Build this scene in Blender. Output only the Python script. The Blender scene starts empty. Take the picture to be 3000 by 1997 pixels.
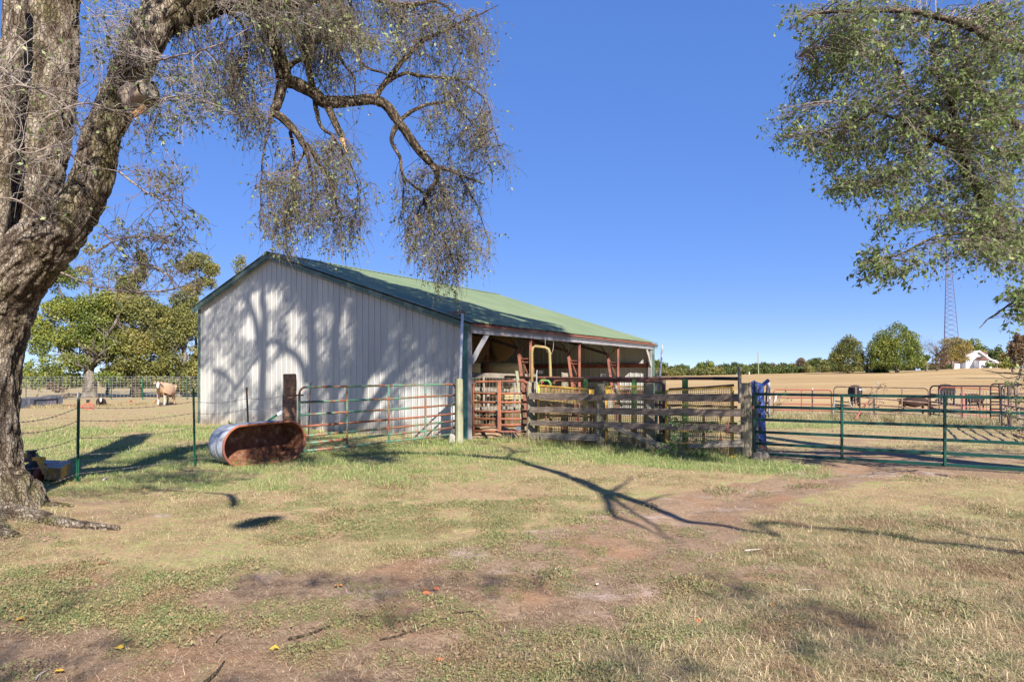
import bpy, bmesh, math, random
import numpy as np
from mathutils import Vector, Matrix, Euler

R = math.radians
rng = np.random.default_rng(7)
random.seed(7)
scene = bpy.context.scene
COL = scene.collection

# ------------------------------------------------------------------ camera, sky, sun, exposure
EYE = 1.6
FPX, CX, YH = 2000.0, 1500.0, 1103.0
cam_d = bpy.data.cameras.new("camera")
cam = bpy.data.objects.new("camera", cam_d)
COL.objects.link(cam)
cam.location = (0, 0, EYE)
cam.rotation_euler = (R(90), 0, 0)
cam_d.sensor_width = 36.0
cam_d.lens = 24.0
cam_d.shift_y = (YH - 998.5) / 3000.0
cam_d.clip_start = 0.05
cam_d.clip_end = 6000
scene.camera = cam

SUN_EL, SUN_AZ = R(36.0), R(157.0)           # azimuth of the sun, clockwise from +Y
TO_SUN = Vector((math.sin(SUN_AZ) * math.cos(SUN_EL), math.cos(SUN_AZ) * math.cos(SUN_EL), math.sin(SUN_EL)))
world = bpy.data.worlds.new("World")
scene.world = world
world.use_nodes = True
wn, wl = world.node_tree.nodes, world.node_tree.links
wn.clear()
sky = wn.new("ShaderNodeTexSky"); sky.sky_type = 'NISHITA'; sky.sun_disc = False
sky.sun_elevation = SUN_EL; sky.sun_rotation = SUN_AZ
sky.altitude = 300; sky.air_density = 0.4; sky.dust_density = 0.0; sky.ozone_density = 3.0
bg = wn.new("ShaderNodeBackground"); bg.inputs[1].default_value = 0.15
wo = wn.new("ShaderNodeOutputWorld")
hs = wn.new('ShaderNodeHueSaturation'); hs.inputs['Saturation'].default_value = 2.22; hs.inputs['Hue'].default_value = 0.524
ga = wn.new('ShaderNodeGamma'); ga.inputs[1].default_value = 0.34
wl.new(sky.outputs[0], ga.inputs[0]); wl.new(ga.outputs[0], hs.inputs['Color']); wl.new(hs.outputs[0], bg.inputs[0]); wl.new(bg.outputs[0], wo.inputs[0])
sun_d = bpy.data.lights.new("sun", 'SUN'); sun_d.energy = 2.85; sun_d.angle = R(0.53); sun_d.color = (1.0, 0.93, 0.82)
sun = bpy.data.objects.new("sun", sun_d); COL.objects.link(sun)
sun.rotation_euler = TO_SUN.to_track_quat('Z', 'Y').to_euler()
scene.view_settings.view_transform = 'Standard'
scene.view_settings.look = 'None'
scene.view_settings.gamma = 1.0
scene.view_settings.exposure = 1.97
scene.cycles.max_bounces = 8
scene.cycles.transparent_max_bounces = 6
scene.cycles.diffuse_bounces = 4

# ------------------------------------------------------------------ helpers
def P(x, y, d):
    "a point seen at photo pixel (x, y) that stands d metres away"
    return Vector(((x - CX) / FPX * d, d, EYE + (YH - y) / FPX * d))

def G(x, y):
    d = 2 * EYE * 1000 / (y - YH)
    return Vector(((x - CX) / FPX * d, d, 0))

def hsh(ix, iy, iz, seed):
    h = (ix.astype(np.int64) * 374761393 + iy.astype(np.int64) * 668265263 + iz.astype(np.int64) * 2147483647 + seed * 974634777) & 0xFFFFFFFF
    h = ((h ^ (h >> 13)) * 1274126177) & 0xFFFFFFFF
    h = (h ^ (h >> 16)) & 0xFFFFFFFF
    return h / 4294967295.0

def vnoise(x, y, z=None, seed=0):
    x = np.asarray(x, float); y = np.asarray(y, float)
    z = np.zeros_like(x) if z is None else np.asarray(z, float)
    ix, iy, iz = np.floor(x), np.floor(y), np.floor(z)
    fx, fy, fz = x - ix, y - iy, z - iz
    fx = fx * fx * (3 - 2 * fx); fy = fy * fy * (3 - 2 * fy); fz = fz * fz * (3 - 2 * fz)
    def c(a, b, cc): return hsh(ix + a, iy + b, iz + cc, seed)
    v = 0
    for a in (0, 1):
        for b in (0, 1):
            for cc in (0, 1):
                v = v + c(a, b, cc) * (fx if a else 1 - fx) * (fy if b else 1 - fy) * (fz if cc else 1 - fz)
    return v

def fbm(x, y, z=None, seed=0, oct=4):
    v, a, t = 0, 0.5, 0
    z = np.zeros_like(np.asarray(x, float)) if z is None else z
    for i in range(oct):
        v = v + a * vnoise(x * 2 ** i, y * 2 ** i, z * 2 ** i, seed + i * 17)
        t += a; a *= .5
    return v / t

def sstep(a, b, x):
    t = np.clip((np.asarray(x, float) - a) / (b - a), 0, 1)
    return t * t * (3 - 2 * t)

A_S = [-2, -.3, .0, .2, .32, .49, .57, .67, .75, 2]
A_V = [0, 0, .9, 1.6, 2.15, 3.0, 3.3, 4.1, 4.25, 4.6]
def terrain(X, Y):
    X = np.asarray(X, float); Y = np.asarray(Y, float)
    s = X / np.maximum(Y, 1.0)
    A = np.interp(s, A_S, A_V)
    t = np.clip((Y - 34) / 166, 0, 1)
    z = A * (t * .75 + .25 * t * t)
    # a low rise of earth round the roots of the big tree
    z = z + .16 * np.exp(-(((X + 5.6) / 1.5) ** 2 + ((Y - 7.5) / 1.3) ** 2))
    return z
def gz(X, Y): return float(terrain(X, Y))

# materials -----------------------------------------------------------------
def srgb(r, g, b):
    f = lambda c: (c / 255 / 12.92) if c / 255 <= .04045 else ((c / 255 + .055) / 1.055) ** 2.4
    return (f(r), f(g), f(b), 1)

class NT:
    def __init__(s, name):
        s.m = bpy.data.materials.new(name); s.m.use_nodes = True
        s.n = s.m.node_tree.nodes; s.l = s.m.node_tree.links
        s.b = s.n["Principled BSDF"]; s.out = s.n["Material Output"]
        s.tc = s.n.new("ShaderNodeTexCoord")
    def noise(s, scale, detail=4, stretch=None, coord="Object", rough=.6, dist=0):
        t = s.n.new("ShaderNodeTexNoise"); t.inputs["Scale"].default_value = scale
        t.inputs["Detail"].default_value = detail; t.inputs["Roughness"].default_value = rough
        t.inputs["Distortion"].default_value = dist
        mp = s.n.new("ShaderNodeMapping"); mp.inputs["Scale"].default_value = stretch or (1, 1, 1)
        s.l.new(s.tc.outputs[coord], mp.inputs[0]); s.l.new(mp.outputs[0], t.inputs["Vector"])
        return t.outputs["Fac"]
    def ramp(s, fac, stops):
        r = s.n.new("ShaderNodeValToRGB"); e = r.color_ramp.elements
        while len(e) < len(stops): e.new(.5)
        for i, (p, c) in enumerate(stops):
            e[i].position = p; e[i].color = c if len(c) == 4 else (*c, 1)
        s.l.new(fac, r.inputs[0]); return r.outputs[0]
    def mix(s, fac, a, b, mode='MIX'):
        m = s.n.new("ShaderNodeMix"); m.data_type = 'RGBA'; m.blend_type = mode
        for sock, v in ((m.inputs[0], fac), (m.inputs[6], a), (m.inputs[7], b)):
            if hasattr(v, "links"): s.l.new(v, sock)
            else: sock.default_value = tuple(v) + (1,) if hasattr(v, '__len__') and len(v) == 3 else v
        return m.outputs[2]
    def math(s, op, a, b=0.0):
        m = s.n.new("ShaderNodeMath"); m.operation = op
        for sock, v in ((m.inputs[0], a), (m.inputs[1], b)):
            if hasattr(v, "links"): s.l.new(v, sock)
            else: sock.default_value = v
        return m.outputs[0]
    def attr(s, name):
        a = s.n.new("ShaderNodeAttribute"); a.attribute_name = name; return a.outputs["Fac"]
    def step(s, fac, lo, hi):
        m = s.n.new("ShaderNodeMapRange"); m.inputs[1].default_value = lo; m.inputs[2].default_value = hi
        m.interpolation_type = 'SMOOTHSTEP'
        s.l.new(fac, m.inputs[0]); return m.outputs[0]
    def bump(s, h, strength=.4, dist=.01):
        b = s.n.new("ShaderNodeBump"); b.inputs["Strength"].default_value = strength; b.inputs["Distance"].default_value = dist
        s.l.new(h, b.inputs["Height"]); s.l.new(b.outputs[0], s.b.inputs["Normal"])
    def col(s, c):
        if hasattr(c, "links"): s.l.new(c, s.b.inputs["Base Color"])
        else: s.b.inputs["Base Color"].default_value = c
    def set(s, rough=.7, metal=0, spec=.3):
        s.b.inputs["Roughness"].default_value = rough; s.b.inputs["Metallic"].default_value = metal
        s.b.inputs["Specular IOR Level"].default_value = spec
        return s.m

M = {}
def mat_wood(name, c1, c2, c3, axis=(1, 12, 12), sc=3.0, bump=.7, moss=None):
    t = NT(name)
    f = t.noise(sc, 6, axis, rough=.7, dist=.4)
    c = t.ramp(f, [(.3, c1), (.5, c2), (.72, c3)])
    f2 = t.noise(1.3, 3)
    c = t.mix(t.math('MULTIPLY', t.step(f2, .4, .7), .45), c, c1)
    if moss: c = t.mix(t.math('MULTIPLY', t.step(t.noise(2.2, 4), .5, .7), .6), c, moss)
    t.col(c)
    f3 = t.noise(sc * 4, 5, axis, rough=.7)
    t.bump(t.math('ADD', t.math('MULTIPLY', f, 1.0), t.math('MULTIPLY', f3, .5)), bump, .02)
    M[name] = t.set(.9, 0, .15)
def mat_paint(name, c, rust, amt=.5, sc=9, rough=.45, spot=None, metal=0, rough_noise=True):
    t = NT(name)
    f = t.noise(sc, 6, rough=.7)
    fb = t.noise(sc * .17 + .4, 2)
    f = t.math('ADD', t.math('MULTIPLY', f, .6), t.math('MULTIPLY', fb, .4))
    lo = .62 - amt * .28
    k = t.step(f, lo, lo + .1)
    cc = t.mix(t.step(t.noise(2.3, 3), .3, .7), c, tuple(v * .82 for v in c[:3]) + (1,))
    rr = t.mix(t.noise(30, 4), rust, tuple(min(1, v * 1.7) for v in rust[:3]) + (1,))
    t.col(t.mix(k, cc, rr))
    t.bump(t.noise(55, 3), .15, .004)
    M[name] = t.set(rough, metal, .4)
RUST = (.165, .062, .032, 1); RUST_D = (.085, .035, .022, 1)
mat_wood('wood_grey', (.09, .078, .066), (.24, .205, .17), (.42, .37, .31))
mat_wood('wood_dark', (.08, .062, .055), (.215, .165, .135), (.40, .33, .27))
mat_wood('wood_post', (.13, .11, .08), (.28, .24, .175), (.44, .39, .30), (12, 12, 1), moss=(.10, .115, .045, 1))
mat_wood('wood_tie', (.10, .052, .034), (.27, .15, .09), (.45, .30, .21), (12, 12, 1))
mat_wood('wood_pale', (.22, .2, .18), (.30, .29, .28), (.42, .40, .39), bump=.4)
mat_wood('wood_treated', (.16, .16, .10), (.28, .28, .19), (.38, .38, .29), (12, 12, 1), bump=.4)
mat_paint('green_gate', (.010, .060, .046, 1), RUST_D, .12, rough=.32)
mat_paint('green_rust_gate', (.09, .22, .15, 1), RUST, .62, 7)
mat_paint('rust_gate', (.30, .105, .05, 1), (.13, .05, .035, 1), .55, 6, .7)
mat_paint('rust_steel', (.24, .085, .055, 1), (.10, .038, .03, 1), .5, 5, .75)
mat_paint('rust_rail', (.20, .085, .055, 1), (.10, .05, .04, 1), .5, 3, .7)
mat_paint('yellow_paint', (.72, .44, .06, 1), (.30, .13, .045, 1), .45, 8, .5)
mat_paint('ochre_paint', (.52, .41, .17, 1), (.24, .13, .06, 1), .5, 5, .6)
mat_paint('mustard_paint', (.27, .215, .085, 1), (.30, .17, .08, 1), .5, 5, .6)
mat_paint('leaf_green_paint', (.10, .25, .06, 1), (.22, .13, .06, 1), .4, 5, .5)
mat_paint('olive_paint', (.13, .17, .04, 1), RUST, .45, 5, .6)
mat_paint('blue_paint', (.07, .135, .42, 1), (.17, .12, .11, 1), .38, 8, .45)
mat_paint('red_paint', (.30, .06, .045, 1), RUST, .3, 8, .5)
mat_paint('pink_red_paint', (.38, .12, .085, 1), (.25, .10, .07, 1), .4, 8, .5)
mat_paint('dark_pipe', (.07, .045, .045, 1), (.13, .07, .055, 1), .5, 5, .6)
mat_paint('brown_pipe', (.16, .11, .085, 1), (.22, .13, .09, 1), .5, 5, .6)
mat_paint('grey_pipe', (.2, .22, .2, 1), RUST, .4, 5, .5)
mat_paint('white_plastic', (.62, .63, .66, 1), (.55, .55, .55, 1), .1, 5, .5)
mat_paint('t_post_green', (.008, .08, .045, 1), RUST_D, .2, 10, .5)
mat_paint('t_post_dark', (.035, .035, .03, 1), RUST_D, .5, 10, .6)
mat_paint('galvanised', (.34, .36, .40, 1), (.30, .17, .10, 1), .12, 6, .4, metal=.55)
mat_paint('wire_steel', (.24, .23, .23, 1), (.12, .07, .055, 1), .5, 20, .5, metal=.3)
mat_paint('tower_steel', (.11, .12, .22, 1), (.2, .14, .16, 1), .2, 5, .6)
mat_paint('rubber', (.028, .03, .032, 1), (.10, .085, .07, 1), .4, 6, .85)
mat_paint('mower_yellow', (.50, .28, .03, 1), (.12, .07, .04, 1), .5, 10, .6)
mat_paint('slate_plastic', (.10, .11, .14, 1), (.16, .14, .15, 1), .4, 4, .7)
mat_paint('cedar_roof', (.13, .065, .05, 1), (.17, .09, .065, 1), .4, 4, .9)
mat_paint('white_siding', (.80, .80, .80, 1), (.7, .7, .68, 1), .2, 4, .6)
mat_paint('black_steel', (.02, .02, .022, 1), (.05, .04, .035, 1), .4, 8, .6)
mat_paint('fascia_white', (.24, .24, .26, 1), (.17, .09, .05, 1), .35, 2.2, .7)
mat_paint('concrete', (.34, .32, .28, 1), (.22, .2, .17, 1), .5, 6, .95)
mat_paint('window_glass', (.05, .07, .10, 1), (.07, .09, .12, 1), .5, 3, .1)
mat_paint('green_trim', (.055, .10, .07, 1), (.10, .13, .10, 1), .5, 3, .4)
mat_paint('green_trim_dark', (.035, .13, .115, 1), (.05, .11, .08, 1), .4, 2, .45)

def m_barn_sheet():
    t = NT('barn_sheet')
    f = t.noise(1.2, 4, (1, 1, .15))
    c = t.ramp(f, [(.3, (.38, .37, .35)), (.6, (.475, .465, .435)), (.8, (.53, .52, .49))])
    # mud splash along the foot of the wall
    s = t.n.new("ShaderNodeSeparateXYZ"); g = t.n.new("ShaderNodeNewGeometry"); t.l.new(g.outputs["Position"], s.inputs[0])
    low = t.n.new("ShaderNodeMapRange"); low.inputs[1].default_value = .55; low.inputs[2].default_value = 0
    t.l.new(s.outputs[2], low.inputs[0])
    k = t.math('MULTIPLY', low.outputs[0], t.math('MULTIPLY', t.noise(7, 5, (1, 1, .4)), 1.6))
    c = t.mix(k, c, (.32, .25, .18, 1))
    st = t.step(t.noise(14, 4, (1, 1, .05)), .62, .78)
    c = t.mix(t.math('MULTIPLY', st, .25), c, (.36, .32, .27, 1))
    t.col(c); t.bump(t.noise(2.5, 2, (1, 1, .3)), .12, .05)
    M['barn_sheet'] = t.set(.42, 0, .4)
m_barn_sheet()
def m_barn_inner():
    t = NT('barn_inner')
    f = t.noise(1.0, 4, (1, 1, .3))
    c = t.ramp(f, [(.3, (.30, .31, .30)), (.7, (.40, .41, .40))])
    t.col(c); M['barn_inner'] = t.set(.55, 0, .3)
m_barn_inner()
def m_roof():
    t = NT('roof_green')
    f = t.noise(.7, 5)
    c = t.ramp(f, [(.3, (.135, .18, .10)), (.55, (.16, .205, .12)), (.8, (.195, .23, .145))])
    sp = t.step(t.noise(26, 4), .66, .76)
    c = t.mix(t.math('MULTIPLY', sp, .5), c, (.12, .13, .08, 1))
    t.col(c); t.bump(t.noise(9, 3), .1, .02)
    M['roof_green'] = t.set(.42, .0, .5)
m_roof()
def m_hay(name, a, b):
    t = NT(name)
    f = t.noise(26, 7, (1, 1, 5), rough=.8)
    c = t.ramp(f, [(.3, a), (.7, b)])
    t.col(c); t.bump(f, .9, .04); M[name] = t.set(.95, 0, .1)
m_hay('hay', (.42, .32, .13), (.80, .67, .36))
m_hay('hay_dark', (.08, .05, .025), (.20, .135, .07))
def m_tank():
    t = NT('tank_zinc')
    f = t.noise(5, 6, rough=.75)
    c = t.ramp(f, [(.35, (.22, .25, .31)), (.6, (.36, .39, .45)), (.8, (.48, .50, .52))])
    c = t.mix(t.math('MULTIPLY', t.step(t.noise(3.1, 5), .55, .66), .5), c, (.28, .13, .06, 1))
    t.col(c); t.bump(f, .2, .01); M['tank_zinc'] = t.set(.5, .35, .4)
    t = NT('tank_rust')
    f = t.noise(6, 7, rough=.75)
    c = t.ramp(f, [(.3, (.07, .03, .022)), (.46, (.15, .06, .036)), (.56, (.22, .10, .055)), (.66, (.30, .25, .20))])
    t.col(c); t.bump(f, .4, .01); M['tank_rust'] = t.set(.8, 0, .2)
m_tank()

def m_bark(name, cols, sc=5.0, lichen=(.20, .19, .06, 1), lich=.45):
    t = NT(name)
    cav = t.attr('cavity')
    c = t.ramp(cav, [(.12, cols[0]), (.42, cols[1]), (.68, cols[2]), (.92, cols[3])])
    f = t.noise(sc * 6, 6, (1, 1, .35), rough=.75)
    c = t.mix(t.math('MULTIPLY', f, .45), c, cols[1])
    k = t.step(t.noise(1.7, 5, (1.6, 1.6, .5)), .5, .66)
    c = t.mix(t.math('MULTIPLY', k, lich), c, lichen)
    t.col(c)
    vo = t.n.new("ShaderNodeTexVoronoi"); vo.feature = 'DISTANCE_TO_EDGE'; vo.inputs["Scale"].default_value = sc * 5.5
    mpv = t.n.new("ShaderNodeMapping"); mpv.inputs["Scale"].default_value = (1, 1, .38); nz = t.noise(sc * 2.2, 4)
    va = t.n.new("ShaderNodeVectorMath"); va.operation = 'ADD'; t.l.new(t.tc.outputs["Object"], mpv.inputs[0]); t.l.new(mpv.outputs[0], va.inputs[0])
    cz = t.n.new("ShaderNodeCombineXYZ"); t.l.new(t.math('MULTIPLY', nz, .12), cz.inputs[0]); t.l.new(t.math('MULTIPLY', nz, -.1), cz.inputs[1]); t.l.new(cz.outputs[0], va.inputs[1]); t.l.new(va.outputs[0], vo.inputs["Vector"])
    crack = t.step(vo.outputs["Distance"], .0, .16)
    c = t.mix(t.math('MULTIPLY', t.math('SUBTRACT', 1.0, crack), .38), c, cols[0]); t.col(c)
    t.bump(t.math('ADD', t.math('ADD', f, t.math('MULTIPLY', crack, .9)), t.math('MULTIPLY', t.noise(60, 4, (1, 1, .5)), .4)), 1.0, .035)
    M[name] = t.set(.95, 0, .1)
m_bark('bark', [(.065, .046, .033), (.19, .148, .108), (.34, .28, .215), (.50, .43, .35)], lich=.4)
m_bark('bark_branch', [(.04, .03, .022), (.12, .09, .065), (.22, .17, .125), (.33, .27, .21)], lich=.3)
m_bark('bark_far', [(.10, .085, .07), (.17, .145, .12), (.27, .235, .2), (.35, .31, .27)], 2, lich=.15)
M['twig'] = None
def m_plain(name, c, rough=.9, var=.35, sc=8):
    t = NT(name); f = t.noise(sc, 3)
    t.col(t.mix(f, tuple(v * (1 - var) for v in c) + (1,), tuple(min(1, v * (1 + var)) for v in c) + (1,)))
    M[name] = t.set(rough, 0, .15)
m_plain('twig', (.23, .185, .16)); m_plain('twig_dark', (.17, .13, .11)); m_plain('broken_wood', (.50, .27, .12), sc=20)
m_plain('cut_wood', (.26, .205, .16), var=.5, sc=22); m_plain('twig_light', (.27, .23, .205)); m_plain('twig_pale', (.42, .37, .33))

def m_leaf(name, stops, transl=.35, rough=.5, patch=None):
    t = NT(name)
    c = t.ramp(t.attr('tint'), stops)
    if patch:
        g = t.n.new("ShaderNodeNewGeometry")
        def pn(sc, det):
            n = t.n.new("ShaderNodeTexNoise"); n.inputs["Scale"].default_value = sc; n.inputs["Detail"].default_value = det; t.l.new(g.outputs["Position"], n.inputs["Vector"]); return n.outputs["Fac"]
        c = t.mix(t.math('MULTIPLY', t.step(pn(1.7, 4), .48, .66), .75), c, patch[0], 'MIX')
        c = t.mix(t.math('MULTIPLY', t.step(pn(4.3, 4), .50, .64), .6), c, patch[1], 'MIX')
    t.col(c); t.set(rough, 0, .35)
    tr = t.n.new("ShaderNodeBsdfTranslucent"); t.l.new(c, tr.inputs[0])
    mx = t.n.new("ShaderNodeMixShader"); mx.inputs[0].default_value = transl
    t.l.new(t.b.outputs[0], mx.inputs[1]); t.l.new(tr.outputs[0], mx.inputs[2]); t.l.new(mx.outputs[0], t.out.inputs[0])
    M[name] = t.m
m_leaf('leaf_elm', [(0, (.08, .10, .045)), (.4, (.165, .20, .085)), (.75, (.28, .32, .15)), (.93, (.34, .34, .13)), (1, (.45, .33, .09))])
m_leaf('leaf_elm_bright', [(0, (.07, .10, .035)), (.4, (.15, .20, .07)), (.75, (.26, .31, .12)), (1, (.42, .45, .2))])
m_leaf('leaf_fresh', [(0, (.07, .11, .035)), (.4, (.15, .215, .065)), (.75, (.27, .345, .12)), (1, (.44, .50, .2))], .45)
m_leaf('leaf_green', [(0, (.07, .10, .025)), (.4, (.15, .19, .04)), (.7, (.27, .29, .06)), (1, (.40, .34, .08))])
m_leaf('leaf_olive', [(0, (.07, .085, .03)), (.35, (.13, .145, .045)), (.6, (.24, .235, .07)), (.85, (.36, .31, .10)), (1, (.42, .30, .09))])
m_leaf('leaf_deep', [(0, (.05, .075, .025)), (.5, (.11, .145, .04)), (1, (.22, .23, .08))])
m_leaf('leaf_gold', [(0, (.14, .13, .04)), (.5, (.29, .235, .07)), (1, (.42, .29, .08))])
m_leaf('leaf_russet', [(0, (.09, .065, .04)), (.5, (.19, .125, .07)), (1, (.28, .2, .11))])
m_leaf('leaf_lush', [(0, (.045, .11, .03)), (.5, (.10, .21, .055)), (1, (.22, .33, .10))])
m_leaf('grass_straw', [(0, (.22, .15, .085)), (.25, (.38, .27, .155)), (.55, (.54, .42, .25)), (.78, (.70, .58, .38)), (.86, (.34, .34, .15)), (1, (.20, .25, .09))], .25, .6, [(.30, .20, .12, 1), (.22, .23, .10, 1)])
m_leaf('grass_mixed', [(0, (.36, .26, .15)), (.4, (.60, .49, .29)), (.62, (.42, .39, .19)), (.8, (.27, .30, .12)), (1, (.17, .23, .08))], .25, .6, [(.62, .50, .32, 1), (.20, .15, .09, 1)])
m_leaf('grass_lush', [(0, (.50, .44, .24)), (.3, (.32, .36, .14)), (.7, (.22, .30, .09)), (1, (.15, .25, .07))], .3, .5)
m_leaf('weed_mat', [(0, (.36, .24, .14)), (.3, (.30, .24, .12)), (.6, (.19, .20, .085)), (.85, (.15, .18, .07)), (1, (.22, .25, .11))], .2, .6, [(.26, .17, .10, 1), (.17, .20, .075, 1)])
m_leaf('litter', [(0, (.12, .075, .05)), (.5, (.26, .17, .10)), (.85, (.42, .31, .20)), (1, (.60, .48, .34))], .1, .8)
m_leaf('fallen', [(0, (.62, .46, .05)), (.5, (.55, .17, .07)), (1, (.34, .17, .09))], .2, .6)

# geometry helpers ------------------------------------------------------------
def wloc(o):
    v = Vector((0, 0, 0))
    while o is not None: v += o.location; o = o.parent
    return v

def tag(o, label=None, cat=None, group=None, kind=None):
    if label: o['label'] = label
    if cat: o['category'] = cat
    if group: o['group'] = group
    if kind: o['kind'] = kind
    return o

def thing(name, loc, label, cat, group=None):
    o = bpy.data.objects.new(name, None); COL.objects.link(o); o.location = loc
    o.empty_display_size = .2
    return tag(o, label, cat, group)

def make(name, V, F, mat, parent=None, origin=None, attrs=None, smooth=False, kind=None, quads=None):
    """one mesh object from world-space vertices; F a list of faces or an (n,k) int array"""
    V = np.asarray(V, dtype=np.float64).reshape(-1, 3)
    o0 = wloc(parent) if parent is not None else Vector((0, 0, 0))
    if origin is None:
        if parent is not None: origin = o0
        else:
            origin = Vector((float(V[:, 0].mean()), float(V[:, 1].mean()), float(V[:, 2].min())))
    V = V - np.array(origin)
    me = bpy.data.meshes.new(name)
    if isinstance(F, np.ndarray):
        n, k = F.shape
        me.vertices.add(len(V)); me.vertices.foreach_set('co', V.astype(np.float32).ravel())
        me.loops.add(n * k); me.loops.foreach_set('vertex_index', F.astype(np.int32).ravel())
        me.polygons.add(n); me.polygons.foreach_set('loop_start', np.arange(0, n * k, k, dtype=np.int32))
        me.polygons.foreach_set('loop_total', np.full(n, k, dtype=np.int32))
        me.update(calc_edges=True)
    else:
        me.from_pydata(V.tolist(), [], F); me.update()
    if attrs:
        for an, av in attrs.items():
            a = me.attributes.new(an, 'FLOAT', 'POINT'); a.data.foreach_set('value', np.asarray(av, dtype=np.float32))
    if smooth: me.polygons.foreach_set('use_smooth', np.ones(len(me.polygons), dtype=bool))
    me.materials.append(M[mat] if isinstance(mat, str) else mat)
    o = bpy.data.objects.new(name, me); COL.objects.link(o)
    o.location = Vector(origin) - o0 if parent is not None else origin
    if parent is not None: o.parent = parent
    if kind: o['kind'] = kind
    return o

class MB:
    def __init__(s): s.v = []; s.f = []
    def add(s, v, f):
        n = len(s.v); s.v += [tuple(q) for q in v]; s.f += [tuple(i + n for i in q) for q in f]
        return s
    def tube(s, pts, r, sides=8, cap=True, closed=False):
        return s.add(*tube(pts, r, sides, cap, closed))
    def box(s, c, half, rot=None):
        c = Vector(c); v = []
        for sx in (-1, 1):
            for sy in (-1, 1):
                for sz in (-1, 1):
                    q = Vector((sx * half[0], sy * half[1], sz * half[2]))
                    if rot is not None: q = rot @ q
                    v.append(c + q)
        return s.add(v, [(0, 1, 3, 2), (4, 6, 7, 5), (0, 4, 5, 1), (2, 3, 7, 6), (0, 2, 6, 4), (1, 5, 7, 3)])
    def bar(s, p0, p1, w, h, roll=0):
        p0, p1 = Vector(p0), Vector(p1); d = p1 - p0; m = frame(d, roll)
        return s.box((p0 + p1) / 2, (d.length / 2, w / 2, h / 2), m)
    def ob(s, name, mat, parent=None, smooth=False, origin=None, kind=None):
        return make(name, s.v, s.f, mat, parent, origin=origin, smooth=smooth, kind=kind)

def frame(d, roll=0):
    "matrix whose X column runs along d, Z as upright as it can be"
    x = d.normalized(); up = Vector((0, 0, 1))
    if abs(x.dot(up)) > .98: up = Vector((0, 1, 0))
    y = up.cross(x).normalized(); z = x.cross(y)
    m = Matrix((x, y, z)).transposed()
    return m @ Matrix.Rotation(roll, 3, 'X')

def tube(pts, r, sides=8, cap=True, closed=False):
    pts = [Vector(p) for p in pts]; n = len(pts)
    rr = r if hasattr(r, '__len__') else [r] * n
    V, F = [], []
    prev = None
    for i, p in enumerate(pts):
        if closed: t = pts[(i + 1) % n] - pts[i - 1]
        else: t = pts[min(i + 1, n - 1)] - pts[max(i - 1, 0)]
        t = t.normalized() if t.length > 1e-9 else Vector((0, 0, 1))
        if prev is None:
            a = Vector((0, 0, 1)) if abs(t.z) < .9 else Vector((1, 0, 0))
            u = t.cross(a).normalized()
        else:
            u = (prev - t * prev.dot(t)).normalized()
        prev = u; w = t.cross(u)
        for k in range(sides):
            an = 2 * math.pi * k / sides
            V.append(p + (u * math.cos(an) + w * math.sin(an)) * rr[i])
    m = n if closed else n - 1
    for i in range(m):
        for k in range(sides):
            a, b = i * sides + k, i * sides + (k + 1) % sides
            c, d = ((i + 1) % n) * sides + (k + 1) % sides, ((i + 1) % n) * sides + k
            F.append((a, b, c, d))
    if cap and not closed:
        F.append(tuple(range(sides))[::-1]); F.append(tuple((n - 1) * sides + k for k in range(sides)))
    return V, F

_bn = [0]
def board(name, p0, p1, w, h, mat, parent=None, roll=0, segs=6, warp=.006, ragged=0, label=None, taper=None):
    """a plank with its own grain axis: long axis X, width w (depth), height h, slightly warped and worn"""
    p0, p1 = Vector(p0), Vector(p1); d = p1 - p0; L = d.length
    m = frame(d, roll); _bn[0] += 1; rn = random.Random(_bn[0] * 13 + 5)
    V, F = [], []
    for i in range(segs + 1):
        x = L * i / segs - L / 2
        oy, oz = rn.uniform(-warp, warp), rn.uniform(-warp, warp)
        hh = h * (1 + rn.uniform(-.06, .06)); ww = w * (1 + rn.uniform(-.06, .06))
        if taper: hh *= taper[0] + (taper[1] - taper[0]) * i / segs
        xs = x
        b = min(w, h) * .12
        prof = [(-ww / 2 + b, -hh / 2), (ww / 2 - b, -hh / 2), (ww / 2, -hh / 2 + b), (ww / 2, hh / 2 - b), (ww / 2 - b, hh / 2), (-ww / 2 + b, hh / 2), (-ww / 2, hh / 2 - b), (-ww / 2, -hh / 2 + b)]
        for (y, z) in prof:
            e = rn.uniform(-ragged, ragged) if i in (0, segs) else 0
            V.append((xs + e, y + oy, z + oz))
    for i in range(segs):
        for k in range(8):
            a, b_ = i * 8 + k, i * 8 + (k + 1) % 8
            F.append((a, b_, b_ + 8, a + 8))
    F.append(tuple(range(8))); F.append(tuple(segs * 8 + k for k in range(8))[::-1])
    me = bpy.data.meshes.new(name); me.from_pydata(V, [], F); me.update(); me.materials.append(M[mat])
    o = bpy.data.objects.new(name, me); COL.objects.link(o)
    mw = Matrix.Translation((p0 + p1) / 2) @ m.to_4x4()
    if parent is not None:
        mw = Matrix.Translation(-wloc(parent)) @ mw; o.parent = parent
    o.matrix_basis = mw
    if label: o['label'] = label
    return o

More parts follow.
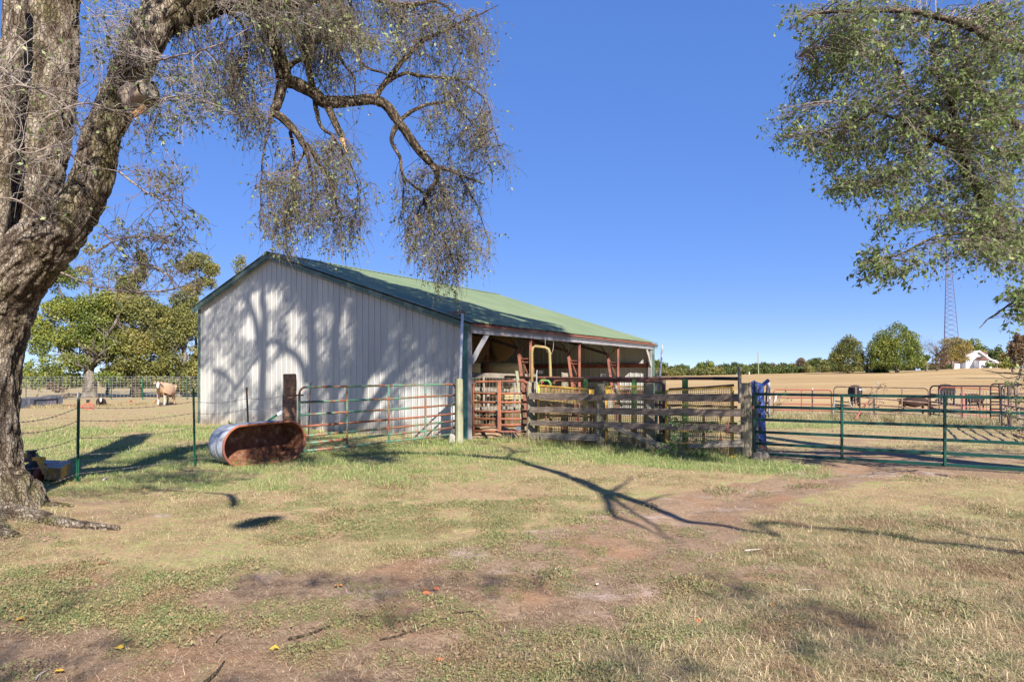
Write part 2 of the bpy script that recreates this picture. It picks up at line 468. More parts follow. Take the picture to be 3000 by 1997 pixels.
def round_post(name, base, h, r, mat, parent=None, lean=(0, 0), sides=14, rough=.12, label=None, sink=.15):
    rn = random.Random(int(base[0] * 100) + int(base[1] * 10))
    V, F = [], []; n = 8
    for i in range(n + 1):
        t = i / n; z = -sink + (h + sink) * t
        for k in range(sides):
            a = 2 * math.pi * k / sides
            rr = r * (1.05 - .1 * t) * (1 + rough * (rn.random() - .5) * (1 if 0 < i < n else .5)) * (1 + .05 * math.cos(3 * a + base[0]))
            V.append((base[0] + lean[0] * t + rr * math.cos(a), base[1] + lean[1] * t + rr * math.sin(a), base[2] + z))
    for i in range(n):
        for k in range(sides):
            a, b = i * sides + k, i * sides + (k + 1) % sides
            F.append((a, b, b + sides, a + sides))
    F.append(tuple(n * sides + k for k in range(sides))); F.append(tuple(range(sides))[::-1])
    o = make(name, V, F, mat, parent, origin=None if parent is not None else Vector(base), smooth=False)
    if label: o['label'] = label
    return o

# ------------------------------------------------------------------ bulk twigs and leaves (numpy)
def tubes_np(C, rad, sides=3):
    "C (n,K,3) centre lines, rad (n,K) -> vertices, quads"
    n, K, _ = C.shape
    T = np.gradient(C, axis=1); T /= np.linalg.norm(T, axis=2, keepdims=True) + 1e-9
    a = np.where(np.abs(T[..., 2:3]) < .9, np.array([0, 0, 1.]), np.array([1., 0, 0]))
    U = np.cross(T, a); U /= np.linalg.norm(U, axis=2, keepdims=True) + 1e-9
    W = np.cross(T, U)
    an = np.arange(sides) * 2 * np.pi / sides
    V = C[:, :, None, :] + rad[:, :, None, None] * (U[:, :, None, :] * np.cos(an)[None, None, :, None] + W[:, :, None, :] * np.sin(an)[None, None, :, None])
    idx = np.arange(n * K * sides).reshape(n, K, sides)
    a0 = idx[:, :-1, :]; b0 = np.roll(idx, -1, axis=2)[:, :-1, :]; c0 = np.roll(idx, -1, axis=2)[:, 1:, :]; d0 = idx[:, 1:, :]
    F = np.stack([a0, b0, c0, d0], axis=-1).reshape(-1, 4)
    return V.reshape(-1, 3), F

def leaves_np(pos, length, width, tint, hang=.4, dirs=None):
    "lozenge leaves at pos; returns V, F, tint per vertex"
    n = len(pos)
    d = rng.normal(size=(n, 3)); d[:, 2] -= hang * 2
    if dirs is not None: d = d * .6 + dirs
    d /= np.linalg.norm(d, axis=1, keepdims=True)
    s = np.cross(d, rng.normal(size=(n, 3))); s /= np.linalg.norm(s, axis=1, keepdims=True) + 1e-9
    nn = np.cross(d, s)
    L = (np.asarray(length) * rng.uniform(.65, 1.3, n))[:, None]; Wd = L * width * rng.uniform(.8, 1.2, (n, 1))
    p0 = pos; p1 = pos + d * L * .45 + s * Wd * .5 + nn * L * .06; p2 = pos + d * L; p3 = pos + d * L * .45 - s * Wd * .5 + nn * L * .06
    V = np.stack([p0, p1, p2, p3], axis=1).reshape(-1, 3)
    F = np.arange(4 * n).reshape(n, 4)
    return V, F, np.repeat(tint, 4)

def in_poly(x, y, poly):
    x = np.asarray(x); y = np.asarray(y); c = np.zeros(x.shape, bool); n = len(poly); j = n - 1
    for i in range(n):
        xi, yi = poly[i]; xj, yj = poly[j]
        c ^= ((yi > y) != (yj > y)) & (x < (xj - xi) * (y - yi) / (yj - yi + 1e-9) + xi)
        j = i
    return c

def sample_poly(poly, n):
    xs = [p[0] for p in poly]; ys = [p[1] for p in poly]; out = []
    while len(out) < n:
        x = rng.uniform(min(xs), max(xs), 4 * n); y = rng.uniform(min(ys), max(ys), 4 * n)
        k = in_poly(x, y, poly); out += list(zip(x[k], y[k]))
    return np.array(out[:n])

def px2w(xy, d):
    d = np.asarray(d, float)
    return np.stack([(xy[:, 0] - CX) / FPX * d, d, EYE + (YH - xy[:, 1]) / FPX * d], axis=1)

def catmull(pts, n):
    pts = np.asarray(pts, float); m = len(pts)
    t = np.linspace(0, m - 1 - 1e-6, n); i = np.floor(t).astype(int); f = (t - i)[:, None]
    p0 = pts[np.maximum(i - 1, 0)]; p1 = pts[i]; p2 = pts[np.minimum(i + 1, m - 1)]; p3 = pts[np.minimum(i + 2, m - 1)]
    return .5 * ((2 * p1) + (-p0 + p2) * f + (2 * p0 - 5 * p1 + 4 * p2 - p3) * f ** 2 + (-p0 + 3 * p1 - 3 * p2 + p3) * f ** 3)

def bark_limb(name, pts, radii, mat='bark_branch', parent=None, sides=20, step=.06, amp=.10, freq=9.0, label=None, wob=.02, stretch=.35, kinkseed=0):
    """one limb with real bark ridges; pts world points, radii at each"""
    pts = np.asarray([tuple(p) for p in pts], float); L = np.linalg.norm(np.diff(pts, axis=0), axis=1).sum()
    n = max(6, int(L / step)); C = catmull(pts, n)
    Rr = catmull(np.asarray(radii, float)[:, None] * np.ones((1, 3)), n)[:, 0]
    s = np.linspace(0, L, n)
    C = C + wob * (np.stack([fbm(s * 1.7 + 3 + kinkseed, s * 0 + 1, seed=5), fbm(s * 1.7, s * 0 + 7 + kinkseed, seed=6), fbm(s * 1.7, s * 0 + 13 + kinkseed, seed=8)], 1) - .5) * 2
    T = np.gradient(C, axis=0); T /= np.linalg.norm(T, axis=1, keepdims=True)
    U = np.zeros_like(T); u = np.cross(T[0], [0.3, 1, .2]); u /= np.linalg.norm(u)
    for i in range(n):
        u = u - T[i] * u.dot(T[i]); u /= np.linalg.norm(u); U[i] = u
    W = np.cross(T, U); an = np.arange(sides) * 2 * np.pi / sides
    ca, sa = np.cos(an), np.sin(an)
    circ = np.maximum(Rr, .02)[:, None]
    # ridges run along the limb: noise cells narrow around, long along
    xx = ca[None, :] * circ * freq; yy = sa[None, :] * circ * freq; zz = (s * freq * stretch)[:, None] * np.ones_like(xx)
    wx = (fbm(xx * .7, yy * .7, zz * .9, 91, 2) - .5) * 2.2
    r1 = 1 - np.abs(2 * vnoise(xx + wx, yy + wx, zz, 3) - 1)
    r2 = 1 - np.abs(2 * vnoise(xx * 2.1 + wx, yy * 2.1 + wx, zz * 1.8, 4) - 1)
    r3 = 1 - np.abs(2 * vnoise(xx * 4.3, yy * 4.3, zz * 5.0, 14) - 1)
    cav = np.clip(1.02 - (r1 ** 4.0 * .85 + r2 ** 4 * .5 + r3 ** 3 * .28), 0, 1)
    lump = fbm(xx * .25, yy * .25, zz * .4, 55, 3) - .5
    rad = Rr[:, None] * (1 + amp * (cav - .7) * 1.5 + .16 * lump * (amp / .1))
    V = C[:, None, :] + rad[..., None] * (U[:, None, :] * ca[None, :, None] + W[:, None, :] * sa[None, :, None])
    idx = np.arange(n * sides).reshape(n, sides)
    a0, b0 = idx[:-1], np.roll(idx, -1, 1)[:-1]; c0, d0 = np.roll(idx, -1, 1)[1:], idx[1:]
    F = np.stack([a0, b0, c0, d0], -1).reshape(-1, 4)
    # end cap: pull the last ring to a point
    V[-1] = C[-1][None, :] + (V[-1] - C[-1][None, :]) * .3
    o = make(name, V.reshape(-1, 3), F, mat, parent, attrs={'cavity': cav.ravel()}, smooth=True)
    if label: o['label'] = label
    return o, C, Rr

def hang_twigs(starts, ends, K=12, r0=.006, r1=.0015, droop=1.7, wig=.05):
    n = len(starts); t = np.linspace(0, 1, K)[None, :, None]
    D = (ends - starts)[:, None, :]
    H = D.copy(); H[..., 2] = 0; Z = D.copy(); Z[..., :2] = 0
    ln = np.linalg.norm(ends - starts, axis=1)[:, None, None]
    down = (D[..., 2:3] < 0)
    pz = np.where(down, t ** droop, 1 - (1 - t) ** droop)
    C = starts[:, None, :] + H * (1 - (1 - t) ** 1.5) + Z * pz
    ph = rng.uniform(0, 100, (n, 1)); tt = t[..., 0] * ln[..., 0] * 3.0
    w = np.stack([vnoise(tt + ph, tt * 0 + k * 9.3 + ph, seed=20 + k) - .5 for k in range(3)], -1)
    w2 = np.stack([vnoise(tt * 3.3 + ph, tt * 0 + k * 5.3 + ph, seed=30 + k) - .5 for k in range(3)], -1)
    C = C + (w * 2 + w2 * .7) * wig * np.minimum(ln, 1.2) * 4 * np.sqrt(t) * (1.05 - t * .55)
    rad = (r0 * np.clip(ln[..., 0], .35, 1.6)) * (1 - t[..., 0]) ** .8 + r1
    return C, rad

def side_twigs(C, per, length, K=5, droop=.5, rad=.0014, tmin=.25):
    n, Kc, _ = C.shape
    i = rng.integers(0, n, n * per); tt = rng.uniform(tmin, .98, n * per) * (Kc - 1); k = np.floor(tt).astype(int); f = (tt - k)[:, None]
    k2 = np.minimum(k + 1, Kc - 1)
    S = C[i, k] * (1 - f) + C[i, k2] * f
    T = C[i, k2] - C[i, k]; T /= np.linalg.norm(T, axis=1, keepdims=True) + 1e-9
    d = T * .6 + rng.normal(size=S.shape) * .7; d[:, 2] -= droop
    d /= np.linalg.norm(d, axis=1, keepdims=True)
    E = S + d * (length * rng.uniform(.4, 1.3, len(S)))[:, None]
    C2, r = hang_twigs(S, E, K, .002, rad, 1.4, .06)
    return C2, np.minimum(r, rad * 2.2)

def leaves_on(C, n_per, tmin=.2):
    n, K, _ = C.shape; i = rng.integers(0, n, int(n * n_per)); tt = rng.uniform(tmin, 1, len(i)) * (K - 1.001); k = np.floor(tt).astype(int); f = (tt - k)[:, None]
    return C[i, k] * (1 - f) + C[i, k + 1] * f

def join_np(parts):
    V, F, o = [], [], 0
    for v, f in parts: V.append(v); F.append(f + o); o += len(v)
    return np.concatenate(V), np.concatenate(F)

# ------------------------------------------------------------------ the ground
def ground_px(X, Y):
    Yc = np.maximum(Y, .5)
    return CX + X / Yc * FPX, YH + EYE / Yc * FPX

def seg_dist(px, py, pts):
    best = np.full(np.shape(px), 1e9)
    for (x0, y0), (x1, y1) in zip(pts[:-1], pts[1:]):
        dx, dy = x1 - x0, y1 - y0; L = dx * dx + dy * dy + 1e-9
        t = np.clip(((px - x0) * dx + (py - y0) * dy) / L, 0, 1)
        best = np.minimum(best, np.hypot(px - x0 - t * dx, py - y0 - t * dy))
    return best

def wxy(pts): return [(G(x, y).x, G(x, y).y) for x, y in pts]
TRACK_A = wxy([(1180, 1990), (1500, 1800), (1740, 1690), (1900, 1605), (2050, 1480), (2330, 1415), (2620, 1350)])
TRACK_B = wxy([(150, 1990), (700, 1850), (1150, 1740), (1480, 1680), (1760, 1590), (2050, 1470)])
def masks(X, Y):
    "how bare, how green and how strawy the ground is at each world point"
    n1 = fbm(X * .55 + 5, Y * .55, seed=40, oct=4); n2 = fbm(X * 1.9, Y * 1.9 + 3, seed=41, oct=4); n3 = fbm(X * 5.5, Y * 5.5, seed=42, oct=3)
    da = seg_dist(X, Y, TRACK_A); db = seg_dist(X, Y, TRACK_B)
    bare = np.maximum(1.35 * np.exp(-(da / .66) ** 2), 1.2 * np.exp(-(db / .80) ** 2))
    # worn earth at the near left
    near_l = sstep(6.0, 5.2, Y) * sstep(1800, 1300, ground_px(X, Y)[0])
    bare = np.maximum(bare, near_l * 1.0)
    rx, ry = ground_px(X, Y)
    bare = np.maximum(bare, .62 * sstep(.9, .2, np.hypot((X - 2.1) / 2.6, (Y - 8.3) / 1.5)))
    bare = np.maximum(bare, .45 * sstep(.95, .3, np.hypot((X - 1.9) / 1.9, (Y - 5.4) / 1.1)))
    # ground under the big tree, gateway, barn mouth
    bare = np.maximum(bare, .75 * np.exp(-(((X + 5.2) / 1.5) ** 2 + ((Y - 7.3) / 1.3) ** 2)))
    bare = np.maximum(bare, .75 * np.exp(-(((X - 7.4) / 3.0) ** 2 + ((Y - 12.6) / 2.2) ** 2)))
    bare = np.maximum(bare, .5 * np.exp(-(((X - 3.4) / 1.6) ** 2 + ((Y - 9.3) / 1.5) ** 2)))
    bare = np.maximum(bare, .9 * np.exp(-(((X + .2) / 1.5) ** 2 + ((Y - 19.5) / 2.2) ** 2)))
    bare = np.maximum(bare, .5 * np.exp(-(((X - 8.5) / 4.0) ** 2 + ((Y - 17.5) / 2.5) ** 2)))
    bare = np.clip(bare + (n2 - .5) * 1.25 + (n1 - .5) * .6 + (n3 - .5) * .5, 0, 1) * sstep(.20, .45, bare + (n2 - .5) * .8)
    # low weed mats in the middle ground and at the near left
    px_, py_ = ground_px(X, Y)
    wm = sstep(1.3, .2, np.abs(Y - 7.9) / 1.7) * sstep(3.2, 1.9, np.abs(X + .4)) * .95
    wm = np.maximum(wm, sstep(6.0, 5.6, Y) * sstep(4.0, 4.5, Y) * sstep(-1.5, -2.4, X) * .8)
    wm = np.maximum(wm, .30 * sstep(12, 10, Y))
    weed = sstep(.46, .60, wm * .42 + (n2 - .5) * 1.1 + (n3 - .5) * .9 + (n1 - .5) * .5 + .20) * np.clip(wm * 1.6, 0, 1)
    # lusher grass along the wooden fence and the trough
    fy = np.interp(X, [.3, 1.9, 2.9, 4.6], [16.5, 15.1, 14.3, 13.2])
    lush = sstep(2.6, .2, np.abs(Y - (fy - .9))) * sstep(0, 1.3, X) * sstep(5.8, 4.6, X)
    lush = np.maximum(lush, .5 * sstep(9, 5, np.hypot((X + 8) * .6, Y - 16)))
    lush = np.maximum(lush, .9 * np.exp(-(((X - 8.2) / 3.2) ** 2 + ((Y - 22.6) / 1.6) ** 2)))
    lush = np.clip(lush + (n1 - .5) * .9, 0, 1) * sstep(.15, .4, lush)
    field = sstep(27, 36, Y) * sstep(-.05, .12, X / np.maximum(Y, 1))
    weed = weed * (1 - .85 * sstep(.35, .6, bare) * sstep(-2.6, -1.2, X))
    return bare, weed, lush, field, n1, n2, n3

def lines(parts):
    out = []
    for a, b, n in parts: out += list(np.linspace(a, b, n, endpoint=False))
    return np.array(out + [parts[-1][1]])
gx = lines([(-700, -200, 8), (-200, -60, 12), (-60, -20, 40), (-20, -8, 70), (-8, 10, 260), (10, 22, 70), (22, 60, 40), (60, 260, 34), (260, 800, 10)])
gy = lines([(-80, -6, 14), (-6, 2.6, 22), (2.6, 9, 150), (9, 18, 130), (18, 40, 120), (40, 110, 60), (110, 260, 40), (260, 1500, 14)])
XX, YY = np.meshgrid(gx, gy, indexing='ij')
ZZ = terrain(XX, YY)
bare, weed, lush, fieldm, n1, n2, n3 = masks(XX, YY)
nearf = sstep(30, 18, YY)
ZZ = ZZ + nearf * ((n2 - .5) * .05 + (n3 - .5) * .018 - bare * .018)
ZZ = ZZ - nearf * .03 * np.exp(-(seg_dist(XX, YY, TRACK_A) / .22) ** 2)
nx, ny = len(gx), len(gy); idx = np.arange(nx * ny).reshape(nx, ny)
GF = np.stack([idx[:-1, :-1], idx[1:, :-1], idx[1:, 1:], idx[:-1, 1:]], -1).reshape(-1, 4)

def m_ground():
    t = NT('ground')
    g = t.n.new("ShaderNodeNewGeometry")
    class C: pass
    def noise(scale, detail=5, stretch=(1, 1, 1), rough=.65, dist=0):
        n = t.n.new("ShaderNodeTexNoise"); n.inputs["Scale"].default_value = scale; n.inputs["Detail"].default_value = detail
        n.inputs["Roughness"].default_value = rough; n.inputs["Distortion"].default_value = dist
        mp = t.n.new("ShaderNodeMapping"); mp.inputs["Scale"].default_value = stretch
        t.l.new(g.outputs["Position"], mp.inputs[0]); t.l.new(mp.outputs[0], n.inputs["Vector"]); return n.outputs["Fac"]
    fine = noise(38, 8, rough=.8); mid = noise(5, 6); big = noise(.6, 5)
    straw = t.ramp(fine, [(.30, (.13, .085, .05)), (.46, (.29, .20, .115)), (.62, (.46, .345, .20)), (.78, (.60, .48, .30))])
    grn = t.ramp(fine, [(.3, (.18, .18, .07)), (.55, (.32, .31, .13)), (.75, (.46, .42, .22))])
    base = t.mix(t.step(t.math('ADD', t.math('MULTIPLY', mid, .6), t.math('MULTIPLY', big, .5)), .5, .68), straw, grn)
    dirt = t.ramp(noise(24, 8, rough=.78), [(.25, (.14, .088, .056)), (.5, (.27, .185, .122)), (.75, (.42, .31, .22))])
    dirt = t.mix(t.step(noise(1.1, 4), .52, .7), dirt, (.42, .32, .27, 1))
    red = t.mix(fine, (.23, .115, .065, 1), (.36, .195, .11, 1))
    dirt = t.mix(t.math('MULTIPLY', t.step(noise(.9, 4, dist=.5), .48, .62), .5), dirt, red)
    wcol = t.ramp(fine, [(.3, (.17, .155, .075)), (.6, (.27, .25, .115)), (.8, (.36, .30, .16))])
    lcol = t.ramp(fine, [(.3, (.15, .18, .06)), (.6, (.26, .29, .10)), (.8, (.42, .40, .19))])
    fcol = t.ramp(noise(3.0, 8, (.25, 1.6, 1), .75), [(.3, (.25, .16, .075)), (.55, (.36, .24, .115)), (.75, (.45, .32, .165))])
    fcol = t.mix(t.step(noise(.06, 5, (.5, 2.2, 1)), .42, .62), fcol, (.44, .32, .165, 1))
    fcol = t.mix(t.math('MULTIPLY', t.step(noise(.5, 6, (.18, 2.6, 1), .75), .5, .62), .55), fcol, (.26, .165, .08, 1))
    fcol = t.mix(t.math('MULTIPLY', t.step(noise(.15, 6, (.25, 3, 1)), .52, .62), .5), fcol, (.25, .19, .09, 1))
    jit = t.math('MULTIPLY', t.math('SUBTRACT', fine, .5), .9)
    c = t.mix(t.step(t.math('ADD', t.attr('lush'), jit), .3, .8), base, lcol)
    c = t.mix(t.step(t.math('ADD', t.attr('weed'), jit), .35, .65), c, wcol)
    c = t.mix(t.step(t.math('ADD', t.attr('bare'), jit), .3, .62), c, dirt)
    c = t.mix(t.attr('field'), c, fcol)
    t.col(c)
    b = t.n.new("ShaderNodeBump"); b.inputs["Strength"].default_value = .8; b.inputs["Distance"].default_value = .03
    t.l.new(t.math('ADD', t.math('MULTIPLY', fine, .6), mid), b.inputs["Height"]); t.l.new(b.outputs[0], t.b.inputs["Normal"])
    M['ground'] = t.set(.95, 0, .08)
m_ground()
ground = make('ground', np.stack([XX, YY, ZZ], -1).reshape(-1, 3), GF, 'ground', origin=Vector((0, 0, 0)),
              attrs=dict(bare=bare.ravel(), weed=weed.ravel(), lush=lush.ravel(), field=fieldm.ravel()), smooth=True, kind='structure')
ground['label'] = 'dry autumn grass with bare earth tracks and a mown field rising behind'
from mathutils.bvhtree import BVHTree
def gheight(X, Y):
    "exact height of the ground sheet (bilinear in the grid)"
    X = np.asarray(X, float); Y = np.asarray(Y, float)
    i = np.clip(np.searchsorted(gx, X) - 1, 0, nx - 2); j = np.clip(np.searchsorted(gy, Y) - 1, 0, ny - 2)
    fx = (X - gx[i]) / (gx[i + 1] - gx[i]); fy = (Y - gy[j]) / (gy[j + 1] - gy[j])
    return (ZZ[i, j] * (1 - fx) * (1 - fy) + ZZ[i + 1, j] * fx * (1 - fy) + ZZ[i, j + 1] * (1 - fx) * fy + ZZ[i + 1, j + 1] * fx * fy)
def gh(X, Y): return float(gheight(X, Y))
def onG(x, y, d):
    "ground point in the column of pixel x at distance d"
    X = (x - CX) / FPX * d
    return Vector((X, d, gh(X, d)))

# ------------------------------------------------------------------ the barn
BC = Vector((-1.094, 17.02, 0)); BT = .573
BU = Vector((-math.cos(BT), math.sin(BT), 0)); BN = Vector((math.sin(BT), math.cos(BT), 0))
BW, BL, BRA = 11.31, 12.35, 7.57
HR, HP, HL = 2.97, 5.38, 3.98
def B(a, l, z): return BC + BU * a + BN * l + Vector((0, 0, z))
def roof_z(a): return HR + (HP - HR) * a / BRA if a < BRA else HP - (HP - HL) * (a - BRA) / (BW - BRA)

barn = thing('barn', BC, 'white metal pole barn with green roof and one open side full of hay', 'barn')
def rib_profile(w0, w1, pitch=.229, h=.019):
    "positions across a sheet and the height of its ribs"
    out = []; k0 = math.floor(w0 / pitch) - 1; k1 = math.ceil(w1 / pitch) + 1
    for k in range(k0, k1 + 1):
        c = k * pitch
        out += [(c - .026, 0), (c - .014, h), (c + .014, h), (c + .026, 0), (c + .07, 0), (c + .075, .004), (c + .085, .004), (c + .09, 0), (c + .14, 0), (c + .145, .004), (c + .155, .004), (c + .16, 0)]
    out = [q for q in out if w0 < q[0] < w1]
    return [(w0, 0)] + out + [(w1, 0)]
SEAM = .916
def wall_sheet(name, a0, a1, l, sgn, mat, ribsgn):
    pr = rib_profile(a0, a1); V, F = [], []
    for (a, h) in pr:
        V += [B(a, l + sgn * h * ribsgn, -.03), B(a, l + sgn * h * ribsgn, roof_z(min(max(a, 0), BW)) - .035)]
    for i in range(len(pr) - 1): F.append((2 * i, 2 * i + 2, 2 * i + 3, 2 * i + 1))
    return make(name, V, F, mat, barn)
# gable walls
k = 0; a = .1
while a < BW - .01:
    a1 = min(a + SEAM, BW)
    off = .0022 if k % 2 else 0
    wall_sheet('wall_panel', a - (.012 if k else 0), a1, -off, -1, 'barn_sheet', 1)
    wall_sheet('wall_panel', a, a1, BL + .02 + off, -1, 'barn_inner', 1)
    a = a1; k += 1
def back_sheet(l0, l1):
    pr = rib_profile(l0, l1); V, F = [], []
    for (l, h) in pr: V += [B(BW + h, l, -.03), B(BW + h, l, HL - .03)]
    for i in range(len(pr) - 1): F.append((2 * i, 2 * i + 2, 2 * i + 3, 2 * i + 1))
    make('wall_panel', V, F, 'barn_sheet', barn)
l = 0
while l < BL - .01: back_sheet(l, min(l + SEAM, BL)); l += SEAM
# roof panels
sr = math.atan2(HP - HR, BRA); sl = math.atan2(HP - HL, BW - BRA)
def roof_sheet(l0, l1, right):
    pr = rib_profile(l0, l1, h=.022); V, F = [], []
    if right:
        nrm = Vector((0, 0, math.cos(sr))) - BU * math.sin(sr); e0, e1 = (-.17, HR - .17 * math.tan(sr)), (BRA, HP)
    else:
        nrm = Vector((0, 0, math.cos(sl))) + BU * math.sin(sl); e0, e1 = (BW + .17, HL - .17 * math.tan(sl)), (BRA, HP)
    N = 10
    for (l, h) in pr:
        for j in range(N + 1):
            t = j / N
            V.append(B(e0[0] + (e1[0] - e0[0]) * t, l, e0[1] + (e1[1] - e0[1]) * t + .03) + nrm * h + Vector((0, 0, .004 * math.sin(l * 2.1 + t * 7))))
    for i in range(len(pr) - 1):
        for j in range(N):
            q = i * (N + 1) + j; F.append((q, q + N + 1, q + N + 2, q + 1))
    return make('roof_panel', V, F, 'roof_green', barn)
l = -.16; k = 0
while l < BL + .15:
    l1 = min(l + SEAM, BL + .16)
    roof_sheet(l, l1, True); roof_sheet(l, l1, False); l = l1; k += 1
# ridge cap, rake trim, corner trims, fascia
V = []; capn = .22
mb = MB()
ca = [B(BRA - capn, -.17, HP - capn * math.tan(sr) + .062), B(BRA, -.17, HP + .075), B(BRA + capn, -.17, HP - capn * math.tan(sl) + .062)]
cb = [q + BN * (BL + .34) for q in ca]
mb.add(ca + cb, [(0, 3, 4, 1), (1, 4, 5, 2)])
mb.ob('ridge_cap', 'roof_green', barn)
def rake(l, s):
    for (a0, z0, a1, z1) in ((-.2, HR - .2 * math.tan(sr), BRA, HP), (BW + .2, HL - .2 * math.tan(sl), BRA, HP)):
        mb = MB()
        p0, p1 = B(a0, l, z0 - .085), B(a1, l, z1 - .085)
        mb.bar(p0, p1, .035, .12)
        mb.bar(p0 + Vector((0, 0, .115)) + BN * s * -.02, p1 + Vector((0, 0, .115)) + BN * s * -.02, .10, .02)
        mb.bar(p0 + Vector((0, 0, -.10)) + BN * s * -.012, p1 + Vector((0, 0, -.10)) + BN * s * -.012, .03, .015)
        mb.ob('rake_trim', 'green_trim', barn)
rake(-.155, -1); rake(BL + .155, 1)
mb = MB(); mb.box(B(.055, -.022, HR / 2 - .08), (.085, .022, HR / 2 - .02), Matrix((BU, BN, Vector((0, 0, 1)))).transposed()); mb.ob('corner_trim', 'green_trim_dark', barn)
mb = MB(); mb.box(B(-.03, .03, HR / 2 - .1), (.012, .075, HR / 2 - .04), Matrix((BU, BN, Vector((0, 0, 1)))).transposed()); mb.ob('corner_trim', 'fascia_white', barn)
mb = MB(); mb.box(B(BW - .03, -.022, HL / 2 - .04), (.06, .022, HL / 2 - .04), Matrix((BU, BN, Vector((0, 0, 1)))).transposed()); mb.ob('corner_trim', 'green_trim', barn)
mb = MB(); mb.box(B(-.02, BL + .06, HR / 2 - .1), (.05, .10, HR / 2 - .05), Matrix((BU, BN, Vector((0, 0, 1)))).transposed()); mb.ob('corner_trim', 'green_trim', barn)
mb = MB(); mb.box(B(.02, BL - .10, HR / 2 - .1), (.06, .07, HR / 2 - .05), Matrix((BU, BN, Vector((0, 0, 1)))).transposed()); mb.ob('corner_post', 'fascia_white', barn)
# header boards under the open eave, rusty drip edge above them
for (l0, l1) in ((0.02, 3.04), (3.05, 6.09), (6.10, 9.14), (9.15, 12.34)):
    board('header_board', B(-.06, l0, HR - .19), B(-.06, l1, HR - .19), .04, .19, 'fascia_white', barn, warp=.004)
mb = MB(); mb.bar(B(-.165, -.1, HR - .105), B(-.165, BL + .1, HR - .105), .012, .03); mb.ob('drip_edge', 'rust_rail', barn)
mb = MB(); mb.bar(B(-.10, 0.0, HR - .065), B(-.10, BL, HR - .065), .11, .03); mb.ob('purlin', 'rust_steel', barn)
# roof purlins and truss frames
for a in (1.2, 2.4, 3.6, 4.8, 6.0, 7.2):
    board('purlin', B(a, .05, roof_z(a) - .045), B(a, BL - .05, roof_z(a) - .045), .04, .13, 'wood_dark', barn, segs=2)
for a in (8.6, 10.0):
    board('purlin', B(a, .05, roof_z(a) - .045), B(a, BL - .05, roof_z(a) - .045), .04, .13, 'wood_dark', barn, segs=2)
for z in (1.0, 2.05):
    board('girt', B(.15, BL - .07, z), B(5.7, BL - .07, z), .09, .17, 'rust_steel', barn); board('girt', B(5.7, BL - .07, z), B(BW, BL - .07, z), .09, .17, 'rust_steel', barn)
for z in (.9, 2.1, 3.2):
    board('girt', B(.15, .06, z), B(BW - .1, .06, z), .08, .12, 'wood_dark', barn)
for i, l in enumerate((3.05, 6.1, 9.15)):
    # tapered lattice leg on the open side
    leg = MB().bar(B(.03, l, -.05), B(.03, l, HR - .10), .075, .075).ob('truss_leg', 'rust_steel', barn)
    inner = MB().bar(B(.08, l + .002, -.05), B(.46, l + .002, 2.42), .085, .085).ob('truss_leg', 'rust_steel', barn)
    def ia(z): return .08 + .38 * (z + .05) / 2.47
    for z in (.7, 1.42, 2.02, 2.12):
        MB().bar(B(.05, l, z), B(ia(z), l, z), .03, .03).ob('truss_web', 'rust_steel', barn)
    for (z0, z1) in ((.72, .05), (1.36, .74), (1.98, 1.45), (2.14, 2.72)):
        MB().bar(B(ia(z0) if z0 < 2.1 else .46, l + .02, z0 + .25 if z0 < 2.1 else 2.3), B(.04, l + .02, z1 + .0), .022, .03).ob('truss_web', 'rust_steel', barn)
    # roof truss: bottom chord, top chord and webs
    MB().bar(B(.44, l, 2.42), B(BRA, l, 4.55), .06, .09).ob('truss_chord', 'dark_pipe', barn)
    MB().bar(B(.05, l, HR - .08), B(BRA, l, HP - .10), .05, .08).ob('truss_chord', 'dark_pipe', barn)
    MB().bar(B(BRA, l + .002, HP - .11), B(BW - .1, l + .002, HL - .10), .05, .08).ob('truss_chord', 'dark_pipe', barn)
    MB().bar(B(BRA, l + .002, 4.54), B(BW - .3, l + .002, 3.1), .06, .09).ob('truss_chord', 'dark_pipe', barn)
    pr = None
    for j in range(13):
        a = .5 + j * .58; zb = 2.42 + (a - .44) * (4.55 - 2.42) / (BRA - .44); zt = roof_z(a) - .12
        cur = B(a, l, zb if j % 2 == 0 else zt)
        if pr is not None and a < BRA: MB().bar(pr, cur, .022, .03).ob('truss_web', 'dark_pipe', barn)
        pr = cur
    round_post('wall_post', B(BW - .15, l, 0), HL - .1, .09, 'rust_steel', barn)
# knee braces of pale board in the two front corners and one inner post
board('knee_brace', B(-.03, .10, HR - 1.02), B(-.03, .78, HR - .26), .04, .15, 'fascia_white', barn, label='pale painted knee brace board')
board('knee_brace', B(-.03, BL - .12, HR - .95), B(-.03, BL - .62, HR - .28), .04, .14, 'wood_pale', barn)
MB().bar(P(1430, 1110, 20.6), P(1430, 955, 20.6), .07, .07).ob('inner_post', 'rust_steel', barn)
MB().bar(P(1432, 1215, 20.6), P(1430, 1108, 20.6), .07, .07).ob('inner_post', 'wood_pale', barn)
MB().bar(P(1561, 1110, 20.9), P(1561, 958, 20.9), .08, .08).ob('inner_post', 'rust_steel', barn)

